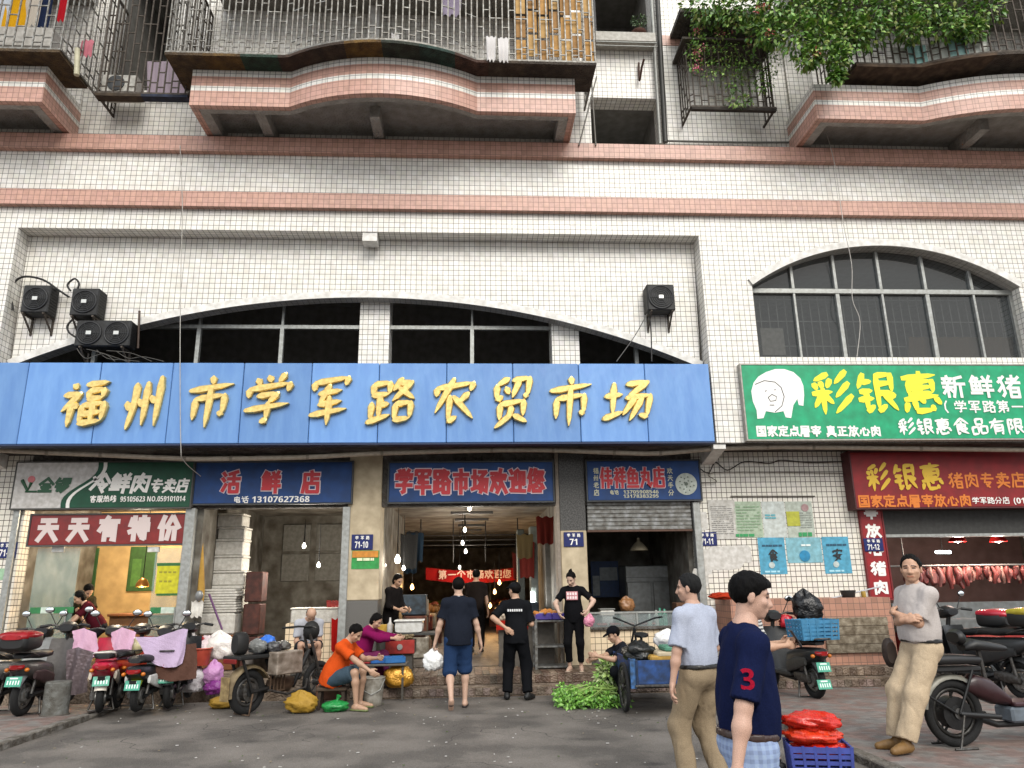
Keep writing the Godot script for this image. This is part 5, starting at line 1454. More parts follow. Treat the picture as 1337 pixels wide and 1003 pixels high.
func scooter(label: String, at: Vector3, turn: float, O: Dictionary) -> Node3D:
	var L: float = O.get("wb", 1.22); var R: float = O.get("R", 0.235)
	var zr := -L * 0.46; var zf := L * 0.54
	at -= Basis(Vector3.UP, turn) * V(0, 0, zr)      # the place given is where the rear wheel stands
	var t := thing("scooter", label, "scooter", at, turn, "scooters parked in front of the market")
	var pc: Material = paint(O.get("col", "50504e"), O.get("rough", 0.35), 0.0, "mottle", 2.0); var pb: Material = paint(O.get("col2", "222324"), 0.5, 0.0, "mottle", 2.0)
	var blk: Material = paint("161616", 0.6, 0.0, "fine", 3.0); var met: Material = mt("dull_metal", Color(0.42, 0.42, 0.42), 0.45, 0.7, "dirt", "", 3.0)
	var rimm: Material = mt("rim_metal", Color(O.get("rim", "5a5c5e")), 0.4, 0.6, "dirt", "", 3.0)
	spoked(t, "rear_wheel", V(0, R, zr), R, 0.10, rimm, 0.10, 5); spoked(t, "front_wheel", V(0, R, zf), R, 0.09, rimm, 0.06, 6)
	# rear body: shell round the seat, tail and mudguard
	var hgt: float = O.get("seat_y", 0.72)
	part(t, "rear_body", MB.new().sections([[0, hgt - 0.10, zr - 0.30, 0.05, 0.035], [0, hgt - 0.13, zr - 0.22, 0.12, 0.075], [0, hgt - 0.17, zr - 0.05, 0.155, 0.11], [0, hgt - 0.21, zr + 0.2, 0.165, 0.14], [0, hgt - 0.28, zr + 0.42, 0.15, 0.17], [0, hgt - 0.33, zr + 0.50, 0.11, 0.15]], 18, 2.8), pc)
	for s in [-1, 1]: part(t, "side_panel", MB.new().sections([[0.15 * s, hgt - 0.24, zr - 0.08, 0.02, 0.05], [0.163 * s, hgt - 0.27, zr + 0.12, 0.022, 0.085], [0.155 * s, hgt - 0.34, zr + 0.40, 0.02, 0.08]], 10), pb)
	part(t, "mudguard", MB.new().torus(V(0, R, zr), R + 0.035, 0.045, Vector3.RIGHT, 24, 6, 1.3) if false else fender(V(0, R, zr), R + 0.03, 0.075, 0.5, 2.7), paint(O.get("guard", "2a2b2c"), 0.5, 0.0, "mottle", 2.0))
	part(t, "frame", MB.new().tube([V(0, 0.27, zr + 0.15), V(0, 0.22, zr + 0.5), V(0, 0.24, zf - 0.35), V(0, 0.55, zf - 0.17)], 0.035, 8).tube([V(0.1, R, zr), V(0.11, 0.27, zr + 0.25)], 0.03, 8).tube([V(-0.1, R, zr), V(-0.11, 0.27, zr + 0.25)], 0.03, 8), blk)
	part(t, "motor_cover", MB.new().sections([[0.10, R + 0.02, zr - 0.04, 0.035, 0.05], [0.105, R + 0.03, zr + 0.12, 0.045, 0.075], [0.10, R + 0.05, zr + 0.3, 0.03, 0.05]], 12), met)
	for s in [-1, 1]: part(t, "shock_absorber", MB.new().tube([V(0.11 * s, R + 0.02, zr - 0.02), V(0.12 * s, hgt - 0.18, zr + 0.05)], 0.022, 8), met)
	part(t, "seat", MB.new().sections([[0, hgt + 0.0, zr - 0.24, 0.07, 0.02], [0, hgt + 0.02, zr - 0.16, 0.125, 0.05], [0, hgt + 0.015, zr + 0.05, 0.14, 0.055], [0, hgt - 0.005, zr + 0.2, 0.135, 0.05], [0, hgt + 0.0, zr + 0.42, 0.11, 0.05], [0, hgt - 0.01, zr + 0.5, 0.06, 0.03]], 16, 2.6), paint(O.get("seat", "1b1b1c"), 0.55, 0.0, "fine", 3.0))
	part(t, "footboard", MB.new().box(V(0, 0.285, (zr + 0.45 + zf - 0.28) / 2), V(0.27, 0.05, zf - zr - 0.62), 0.015), pb)
	# front shield, column and bars
	part(t, "leg_shield", MB.new().grid(shield_rows(zf), false, true), pc)
	part(t, "front_fairing", MB.new().sections([[0, 0.62, zf - 0.20, 0.14, 0.30], [0, 0.64, zf - 0.12, 0.11, 0.26], [0, 0.66, zf - 0.05, 0.05, 0.16]], 16, 2.4), pc)
	part(t, "front_mudguard", fender(V(0, R, zf), R + 0.025, 0.06, 0.15, 2.0), pc)
	for s in [-1, 1]: part(t, "fork", MB.new().tube([V(0.065 * s, R, zf), V(0.07 * s, 0.62, zf - 0.13)], 0.02, 8), met)
	var by: float = O.get("bar_y", 1.0)
	part(t, "steering_column", MB.new().tube([V(0, 0.6, zf - 0.14), V(0, by, zf - 0.26)], 0.03, 8), blk)
	var steer: float = O.get("steer", 0.0)
	var hb := Node3D.new()
	var bar := MB.new(); bar.xf = Transform3D(Basis(Vector3.UP, steer), V(0, by, zf - 0.26))
	bar.tube([V(-0.34, 0.03, -0.10), V(-0.2, 0.05, -0.02), V(0, 0.0, 0.0), V(0.2, 0.05, -0.02), V(0.34, 0.03, -0.10)], 0.014, 7)
	var bp := part(t, "handlebar", bar, met)
	for s in [-1, 1]:
		var g := MB.new(); g.xf = bar.xf; g.tube([V(0.22 * s, 0.047, -0.03), V(0.35 * s, 0.028, -0.105)], 0.02, 8); part(bp, "grip", g, blk)
		g = MB.new(); g.xf = bar.xf; g.tube([V(0.2 * s, 0.05, 0.0), V(0.33 * s, 0.025, -0.04)], 0.007, 5); part(bp, "brake_lever", g, met)
	part(t, "head_cowl", MB.new().sections([[0, by + 0.01, zf - 0.34, 0.10, 0.05], [0, by + 0.01, zf - 0.25, 0.13, 0.085], [0, by - 0.01, zf - 0.15, 0.10, 0.085], [0, by - 0.02, zf - 0.10, 0.06, 0.05]], 14), paint(O.get("cowl", "1f2022"), 0.45, 0.0, "mottle", 2.0))
	part(t, "headlight", MB.new().ell(V(0, by - 0.02, zf - 0.12), V(0.065, 0.06, 0.045)), paint("c9ccce", 0.15))
	if O.get("mirrors", true):
		for s in [-1, 1]:
			var m := MB.new(); m.tube([V(0.17 * s, by + 0.05, zf - 0.27), V(0.24 * s, by + 0.17, zf - 0.27), V(0.27 * s, by + 0.23, zf - 0.28)], 0.007, 6); var st := part(t, "mirror", m, blk)
			m = MB.new(); m.ell(V(0.28 * s, by + 0.26, zf - 0.28), V(0.068, 0.045, 0.016)); part(st, "mirror_back", m, blk)
			m = MB.new(); m.ell(V(0.28 * s, by + 0.26, zf - 0.292), V(0.060, 0.038, 0.009)); part(st, "mirror_glass", m, mt("mirror", Color(0.85, 0.87, 0.88), 0.08, 1.0))
	part(t, "tail_light", MB.new().sections([[0, hgt - 0.13, zr - 0.325, 0.05, 0.02], [0, hgt - 0.13, zr - 0.295, 0.085, 0.036], [0, hgt - 0.12, zr - 0.25, 0.10, 0.04]], 12), paint("8e1316", 0.2))
	for s in [-1, 1]: part(t, "indicator", MB.new().ell(V(0.125 * s, hgt - 0.16, zr - 0.24), V(0.03, 0.026, 0.03)), paint("c9701c", 0.25))
	if O.get("plate", true): plate_on(t, V(0, hgt - 0.30, zr - R * 0.98 - 0.03), 0.25); part(t, "plate_bracket", MB.new().bar(V(0, hgt - 0.24, zr - 0.24), V(0, hgt - 0.36, zr - R - 0.005), 0.09, 0.012), blk)
	# rack, stand
	if O.get("rack", true): part(t, "grab_rail", MB.new().tube([V(-0.12, hgt - 0.01, zr + 0.02), V(-0.13, hgt + 0.05, zr - 0.2), V(-0.09, hgt + 0.07, zr - 0.36), V(0.09, hgt + 0.07, zr - 0.36), V(0.13, hgt + 0.05, zr - 0.2), V(0.12, hgt - 0.01, zr + 0.02)], 0.012, 7), met if not O.has("rail") else paint(O.rail, 0.4))
	part(t, "stand", MB.new().tube([V(-0.09, 0.22, zr + 0.24), V(-0.16, 0.012, zr + 0.16)], 0.014, 6).tube([V(0.09, 0.22, zr + 0.24), V(0.16, 0.012, zr + 0.16)], 0.014, 6).tube([V(-0.16, 0.014, zr + 0.16), V(0.16, 0.014, zr + 0.16)], 0.011, 6), met)
	if O.has("box"):
		part(t, "top_box", MB.new().sections([[0, hgt + 0.19, zr - 0.47, 0.14, 0.07], [0, hgt + 0.19, zr - 0.43, 0.20, 0.115], [0, hgt + 0.19, zr - 0.25, 0.21, 0.12], [0, hgt + 0.19, zr - 0.09, 0.20, 0.11], [0, hgt + 0.19, zr - 0.05, 0.15, 0.08]], 18, 3.4), blk)
		part(t, "top_box_lid", MB.new().sections([[0, hgt + 0.255, zr - 0.485, 0.12, 0.03], [0, hgt + 0.265, zr - 0.44, 0.195, 0.055], [0, hgt + 0.275, zr - 0.25, 0.215, 0.06], [0, hgt + 0.265, zr - 0.08, 0.19, 0.05]], 18, 3.0), paint(O.box, 0.25))
	return t
func fender(c: Vector3, R: float, w: float, a0: float, a1: float) -> MB:      # curved strip over a wheel; angles from the front, over the top
	var rows := []
	for i in 13:
		var a := lerpf(a0, a1, i / 12.0)
		var d := V(0, sin(a), cos(a))
		var r := []
		for q in [[-1.0, -0.03], [-0.9, 0.0], [-0.4, 0.016], [0.4, 0.016], [0.9, 0.0], [1.0, -0.03]]: r.append(c + d * (R + q[1]) + V(q[0] * w, 0, 0))
		rows.append(r)
	return MB.new().grid(rows)
func shield_rows(zf: float) -> Array:
	var rows := []
	for j in 7:
		var u := j / 6.0
		var y := lerpf(0.28, 0.92, u); var w := lerpf(0.14, 0.205, sin(u * 2.2)); var row := []
		for i in 9:
			var s := i / 4.0 - 1.0
			row.append(V(s * w, y, zf - lerpf(0.36, 0.24, u) - 0.05 * s * s))
		rows.append(row)
	return rows
func quilt(label: String, frame: Transform3D, pts: Array, mat: Material, sd: int) -> void:      # padded windshield apron: outline rows given left to right, top to bottom
	var rows := []; var k := pts.size(); var m: int = pts[0].size()
	var N := 18; var M := 14
	for j in M + 1:
		var row := []
		for i in N + 1:
			var u := i * (m - 1.0) / N; var v := j * (k - 1.0) / M
			var i0 := mini(int(u), m - 2); var j0 := mini(int(v), k - 2)
			var p: Vector3 = pts[j0][i0].lerp(pts[j0][i0 + 1], u - i0).lerp(pts[j0 + 1][i0].lerp(pts[j0 + 1][i0 + 1], u - i0), v - j0)
			row.append(frame * (p + V(0, 0, 0.012 * sin(i * 2.1 + sd) * sin(j * 2.3) + 0.02 * sin(i * 0.6 + j * 0.35 + sd))))
		rows.append(row)
	solo("windshield_apron", label, "apron", MB.new().grid(rows), mat)
func build_vehicles() -> void:
	var p0 := 0.055
	# row before the left shop, tails to the street
	scooter("silver grey scooter cut by the wall end of the left row", G(-14, 932, p0), PI - 0.05, {"col": "8c8e8d", "rim": "9a9c9c", "guard": "6a6c6c"})
	scooter("dark grey scooter with a red topped luggage box", G(26, 936, p0), PI + 0.02, {"col": "4a4644", "col2": "3c2a2a", "box": "9c1a20", "guard": "77787a", "R": 0.26, "seat_y": 0.76, "bar_y": 1.06})
	scooter("pink red and cream moped with a white grab rail", G(129, 931, p0), PI + 0.33, {"col": "c01c40", "col2": "d8cfc0", "rail": "dcd9d4", "R": 0.2, "seat_y": 0.72, "guard": "d8d0c4", "wb": 1.1})
	scooter("small lime green electric scooter with white battery cover", G(178, 930, p0), PI + 0.02, {"col": "23272a", "col2": "dcdcda", "guard": "9aa81e", "R": 0.21, "seat_y": 0.66, "bar_y": 0.98, "wb": 1.05, "rack": false})
	scooter("black scooter behind the brown and lilac quilted apron", V(W(222, 900, 2.0).x, 0.03, 2.0), PI + 0.1, {"col": "1e1f22", "bar_y": 1.05, "R": 0.22, "wb": 1.05, "mirrors": false})
	# quilted windshield aprons slung on the handlebars, and a foil one
	var pk := mt("pink_satin", Color("e2b4ce"), 0.5, 0.0, "fine", "cloth", 4.0, 0.6); var li := mt("lilac_quilt", Color("cbb4d2"), 0.65, 0.0, "fine", "cloth", 5.0, 0.8); var br := mt("brown_quilt", Color("5b3a2c"), 0.85, 0.0, "fine", "cloth", 5.0, 0.8)
	var Q := func(list: Array, z: float) -> Array: return list.map(func(r): return r.map(func(q): return W(q[0], q[1], z)))
	quilt("pink satin apron draped over the left grip of the pink moped", Transform3D(), Q.call([[[95, 824], [110, 820], [125, 827]], [[97, 836], [112, 840], [129, 846]], [[92, 852], [110, 857], [127, 857]], [[98, 861], [108, 863], [119, 861]]], 1.85), pk, 1)
	quilt("pink satin apron draped over the right grip of the pink moped", Transform3D(), Q.call([[[146, 826], [160, 819], [178, 826]], [[145, 840], [158, 841], [175, 838]], [[149, 854], [160, 858], [170, 854]], [[155, 866], [164, 870], [170, 864]]], 1.85), pk, 2)
	quilt("lilac quilted apron spread over a black scooter", Transform3D(), Q.call([[[176, 832], [205, 832], [238, 821], [246, 822]], [[184, 846], [210, 843], [235, 838], [243, 836]], [[190, 858], [212, 858], [235, 856], [241, 850]], [[203, 868], [215, 872], [230, 871], [238, 866]]], 2.35), li, 3)
	quilt("brown quilted apron hanging below the lilac one", Transform3D(), Q.call([[[204, 862], [215, 862], [240, 842], [256, 840]], [[203, 874], [222, 872], [244, 868], [257, 870]], [[204, 886], [222, 890], [244, 888], [257, 886]]], 2.30), br, 5)
	quilt("silver foil windshield apron standing beside the pink moped", Transform3D(), Q.call([[[88, 849], [102, 845], [122, 852]], [[86, 875], [100, 876], [116, 880]], [[85, 907], [97, 908], [113, 904]]], 2.1), mt("foil", Color(0.55, 0.50, 0.52), 0.3, 0.6, "mottle", "cloth", 2.0), 7)
	scooter("orange red scooter hidden behind the pink moped", V(W(152, 900, 1.95).x, 0.03, 1.9), PI + 0.1, {"col": "a83a22", "bar_y": 1.02, "plate": false, "rack": false, "wb": 1.05, "mirrors": false})
	# right side
	var sb := scooter("worn black scooter carrying a blue basket at the red tiled wall", G(1066, 913, 0.05), PI + 0.12, {"col": "26282a", "col2": "3a3a38", "guard": "3c3d3d", "R": 0.25, "seat_y": 0.74, "bar_y": 1.06, "rim": "4a3c34"})
	basket(sb, V(0, 0.79, -0.66), V(0.56, 0.27, 0.42), paint("3b7fa8", 0.5))
	plate_on(sb, V(0.02, 0.22, -0.84), 0.3)
	scooter("black scooter with a red lidded luggage box at the pork counter", G(1296, 905, 0.05), PI + 0.35, {"col": "232426", "box": "b5283a", "R": 0.25, "seat_y": 0.82, "bar_y": 1.08, "guard": "2a2a2a"})
	scooter("dark scooter with a red and yellow box lid beside the pork counter", G(1340, 915, 0.05), PI + 0.3, {"col": "2c2e30", "box": "b0a030", "R": 0.25, "seat_y": 0.86, "bar_y": 1.1})
	big_bike(); cargo_bike(); tricycle()
func basket(t: Node3D, c: Vector3, s: Vector3, m: Material) -> void:      # slatted plastic crate, open at the top
	var b := part(t, "basket", MB.new().box(c + V(0, 0.008, 0), V(s.x * 0.94, 0.016, s.z * 0.94)), m)
	for k in 2:
		for r in 5:
			var y := c.y + 0.03 + r * (s.y - 0.06) / 4.0; var g := 0.94 + 0.06 * r / 4.0
			part(b, "slat", MB.new().box(V(c.x, y, c.z + (k * 2 - 1) * s.z * 0.5 * g), V(s.x * g, s.y * 0.12 if r < 4 else s.y * 0.18, 0.012)), m)
			part(b, "slat", MB.new().box(V(c.x + (k * 2 - 1) * s.x * 0.5 * g, y, c.z), V(0.012, s.y * 0.12 if r < 4 else s.y * 0.18, s.z * g - 0.014)), m)
		for i in 6:
			var u := (i - 2.5) / 5.0
			part(b, "rib", MB.new().bar(V(c.x + u * s.x * 0.92, c.y, c.z + (k * 2 - 1) * s.z * 0.475), V(c.x + u * s.x * 0.98, c.y + s.y, c.z + (k * 2 - 1) * s.z * 0.505), 0.022, 0.016), m)
			part(b, "rib", MB.new().bar(V(c.x + (k * 2 - 1) * s.x * 0.475, c.y, c.z + u * s.z * 0.9), V(c.x + (k * 2 - 1) * s.x * 0.505, c.y + s.y, c.z + u * s.z * 0.96), 0.016, 0.022), m)
func big_bike() -> void:      # near right: dark electric bike with a long grey footboard, its rear wheel towards us
	var a := G(1252, 976, 0.06)
	var t := thing("scooter", "big black electric bike with grey footboard that the man leans on", "scooter", V(a.x, 0.06, a.z), PI / 2 + 0.10, "scooters parked in front of the market")
	var blk: Material = paint("141414", 0.5, 0.0, "fine", 3.0); var met: Material = mt("dull_metal", Color.WHITE)
	var R := 0.31
	var w := spoked(t, "rear_wheel", V(0, R, 0), R, 0.085, mt("wheel_alloy", Color(0.22, 0.22, 0.215), 0.4, 0.6, "dirt", "", 3.0), 0.15, 5)
	part(w, "motor", MB.new().disc(V(0, R, 0), 0.15, 0.12, Vector3.RIGHT, 24), paint("1c1c1c", 0.45, 0.3)); part(w, "motor_boss", MB.new().disc(V(0, R, 0), 0.05, 0.17, Vector3.RIGHT, 14), met)
	part(t, "mudguard", fender(V(0, R, 0), R + 0.03, 0.06, 0.6, 3.0), paint("7d7b72", 0.45, 0.2))
	var rk := part(t, "rear_seat", MB.new().sections([[0, 0.80, -0.36, 0.10, 0.02], [0, 0.80, -0.30, 0.13, 0.045], [0, 0.80, 0.0, 0.135, 0.05], [0, 0.79, 0.30, 0.12, 0.04], [0, 0.79, 0.34, 0.08, 0.02]], 16, 3.2), blk)
	part(rk, "rack_frame", MB.new().box(V(0, 0.71, 0.0), V(0.2, 0.05, 0.62), 0.015).tube([V(0.1, 0.7, -0.3), V(0.1, 0.5, -0.34), V(0.08, R, -0.02)], 0.012, 6).tube([V(-0.1, 0.7, -0.3), V(-0.1, 0.5, -0.34), V(-0.08, R, -0.02)], 0.012, 6).tube([V(0.1, 0.7, 0.2), V(0.09, R, 0.0)], 0.014, 6).tube([V(-0.1, 0.7, 0.2), V(-0.09, R, 0.0)], 0.014, 6), blk)
	part(t, "saddle", MB.new().sections([[0, 0.90, 0.20, 0.06, 0.03], [0, 0.93, 0.28, 0.125, 0.06], [0, 0.91, 0.44, 0.12, 0.05], [0, 0.89, 0.60, 0.07, 0.04], [0, 0.88, 0.68, 0.04, 0.025]], 16), blk)
	part(t, "back_pad", MB.new().sections([[0, 1.00, 0.12, 0.09, 0.05], [0, 1.0, 0.16, 0.12, 0.08], [0, 0.99, 0.20, 0.09, 0.05]], 14), blk)
	part(t, "seat_post", MB.new().tube([V(0, 0.45, 0.42), V(0, 0.88, 0.38)], 0.022, 8), met)
	part(t, "body_cover", MB.new().sections([[0, 0.55, 0.16, 0.05, 0.05], [0, 0.55, 0.25, 0.09, 0.11], [0, 0.49, 0.42, 0.10, 0.12], [0, 0.41, 0.58, 0.10, 0.05]], 16), paint("30161a", 0.35))
	part(t, "footboard", MB.new().box(V(0, 0.375, 0.98), V(0.26, 0.04, 0.80), 0.012), paint("3b1c22", 0.5))
	part(t, "battery_box", MB.new().box(V(0, 0.28, 0.95), V(0.24, 0.14, 0.82), 0.02), paint("66707a", 0.4))
	part(t, "frame", MB.new().tube([V(0, 0.30, 0.1), V(0, 0.185, 0.45), V(0, 0.185, 1.35), V(0, 0.6, 1.52)], 0.03, 8), blk)
	part(t, "swing_arm", MB.new().tube([V(0.09, R, 0), V(0.1, 0.27, 0.42)], 0.025, 8).tube([V(-0.09, R, 0), V(-0.1, 0.27, 0.42)], 0.025, 8), blk)
	part(t, "stand", MB.new().tube([V(-0.12, 0.3, 0.02), V(-0.16, 0.015, -0.1)], 0.012, 6).tube([V(0.12, 0.3, 0.02), V(0.16, 0.015, -0.1)], 0.012, 6).tube([V(-0.16, 0.015, -0.16), V(-0.16, 0.015, 0.08)], 0.012, 6).tube([V(0.16, 0.015, -0.16), V(0.16, 0.015, 0.08)], 0.012, 6), met)
	spoked(t, "front_wheel", V(0, 0.3, 1.75), 0.3, 0.08, mt("wheel_alloy", Color.WHITE), 0.07, 5)
	part(t, "leg_shield", MB.new().grid(shield_rows(1.78), false, true), paint("34202a", 0.3))
	part(t, "fork", MB.new().tube([V(0.07, 0.3, 1.75), V(0.06, 0.75, 1.62), V(0, 1.05, 1.52)], 0.02, 8).tube([V(-0.07, 0.3, 1.75), V(-0.06, 0.75, 1.62), V(0, 1.05, 1.52)], 0.02, 8), met)
	part(t, "handlebar", MB.new().tube([V(-0.33, 1.1, 1.40), V(0, 1.05, 1.52), V(0.33, 1.1, 1.40)], 0.014, 8), met)
func cargo_bike() -> void:      # beaten old delivery moped loaded with bags
	var a := G(318, 934, 0.0)
	var t := thing("scooter", "battered delivery moped with a rusty pannier box, loaded with bags", "scooter", V(a.x + 0.02, 0, a.z), PI - 0.62, "scooters parked in front of the market")
	var blk: Material = paint("171615", 0.7, 0.0, "dirt", 2.0); var met: Material = mt("dull_metal", Color.WHITE); var rust: Material = paint("6d5744", 0.8, 0.2, "dirt", 1.5)
	var R := 0.29
	spoked(t, "rear_wheel", V(0, R, 0), R, 0.11, met, 0.12, 6); spoked(t, "front_wheel", V(0, R, 1.28), R, 0.09, met, 0.06, 8)
	part(t, "mudguard", fender(V(0, R, 0), R + 0.045, 0.085, 0.4, 3.3), paint("8a7a5c", 0.7, 0.1, "dirt", 1.5))
	part(t, "tail_flap", MB.new().box(V(0, 0.36, -R - 0.07), V(0.17, 0.30, 0.012), 0.004), paint("a38e62", 0.7, 0.0, "dirt", 2.0))
	part(t, "rear_rack", MB.new().box(V(0, 0.74, 0.08), V(0.36, 0.05, 0.75), 0.012), blk)
	part(t, "tail_light", MB.new().box(V(0, 0.70, -0.31), V(0.26, 0.06, 0.03), 0.008), paint("7a1512", 0.3))
	part(t, "frame", MB.new().tube([V(0, 0.68, 0.3), V(0, 0.35, 0.45), V(0, 0.28, 0.8), V(0, 0.75, 1.08)], 0.03, 8).tube([V(0.12, 0.72, -0.2), V(0.11, R, 0)], 0.02, 7).tube([V(-0.12, 0.72, -0.2), V(-0.11, R, 0)], 0.02, 7).tube([V(-0.1, R, 0), V(-0.06, 0.32, 0.5)], 0.025, 7).tube([V(0.1, R, 0), V(0.06, 0.32, 0.5)], 0.025, 7), blk)
	part(t, "engine", MB.new().sections([[0, 0.34, 0.38, 0.08, 0.07], [0, 0.34, 0.45, 0.13, 0.11], [0, 0.33, 0.66, 0.13, 0.11], [0, 0.35, 0.76, 0.07, 0.07]], 12), rust)
	var cg := MB.new()
	for k in 5: cg.bar(V(-0.2, 0.28, 0.22 + k * 0.06), V(-0.2, 0.5, 0.22 + k * 0.06), 0.014)
	cg.bar(V(-0.2, 0.28, 0.2), V(-0.2, 0.28, 0.48), 0.016).bar(V(-0.2, 0.5, 0.2), V(-0.2, 0.5, 0.48), 0.016); part(t, "crash_bar", cg, rust)
	for s in [-1, 1]: part(t, "pannier_box", MB.new().box(V(0.25 * s, 0.64, 0.42), V(0.2, 0.30, 0.46), 0.015), paint("9a8f84", 0.7, 0.1, "dirt", 1.6))
	part(t, "lower_frame", MB.new().tube([V(-0.2, 0.3, 0.2), V(-0.22, 0.22, 0.5), V(-0.2, 0.26, 0.85), V(-0.12, 0.36, 0.95)], 0.018, 7).tube([V(0.2, 0.3, 0.2), V(0.22, 0.22, 0.5), V(0.2, 0.26, 0.85), V(0.12, 0.36, 0.95)], 0.018, 7), met)
	for s in [-1, 1]: part(t, "fork", MB.new().tube([V(0.07 * s, R, 1.28), V(0.07 * s, 0.75, 1.1), V(0.06 * s, 0.98, 1.02)], 0.022, 8), met)
	part(t, "handlebar", MB.new().tube([V(-0.36, 1.06, 0.86), V(-0.15, 1.08, 0.98), V(0.15, 1.08, 0.98), V(0.36, 1.06, 0.86)], 0.015, 7), blk)
	part(t, "headlight_cowl", MB.new().ell(V(0, 1.02, 1.1), V(0.13, 0.14, 0.12)), blk)
	part(t, "tool_box", MB.new().sections([[0, 0.92, -0.26, 0.07, 0.12], [0, 0.92, -0.22, 0.11, 0.15], [0, 0.92, -0.12, 0.11, 0.15], [0, 0.92, -0.08, 0.07, 0.12]], 14), blk)
	part(t, "stand", MB.new().tube([V(-0.1, R, 0.02), V(-0.15, 0.013, -0.06), V(0.15, 0.013, -0.06), V(0.1, R, 0.02)], 0.014, 6), rust)
	for q in [[-0.04, 0.86, 0.1, 0.15, 0.10, 0.13, "6f706e", "grey plastic bag tied on the delivery moped"], [0.08, 0.87, 0.34, 0.15, 0.12, 0.16, "2360b8", "blue plastic bag tied on the delivery moped"], [-0.13, 0.84, 0.30, 0.12, 0.09, 0.12, "3a3a3c", "dark plastic bag on the delivery moped rack"], [0.0, 0.84, 0.56, 0.13, 0.08, 0.12, "55534e", "dusty sack on the delivery moped seat"]]:
		var m := MB.new(); m.xf = t.transform; bag_shape(m, V(q[0], q[1], q[2]), V(q[3], q[4], q[5]), int(q[2] * 100)); solo("plastic_bag", q[7], "bag", m, mt("bag_" + q[6], Color(q[6]), 0.35, 0.0, "", "cloth", 3.0, 1.2))
func bag_shape(m: MB, c: Vector3, r: Vector3, sd: int, knot := false) -> void:     # crumpled sack
	var nz := FastNoiseLite.new(); nz.seed = sd; nz.frequency = 1.9; nz.fractal_octaves = 3; nz.fractal_type = FastNoiseLite.FRACTAL_RIDGED
	var nb := FastNoiseLite.new(); nb.seed = sd + 9; nb.frequency = 0.8
	var rows := []; var tilt := V(nb.get_noise_1d(3.0), 0, nb.get_noise_1d(9.0)) * 0.7
	for j in 19:
		var t := PI * j / 18.0 - PI / 2; var row := []
		for i in 30:
			var a := TAU * i / 30
			var d := V(cos(a) * cos(t), sin(t), sin(a) * cos(t))
			var k := 0.84 + 0.26 * nz.get_noise_3d(d.x * 1.3, d.y * 0.9, d.z * 1.3) + 0.28 * nb.get_noise_3d(d.x, d.y, d.z)
			var p := V(d.x * r.x * k, maxf(d.y * k, -0.72) * r.y, d.z * r.z * k)
			if knot and d.y > 0.55:
				var u := (d.y - 0.55) / 0.45
				var pl := 1.0 + 0.25 * u * sin(a * 5.0 + sd)
				p = V(p.x * lerpf(1.0, 0.55, u) * pl, r.y * lerpf(0.55 * k, 0.95 + 0.22 * sin(a * 3.0 + sd), u), p.z * lerpf(1.0, 0.55, u) * pl)
				p += tilt * r.y * u * 0.5
			row.append(c + p)
		rows.append(row)
	m.grid(rows, true)
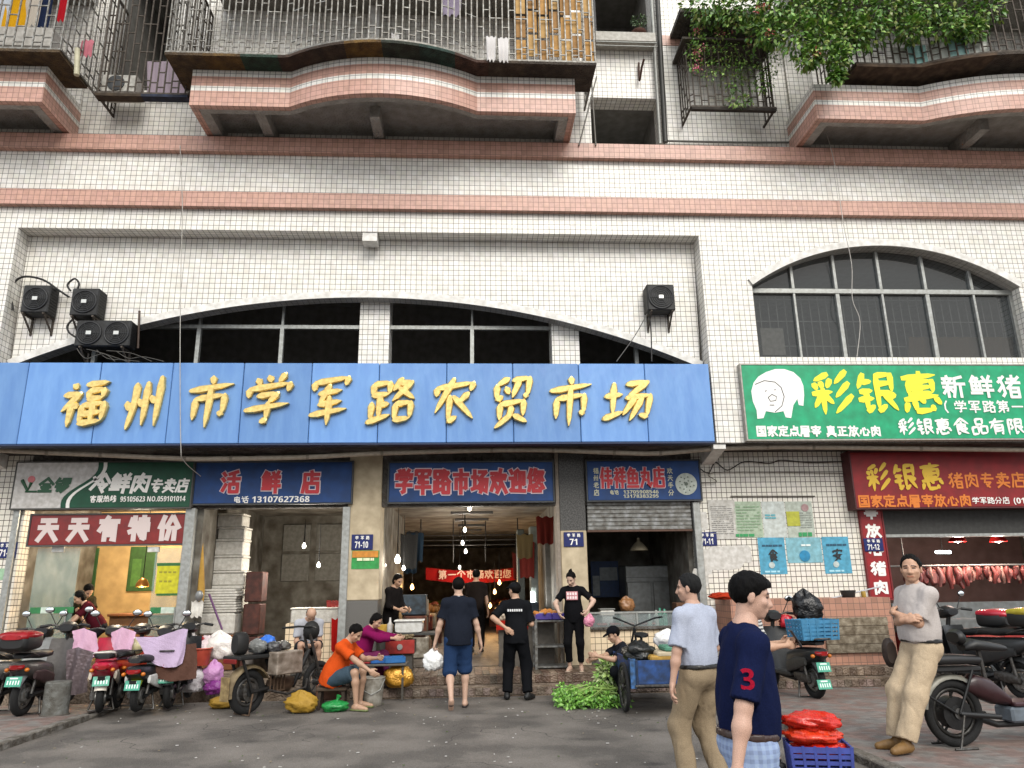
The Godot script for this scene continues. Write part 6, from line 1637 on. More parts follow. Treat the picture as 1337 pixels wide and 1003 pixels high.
func tricycle() -> void:      # blue steel tray of a pedal cart, its tail to the street
	var z := G(824, 936).z
	var x0 := W(830, 880, z).x; var x1 := W(925, 880, z).x
	var t := thing("cargo_tricycle", "blue steel tray tricycle loaded with vegetables and bags", "tricycle", V((x0 + x1) / 2, 0, z), PI)
	var blue: Material = paint("1d4a8c", 0.55, 0.0, "dirt", 1.2); var drk: Material = paint("23272b", 0.7, 0.2, "dirt", 2.0); var met: Material = mt("dull_metal", Color.WHITE)
	var hw := (x1 - x0) / 2
	var yt := W(880, 868, z).y; var yb := W(880, 888, z).y
	yt = W(870, 862, z).y; yb = W(870, 893, z).y
	var tr := part(t, "tray", MB.new().box(V(0, yb + 0.01, 0.75), V(hw * 2, 0.03, 1.5), 0.005), blue)
	part(tr, "tail_board", MB.new().box(V(0, (yt + yb) / 2, 0.012), V(hw * 2, yt - yb, 0.02), 0.004), blue); part(tr, "head_board", MB.new().box(V(0, (yt + yb) / 2, 1.5), V(hw * 2, yt - yb, 0.02), 0.004), blue)
	for s in [-1, 1]: part(tr, "side_board", MB.new().box(V(hw * s, (yt + yb) / 2, 0.76), V(0.02, yt - yb, 1.46), 0.004), blue)
	for s in [-1, 0, 1]: part(tr, "stiffener", MB.new().box(V(s * hw * 0.97, (yt + yb) / 2, -0.012), V(0.03, yt - yb + 0.02, 0.03), 0.006), paint("17365f", 0.6, 0.0, "dirt", 1.5))
	part(tr, "rim_bar", MB.new().box(V(0, yb - 0.02, -0.01), V(hw * 2 + 0.03, 0.03, 0.04), 0.006), met)
	part(t, "axle", MB.new().tube([V(-hw - 0.12, 0.31, 0.35), V(hw + 0.12, 0.31, 0.35)], 0.025, 8), drk)
	for s in [-1, 1]:
		spoked(t, "rear_wheel", V((hw + 0.09) * s, 0.31, 0.35), 0.31, 0.055, met, 0.05, 14)
		part(t, "corner_post", MB.new().bar(V((hw + 0.03) * s, yb - 0.05, 0.02), V((hw + 0.03) * s, yt + 0.02, 0.02), 0.07, 0.05), paint("3a6fae", 0.6, 0.0, "dirt", 2.0))
		part(t, "stay", MB.new().tube([V((hw + 0.05) * s, yt - 0.05, 0.02), V((hw + 0.02) * s, 0.33, 0.33)], 0.014, 6), met)
		part(t, "underframe", MB.new().tube([V(0.3 * s, yb - 0.02, 0.02), V(0.3 * s, 0.34, 0.35), V(0.3 * s, yb - 0.02, 0.8), V(0.12 * s, 0.4, 1.6)], 0.018, 6), drk)
	part(t, "main_tube", MB.new().tube([V(0, yb - 0.04, 1.3), V(0, 0.42, 1.75), V(0, 0.75, 2.2)], 0.025, 8), drk)
	spoked(t, "front_wheel", V(0, 0.31, 2.4), 0.31, 0.05, met, 0.04, 14)
	part(t, "fork", MB.new().tube([V(0.05, 0.31, 2.4), V(0.04, 0.7, 2.25), V(0, 0.95, 2.15)], 0.018, 7).tube([V(-0.05, 0.31, 2.4), V(-0.04, 0.7, 2.25), V(0, 0.95, 2.15)], 0.018, 7), drk)
	part(t, "handlebar", MB.new().tube([V(-0.38, 1.12, 1.85), V(-0.3, 1.1, 2.0), V(0, 0.98, 2.13), V(0.3, 1.1, 2.0), V(0.38, 1.12, 1.85)], 0.014, 7), drk)
	part(t, "saddle", MB.new().sections([[0, 0.86, 1.58, 0.03, 0.02], [0, 0.87, 1.66, 0.11, 0.04], [0, 0.87, 1.8, 0.09, 0.04], [0, 0.86, 1.9, 0.03, 0.02]], 12), drk)
	part(t, "saddle_post", MB.new().tube([V(0, 0.45, 1.72), V(0, 0.86, 1.7)], 0.018, 7), drk)
	var mk := MB.new()      # scratched white chalk marks on the tail board
	for k in 7: mk.box(V(-0.22 + 0.05 * sin(k * 2.1), yb + 0.09 + k * 0.022, -0.004), V(0.05 + 0.03 * cos(k * 1.7), 0.006, 0.002))
	part(tr, "chalk_mark", mk, paint("aab4bd", 0.8, 0.0, ""))
# ---------------------------------------------------------------- inside the shops and the hall
func bulb(label: String, at: Vector3, up: float, warm: bool, e: float, r := 0.035) -> void:
	var t := wthing("light_bulb", label, "light bulb", at, "bare bulbs in the market")
	var c := Color(1.0, 0.78, 0.5) if warm else Color(1.0, 0.96, 0.9)
	var m := MB.new(); m.lathe([Vector2(0.001, -r * 1.25), Vector2(r * 0.7, -r * 1.0), Vector2(r, -r * 0.2), Vector2(r * 0.8, r * 0.6), Vector2(r * 0.4, r * 1.3), Vector2(r * 0.38, r * 1.7)], 12, at)
	part(t, "glass", m, glow("bulb_warm" if warm else "bulb_cool", c, 5.0 if warm else 7.0))
	part(t, "cord", MB.new().tube([at + V(0, r * 1.6, 0), at + V(0, r * 1.6 + 0.06, 0), at + V(0, up, 0)], [0.016, 0.016, 0.005], 6), paint("202020", 0.8))
	if e > 0.0:
		var l := OmniLight3D.new(); l.name = "lamp_light"; t.add_child(l, true); l.light_color = c; l.light_energy = e; l.omni_range = 14.0; l.light_size = r; l.shadow_enabled = true; l.omni_attenuation = 2.0
		l.position = V(0, -r * 1.5, 0)
func build_shops() -> void:
	var wh := paint("d9d7d0", 0.7); var rng := RandomNumberGenerator.new(); rng.seed = 9
	# ---- bulbs
	var n := 0
	for q in [[613, 664, -0.7, 0.7, 0.5], [607, 692, -2.4, 0.6, 0.5], [604, 709, -4.0, 0.6, 0.5], [608, 720, -5.4, 0.5, 0.5], [600, 741, -8.5, 0.5, 0.7]]:
		bulb(["white bulb just inside the entrance board", "white bulb second along the hall ceiling", "white bulb third along the hall ceiling", "white bulb before the ceiling rods", "white bulb hanging before the red banner"][n], W(q[0], q[1], q[2]), 3.24 - W(q[0], q[1], q[2]).y, false, q[4]); n += 1
	n = 0
	for q in [[502, 738, -1.4, 0.0, 0.03], [519, 731, -1.0, 0.25, 0.055], [527, 742, -1.3, 0.0, 0.032]]:
		bulb(["small bulb partly hidden by the cream pillar", "big bright bulb hung beside the cream pillar", "small bulb to the market side of the big bright bulb"][n], W(q[0], q[1], q[2]), 1.0, false, q[3], q[4]); n += 1
	n = 0
	for q in [[652, 761, -7.0, 0.7], [646, 773, -8.0, 0.7], [640, 791, -9.0, 0.5], [538, 767, -5.0, 0.6]]:
		bulb(["warm bulb deep in the hall, topmost of three", "warm shaded bulb deep in the hall, middle of three", "warm bulb deep in the hall, lowest of three", "warm yellow bulb on the hall wall post"][n], W(q[0], q[1], q[2]), 0.8, true, q[3], 0.045); n += 1
	bulb("bare bulb hung high in the foam box store", W(397, 713, -1.0), 0.5, false, 1.1); bulb("bare bulb hung low in the foam box store", W(416, 738, -1.6), 0.8, false, 1.1)
	# ---- hall: banner, rods, tube lamp, side posts, distant stalls
	var bz := -9.5
	var bn := wthing("red_banner", "red cloth banner with pale characters across the hall", "banner", W(618, 760, bz))
	var rows := []
	for j in 5:
		var row := []
		for i in 21:
			var p := W(lerpf(556, 676, i / 20.0), lerpf(741, 757, j / 4.0), bz); row.append(p + V(0, -0.10 * sin(PI * i / 20.0), 0.05 * sin(i * 0.9 + j)))
		rows.append(row)
	part(bn, "cloth", MB.new().grid(rows), cloth("a3201f"))
	var m: MB; letters(bn, paint("c0a090", 0.8, 0.0, ""), "第一个市场欢迎您", rect(572, 744, 668, 756, bz + 0.1), 0.035, bz + 0.1)
	for k in 4:
		var z := -1.6 - k * 1.6; var a := W(595, 673 + k * 14, z); solo("ceiling_lamp_tray", "long dark lamp tray hung under the hall ceiling", "lamp tray", MB.new().box(V(0.05, 3.05, z), V(0.85 - 0.1 * k, 0.05, 0.12), 0.01), paint("2a2622", 0.7), "lamp trays under the hall ceiling")
	m = MB.new()
	for k in 3: m.tube([V(-1.6, 2.85 - k * 0.12, -5.3), V(1.7, 2.85 - k * 0.12, -5.3)], 0.018, 6)
	for k in 4: m.tube([V(-1.2 + k * 0.8, 2.2, -5.28), V(-1.2 + k * 0.8, 3.25, -5.28)], 0.016, 6)
	solo("hanging_rods", "dark steel rods hung across the hall", "rods", m, paint("2e2a26", 0.7))
	var tl := wthing("tube_lamp", "bright upright tube lamp on the hall side wall", "lamp", W(696, 800, -2.4)); part(tl, "tube", MB.new().tube([W(695, 773, -2.4), W(697, 800, -2.4)], 0.035, 8), glow("tube_white", Color(0.95, 1.0, 1.0), 6.0))
	part(tl, "backing", MB.new().box(W(697, 787, -2.46), V(0.10, 0.6, 0.03)), paint("9aa09c", 0.6))
	var al := OmniLight3D.new(); al.name = "lamp_light"; tl.add_child(al, true); al.position = V(-0.08, 0.2, 0.1); al.light_energy = 0.7; al.light_size = 0.1; al.shadow_enabled = true; al.omni_range = 12
	for q in [[632, 660, -4.5, "4d5450"], [649, 668, -3.6, "6a706a"], [668, 690, -2.7, "5d5a54"], [705, 720, -0.9, "68635a"]]:
		var x: float = W(q[0] + 48, 760, q[2]).x; solo("shutter_panel", "grey upright panel along the hall side wall", "panel", MB.new().box(V(x, 1.6, q[2]), V(0.16, 2.6, 0.5), 0.01), paint(q[3], 0.6), "panels along the hall side")
	for k in 6:
		var t := wthing("hall_stall", "dim market stall with goods deep in the hall", "stall", V([-1.3, 1.35, -1.4, 1.4, -1.2, 1.3][k], 0.28, [-6.5, -6.8, -9.5, -9.8, -13, -13.5][k]), "stalls deep in the hall")
		part(t, "table", MB.new().box(t.position + V(0, 0.7, 0), V(1.3, 0.06, 1.6), 0.01), paint("4a3a2c", 0.8)); part(t, "front", MB.new().box(t.position + V(0, 0.34, 0.7), V(1.25, 0.66, 0.04)), paint("5a3226", 0.8))
		var g := MB.new()
		for i in 24: g.ell(t.position + V(rng.randf_range(-0.55, 0.55), 0.78 + 0.05 * rng.randf(), rng.randf_range(-0.7, 0.7)), Vector3.ONE * rng.randf_range(0.06, 0.12), 7, 5)
		part(t, "produce", g, paint(["6d4a1e", "5d6a26", "7a3a22"][k % 3], 0.7)).set_meta("kind", "stuff")
	# crates and bundles crowding both sides of the hall way
	for k in 22:
		var side := -1.0 if k % 2 else 1.0; var zz := -1.9 - (k / 2) * 0.4; var hh := rng.randf_range(0.2, 0.4); var xx := side * rng.randf_range(1.05, 1.3) + 0.04
		var y := 0.296; var cnum := 1 + rng.randi() % 3
		for c in cnum:
			solo("market_crate", "stacked crate of goods crowding the hall way", "crate", MB.new().box(V(xx + 0.03 * sin(k + c), y + hh / 2, zz), V(rng.randf_range(0.42, 0.6), hh - 0.01, 0.42), 0.02), paint(["8f8a80", "6a3a28", "3a4a5a", "a8a49a", "5a5236", "7a2a22"][rng.randi() % 6], 0.75, 0.0, "dirt", 1.2), "crates crowding the hall way"); y += hh
	for k in 9:
		var s2 := -1.0 if k % 2 else 1.0; hang("hung_goods", "bundle of goods hanging along the hall side", "goods", V(s2 * rng.randf_range(1.1, 1.45) + 0.03, rng.randf_range(2.4, 3.0), -1.2 - k * 0.5), 0.35, rng.randf_range(0.4, 0.8), cloth(["6a2a24", "3a3a3a", "7a6a4a", "2c3c4c"][k % 4]), k, "goods hanging along the hall")
	# ---- first shop: glass front, interior
	var fr := MB.new().bar(W(24, 668, 0.02) * V(1, 0, 1) + V(0.0, 0.42, 0), W(24, 668, 0.02) * V(1, 0, 1) + V(0.0, 3.02, 0), 0.10)
	solo("shopfront_frame", "grey steel upright at the left edge of the glass shopfront", "frame", fr, alu)
	var rs := sign_box("red illuminated strip with large pale characters over the glass doors", rect(38, 672, 243, 711, 0.02), -0.08, 0.0, mt("red_film", Color(0.50, 0.10, 0.07), 0.25, 0.0, "mottle", "", 0.7), paint("5a5a58", 0.5, 0.3))
	letters(rs, paint("c7b8b4", 0.5, 0.0, ""), "天天有特价", rect(42, 674, 240, 706, 0.02), 0.085, 0.006, false, 0.66)
	for q in [[40, 97, "left glass door with a green handle strip, standing ajar", -0.12], [197, 238, "right glass panel with a yellow notice", -0.05]]:
		var r := rect(q[0], 716, q[1], 842, q[3])
		var t := wthing("glass_door", q[2], "door", V(r.position.x, 0.42, q[3]))
		var g := MB.new(); rbox(g, Rect2(r.position.x, 0.44, r.size.x, r.end.y - 0.44), q[3] - 0.005, q[3] + 0.005); part(t, "pane", g, glass("shop_glass", Color(0.55, 0.66, 0.62), 0.22))
		g = MB.new(); rbox(g, rect(q[0] - 1, 793, q[1] - 1, 801, q[3] + 0.01), q[3] + 0.006, q[3] + 0.01); part(t, "handle_strip", g, paint("2c7a46", 0.5)); g = MB.new(); rbox(g, rect(q[0] + 13, 793, q[0] + 30, 801, q[3] + 0.01), q[3] + 0.011, q[3] + 0.013); part(t, "strip_label", g, paint("c8d8cc", 0.5))
		g = MB.new(); rbox(g, rect(q[0] + 28 if q[0] < 100 else q[0] - 4, 714, q[0] + 44 if q[0] < 100 else q[0] + 11, 721, q[3]), q[3] - 0.02, q[3] + 0.02, 0.004); part(t, "clamp", g, paint("d6d6d2", 0.4, 0.4))
		g = MB.new(); g.tube([V(r.end.x - 0.08, 0.95, q[3] + 0.05), V(r.end.x - 0.08, 1.35, q[3] + 0.05)], 0.014, 7); part(t, "handle", g, alu)
	var yp := MB.new(); rbox(yp, rect(203, 739, 234, 775, 0.0), -0.035, -0.028); var ypp := solo("yellow_notice", "bright yellow handwritten notice on green card stuck to the glass", "notice", yp, paint("c9c41c", 0.6))
	yp = MB.new(); rbox(yp, rect(204, 735, 235, 739, 0.0), -0.036, -0.03); rbox(yp, rect(203, 775, 234, 778, 0.0), -0.036, -0.03); part(ypp, "card_edge", yp, paint("2c6a34", 0.6))
	yp = MB.new()
	for k in 7: rbox(yp, rect(207 + (k % 4) * 6, 746 + (k / 4) * 12, 211 + (k % 4) * 6, 748.5 + (k / 4) * 12, 0.0), -0.027, -0.025)
	part(ypp, "writing", yp, paint("8a8420", 0.6, 0.0, ""))
	var zi := -2.78
	for q in [[104, 716, 125, 790, "2f5a2c", "tall green menu board on the tan shop wall"], [168, 714, 203, 772, "355a26", "dark green picture panel on the tan shop wall"]]:
		var pn := wthing("wall_board", q[5], "board", W(q[0], q[3], zi)); var g := MB.new(); rbox(g, rect(q[0], q[1], q[2], q[3], zi), zi - 0.02, zi + 0.02, 0.005); part(pn, "panel", g, paint(q[4], 0.6))
		g = MB.new(); rbox(g, rect(q[0] + 4, q[1] + 16, q[0] + 16, q[3] - 6, zi), zi + 0.021, zi + 0.026, 0.004); part(pn, "sheet", g, paint("bfb79a" if q[0] < 150 else "4d7a34", 0.6))
	var lp := wthing("pendant_lamp", "gold dome pendant lamp in the glass fronted shop", "lamp", W(186, 762, -1.2)); part(lp, "shade", MB.new().lathe([Vector2(0.12, -0.06), Vector2(0.11, 0.0), Vector2(0.07, 0.07), Vector2(0.02, 0.10)], 18, lp.position), mt("brass", Color(0.72, 0.52, 0.26), 0.3, 0.8)); part(lp, "cord", MB.new().tube([lp.position + V(0, 0.1, 0), V(lp.position.x, 3.24, lp.position.z)], 0.008, 5), paint("202020"))
	part(lp, "bulb", MB.new().ell(lp.position + V(0, -0.03, 0), Vector3.ONE * 0.035), glow("bulb_warm", Color(1, 0.78, 0.5), 5.0))
	var ol := OmniLight3D.new(); ol.name = "lamp_light"; lp.add_child(ol, true); ol.position = V(0, -0.1, 0); ol.light_energy = 0.9; ol.light_color = Color(1, 0.85, 0.65); ol.light_size = 0.05; ol.shadow_enabled = true; ol.omni_range = 10
	var ct := wthing("ceiling_tube", "white tube light under the ceiling of the glass fronted shop", "lamp", V(-6.3, 3.15, -1.4)); part(ct, "tube", MB.new().tube([V(-7.0, 3.18, -1.4), V(-5.6, 3.18, -1.4)], 0.02, 8), glow("tube_shop", Color(1, 0.95, 0.85), 6.0)); part(ct, "holder", MB.new().box(V(-6.3, 3.225, -1.4), V(1.5, 0.04, 0.08)), wh)
	ol = OmniLight3D.new(); ol.name = "lamp_light"; ct.add_child(ol, true); ol.position = V(0, -0.1, 0); ol.light_energy = 2.6; ol.light_color = Color(1, 0.93, 0.82); ol.light_size = 0.2; ol.shadow_enabled = true; ol.omni_range = 10
	var cn := wthing("shop_counter", "low wooden counter inside the glass fronted shop", "counter", V(-5.9, 0.28, -1.6)); part(cn, "top", MB.new().box(V(-5.9, 1.2, -1.7), V(1.7, 0.05, 0.6), 0.01), paint("6a4426", 0.5)); part(cn, "front", MB.new().box(V(-5.9, 0.74, -1.5), V(1.66, 0.87, 0.05)), paint("7a5634", 0.6))
	# ---- foam box store
	var foam := mt("foam", Color(0.80, 0.79, 0.76), 0.85, 0.0, "mottle", "rough", 1.5, 0.3)
	var fx := W(302, 730, -1.1).x
	var fy := 1.28
	for k in 6:
		var hgt: float = [0.42, 0.26, 0.28, 0.3, 0.22, 0.26][k]; var wd: float = [0.62, 0.60, 0.60, 0.56, 0.5, 0.48][k]
		if fy + hgt < 3.2:
			var t := wthing("foam_box", "white foam fish box in the tall stack by the store wall" if k else "large white foam box at the foot of the tall stack", "foam box", V(fx, fy, -1.1), "foam boxes stacked in the store")
			part(t, "box", MB.new().box(V(fx + 0.03 * sin(k * 2.0), fy + hgt * 0.42, -1.1), V(wd, hgt * 0.84, 0.45), 0.02), foam); part(t, "lid", MB.new().box(V(fx + 0.03 * sin(k * 2.0), fy + hgt * 0.92, -1.1), V(wd + 0.03, hgt * 0.15, 0.48), 0.015), foam)
		fy += hgt
	fx = W(297, 770, -0.85).x
	for k in 9: solo("foam_sheet", "flat foam lid in the low pile before the box stack", "foam lid", MB.new().box(V(fx + 0.02 * sin(k * 1.3), 1.26 + k * 0.045, -0.62), V(0.60 + 0.02 * cos(k * 2.0), 0.04, 0.4), 0.01), foam, "foam lids piled in the store")
	solo("foam_crate", "white foam crate under the pile of lids", "foam box", MB.new().box(V(fx, 1.05, -0.62), V(0.60, 0.36, 0.42), 0.03), foam)
	solo("wooden_crate", "brown wooden crate under the foam crate", "crate", MB.new().box(V(fx, 0.575, -0.62), V(0.64, 0.58, 0.45), 0.015), paint("7a4a26", 0.8))
	var dx := W(333, 790, -0.8).x
	for k in 3: solo("red_fish_crate", "red brown plastic crate stacked beside the foam boxes", "crate", MB.new().box(V(dx, 0.55 + k * 0.56, -0.8), V(0.30, 0.53, 0.4), 0.02), paint("54291c", 0.7, 0.0, "dirt", 1.2), "red brown crates in the store")
	for k in 4:
		var wx := W(385 + (k % 2) * 44, 745, -4.05).x; solo("wall_panel", "pale board panel on the back wall of the store", "board", MB.new().box(V(wx, 2.75 - 0.66 * (k / 2), -4.05), V(0.62, 0.6, 0.03), 0.01), paint("77756e", 0.8), "pale panels on the store wall")
	# broom, papers and junk beside the first post
	solo("broom", "yellow broom leaning at the steel post", "broom", MB.new().tube([W(263, 800, -0.15), W(262, 770, -0.18), W(262, 680, -0.2)], [0.02, 0.07, 0.03], 8), paint("b08a3c", 0.9))
	solo("mop_pole", "purple handled mop leaning in the store doorway", "mop", MB.new().tube([W(290, 822, 0.0), W(273, 776, -0.15)], 0.018, 6), paint("5a2c60", 0.6))
	hang("paper_sheets", "white paper sheets hanging from the steel post", "paper", W(258, 785, 0.08), 0.2, 0.26, wh, 3)
	var lb := wthing("hanging_scale", "small round grey scale hanging on the steel post", "scale", W(260, 775, 0.08)); part(lb, "dial", MB.new().ell(W(260, 778, 0.1), V(0.07, 0.09, 0.05)), paint("8a8c8c", 0.4, 0.4))
	# counter of the store with boxes
	var cz := -0.95
	var fb := wthing("foam_tray", "long white foam tray on the store counter", "foam box", W(390, 815, cz)); part(fb, "box", MB.new().box(V(-2.75, 1.14, cz), V(0.95, 0.24, 0.4), 0.02), foam); part(fb, "lid", MB.new().box(V(-2.75, 1.275, cz), V(0.98, 0.03, 0.42), 0.01), foam)
	basket(wthing("red_basket", "small red plastic basket on the store counter", "basket", V(-2.45, 1.29, -0.95)), V(-2.45, 1.29, -0.95), V(0.3, 0.12, 0.24), paint("9c2a22", 0.5))
	var fe := wthing("fire_extinguisher", "red and white fire extinguisher hung behind the cream pillar", "extinguisher", W(453, 712, -0.3)); var fep := W(453, 712, -0.3); part(fe, "cylinder", MB.new().lathe([Vector2(0.0, -0.22), Vector2(0.07, -0.2), Vector2(0.07, 0.12), Vector2(0.03, 0.2), Vector2(0.02, 0.24)], 14, fep), paint("8e1a16", 0.3)); part(fe, "band", MB.new().lathe([Vector2(0.073, -0.1), Vector2(0.073, 0.08)], 14, fep), paint("cfc8c0", 0.5))
	hang("red_bag", "red plastic bag hung at the pillar", "bag", W(451, 737, -0.2), 0.16, 0.3, paint("a8281e", 0.4), 6)
	# ---- fish shop
	var fz := -2.2
	var fg := wthing("steel_fridge", "tall steel double door fridge in the fish shop", "fridge", V(3.3, 0.28, fz)); var r := rect(818, 738, 886, 815, fz + 0.35)
	part(fg, "cabinet", MB.new().span(V(r.position.x, 0.3, fz - 0.35), V(r.end.x, r.end.y, fz + 0.33), 0.02), mt("steel", Color(0.50, 0.51, 0.51), 0.35, 0.6, "mottle", "", 1.0))
	for s in 2: part(fg, "door", MB.new().box(V(lerpf(r.position.x, r.end.x, 0.25 + 0.5 * s), (0.5 + r.end.y - 0.3) / 2, fz + 0.345), V(r.size.x * 0.46, r.end.y - 0.85, 0.03), 0.01), mt("steel", Color.WHITE))
	part(fg, "header", MB.new().box(V(r.get_center().x, r.end.y - 0.13, fz + 0.34), V(r.size.x * 0.98, 0.22, 0.02), 0.005), paint("8c8f8f", 0.4, 0.3))
	var ch := wthing("wall_chart", "blue framed price chart on the fish shop wall", "chart", W(790, 780, -2.6)); for q in [[772, 733, 808, 780, "1d3a66", 0.0], [783, 741, 806, 758, "8f979c", 0.02], [774, 752, 783, 778, "8f979c", 0.02], [784, 760, 806, 778, "22406c", 0.02]]:
		var g := MB.new(); rbox(g, rect(q[0], q[1], q[2], q[3], -2.6), -2.62 + q[5], -2.6 + q[5]); part(ch, "panel" if q[5] == 0.0 else "sheet", g, paint(q[4], 0.6))
	var ct2 := rect(772, 822, 905, 868, 0.0).end.y + 0.05
	var sc := wthing("weighing_scale", "white counter scale on the fish shop counter", "scale", V(2.45, ct2, -0.35)); part(sc, "base", MB.new().box(V(2.47, ct2 + 0.22, -0.4), V(0.26, 0.10, 0.22), 0.02), wh); part(sc, "plate", MB.new().box(V(2.47, ct2 + 0.29, -0.4), V(0.28, 0.02, 0.24), 0.006), alu); part(sc, "riser", MB.new().box(V(2.47, ct2 + 0.085, -0.4), V(0.2, 0.17, 0.18), 0.01), alu)
	var gl := wthing("counter_screen", "low glass screen on the fish shop counter", "screen", V(3.0, ct2, -0.08)); var gg := MB.new(); gg.span(V(2.14, ct2, -0.085), V(3.75, ct2 + 0.22, -0.08)); part(gl, "pane", gg, glass("screen_glass", Color(0.7, 0.75, 0.75), 0.18)); gg = MB.new().span(V(2.12, ct2 + 0.22, -0.1), V(3.76, ct2 + 0.25, -0.06)); for x in [2.13, 2.95, 3.75]: gg.span(V(x - 0.012, ct2, -0.1), V(x + 0.012, ct2 + 0.22, -0.06))
	part(gl, "frame", gg, alu)
	for k in 5: solo("fish_tray", "tray of pink fish pieces behind the counter screen", "tray", MB.new().box(V(2.35 + k * 0.24, ct2 + 0.03, -0.28), V(0.2, 0.05, 0.2), 0.02), paint(["8a4a44", "7a2a2a", "9a6a60", "6a3a3a", "8a5a50"][k], 0.4), "trays behind the counter screen")
	for k in 4:
		var bx := W([848, 857, 862, 868][k], 800, -0.2).x; var hh: float = [0.2, 0.26, 0.3, 0.28][k]; solo("bottle", "green and clear bottles standing on the fish shop counter", "bottle", MB.new().lathe([Vector2(0.0, 0.0), Vector2(0.05, 0.0), Vector2(0.05, hh * 0.6), Vector2(0.02, hh * 0.8), Vector2(0.02, hh), Vector2(0.0, hh)], 12, V(bx, ct2, -0.22)), paint(["8fa39a", "a9b4ac", "3f8a70", "4a9a80"][k], 0.2), "bottles on the fish shop counter")
	var bb := MB.new(); bag_shape(bb, V(2.85, ct2 + 0.35, -0.42), V(0.15, 0.14, 0.12), 9, true); solo("food_bag", "clear bag of brown food on the fish shop counter", "bag", bb, paint("9a6e48", 0.4)); solo("card_box", "brown cardboard box at the end of the fish shop counter", "box", MB.new().box(V(3.86, ct2 + 0.2, -0.4), V(0.28, 0.36, 0.3), 0.01), paint("6b4a34", 0.85)); solo("crate_stand", "wooden stand under the food bag", "stand", MB.new().box(V(2.85, ct2 + 0.11, -0.42), V(0.3, 0.22, 0.25), 0.01), paint("77706a", 0.7))
	var pl := wthing("pendant_lamp", "pale enamel pendant lamp in the fish shop", "lamp", W(834, 714, -0.6)); part(pl, "shade", MB.new().lathe([Vector2(0.17, -0.07), Vector2(0.15, -0.02), Vector2(0.07, 0.07), Vector2(0.03, 0.10), Vector2(0.03, 0.16)], 20, pl.position), paint("8f8672", 0.4, 0.3)); part(pl, "cord", MB.new().tube([pl.position + V(0, 0.15, 0), V(pl.position.x, 3.24, pl.position.z)], 0.008, 5), paint("202020"))
	# ---- pork shop
	var pz := 0.15
	var cr := rect(1228, 786, 1420, 868, 0.35)
	var pk := wthing("meat_counter", "stainless steel meat counter with a red front", "counter", V(cr.get_center().x, 0.28, 0.0))
	part(pk, "front", MB.new().span(V(7.6, 0.285, -0.5), V(12.4, cr.position.y + (cr.end.y - cr.position.y) * 0.52, 0.30)), paint("8e2c2a", 0.5)); part(pk, "tray", MB.new().span(V(7.55, cr.position.y + (cr.end.y - cr.position.y) * 0.52, -0.55), V(12.45, cr.position.y + cr.size.y * 0.74, 0.36), 0.02), mt("steel", Color.WHITE)); part(pk, "splash_back", MB.new().span(V(7.6, cr.position.y + cr.size.y * 0.74, -0.1), V(12.4, cr.end.y, -0.06)), mt("steel", Color.WHITE))
	part(pk, "back_shelf", MB.new().span(V(7.6, 0.3, -1.6), V(12.4, 1.0, -1.0)), paint("5a2c2a", 0.6))
	for k in 8: part(pk, "red_panel", MB.new().box(V(7.85 + k * 0.58, 0.7, 0.306), V(0.5, 0.42, 0.01), 0.004), paint("9a2420" if k % 2 else "a84038", 0.5))
	var mx0 := W(1182, 742, -0.9); var mx1 := W(1345, 740, -0.9)
	var ra := wthing("meat_rail", "steel rail across the pork shop carrying meat", "rail", mx0); part(ra, "rail", MB.new().tube([mx0 + V(-0.3, 0.04, 0), mx1 + V(0.8, 0.04, 0)], 0.02, 8), alu); for s in 2: part(ra, "hanger", MB.new().tube([[mx0, mx1][s] + V(0, 0.04, 0), [mx0, mx1][s] + V(0, 0.9, 0)], 0.012, 6), alu)
	var cnt := 44
	for k in cnt:
		var u := k / (cnt - 1.0); var p := mx0.lerp(mx1, u) + V(0, 0, 0.05 * sin(k * 1.9)); var ln := rng.randf_range(0.28, 0.42) if (k > 9 and k < 22) else rng.randf_range(0.20, 0.34)
		var mm := MB.new(); var path := []; var rad := []
		for i in 7: path.append(p + V(0.02 * sin(k + i * 1.1), -ln * i / 6.0 + 0.01, 0.02 * cos(k * 2.0 + i))); rad.append((0.022 + 0.028 * sin(PI * (i + 0.6) / 7.0)) * rng.randf_range(0.8, 1.2))
		mm.tube(path, rad, 7); solo("pork_strip", "strip of raw pork hanging from the steel rail", "meat", mm, mt("pork%d" % (k % 5), [Color("8e4a46"), Color("aa706a"), Color("6e3432"), Color("b88c80"), Color("844440")][k % 5], 0.4, 0.0, "mottle", "soft", 6.0, 0.6), "pork strips hanging on the rail")
	for k in 5:
		var p := W(1185 + k * 11, 752, -0.9); solo("pork_slab", "broad slab of raw pork hanging on the rail end", "meat", MB.new().sections([[p.x, p.y - 0.02, p.z - 0.05, 0.05, 0.10], [p.x, p.y - 0.02, p.z, 0.085, 0.17], [p.x, p.y - 0.02, p.z + 0.05, 0.05, 0.12]], 12), mt("pork%d" % (k % 2), Color.WHITE), "pork slabs on the rail")
	n = 0
	for q in [[1250, 704], [1303, 704]]:
		var t := wthing("red_lamp", "red enamel shade lamp over the meat", "lamp", W(q[0], q[1], -0.6), "red lamps over the meat"); part(t, "shade", MB.new().lathe([Vector2(0.15, -0.05), Vector2(0.14, 0.0), Vector2(0.09, 0.07), Vector2(0.03, 0.10)], 18, t.position), paint("a81c1c", 0.3)); part(t, "bulb", MB.new().ell(t.position + V(0, -0.02, 0), V(0.05, 0.05, 0.05)), glow("bulb_meat", Color(1, 0.9, 0.84), 3.0)); part(t, "cord", MB.new().tube([t.position + V(0, 0.1, 0), t.position + V(0, 0.6, 0)], 0.008, 5), paint("202020"))
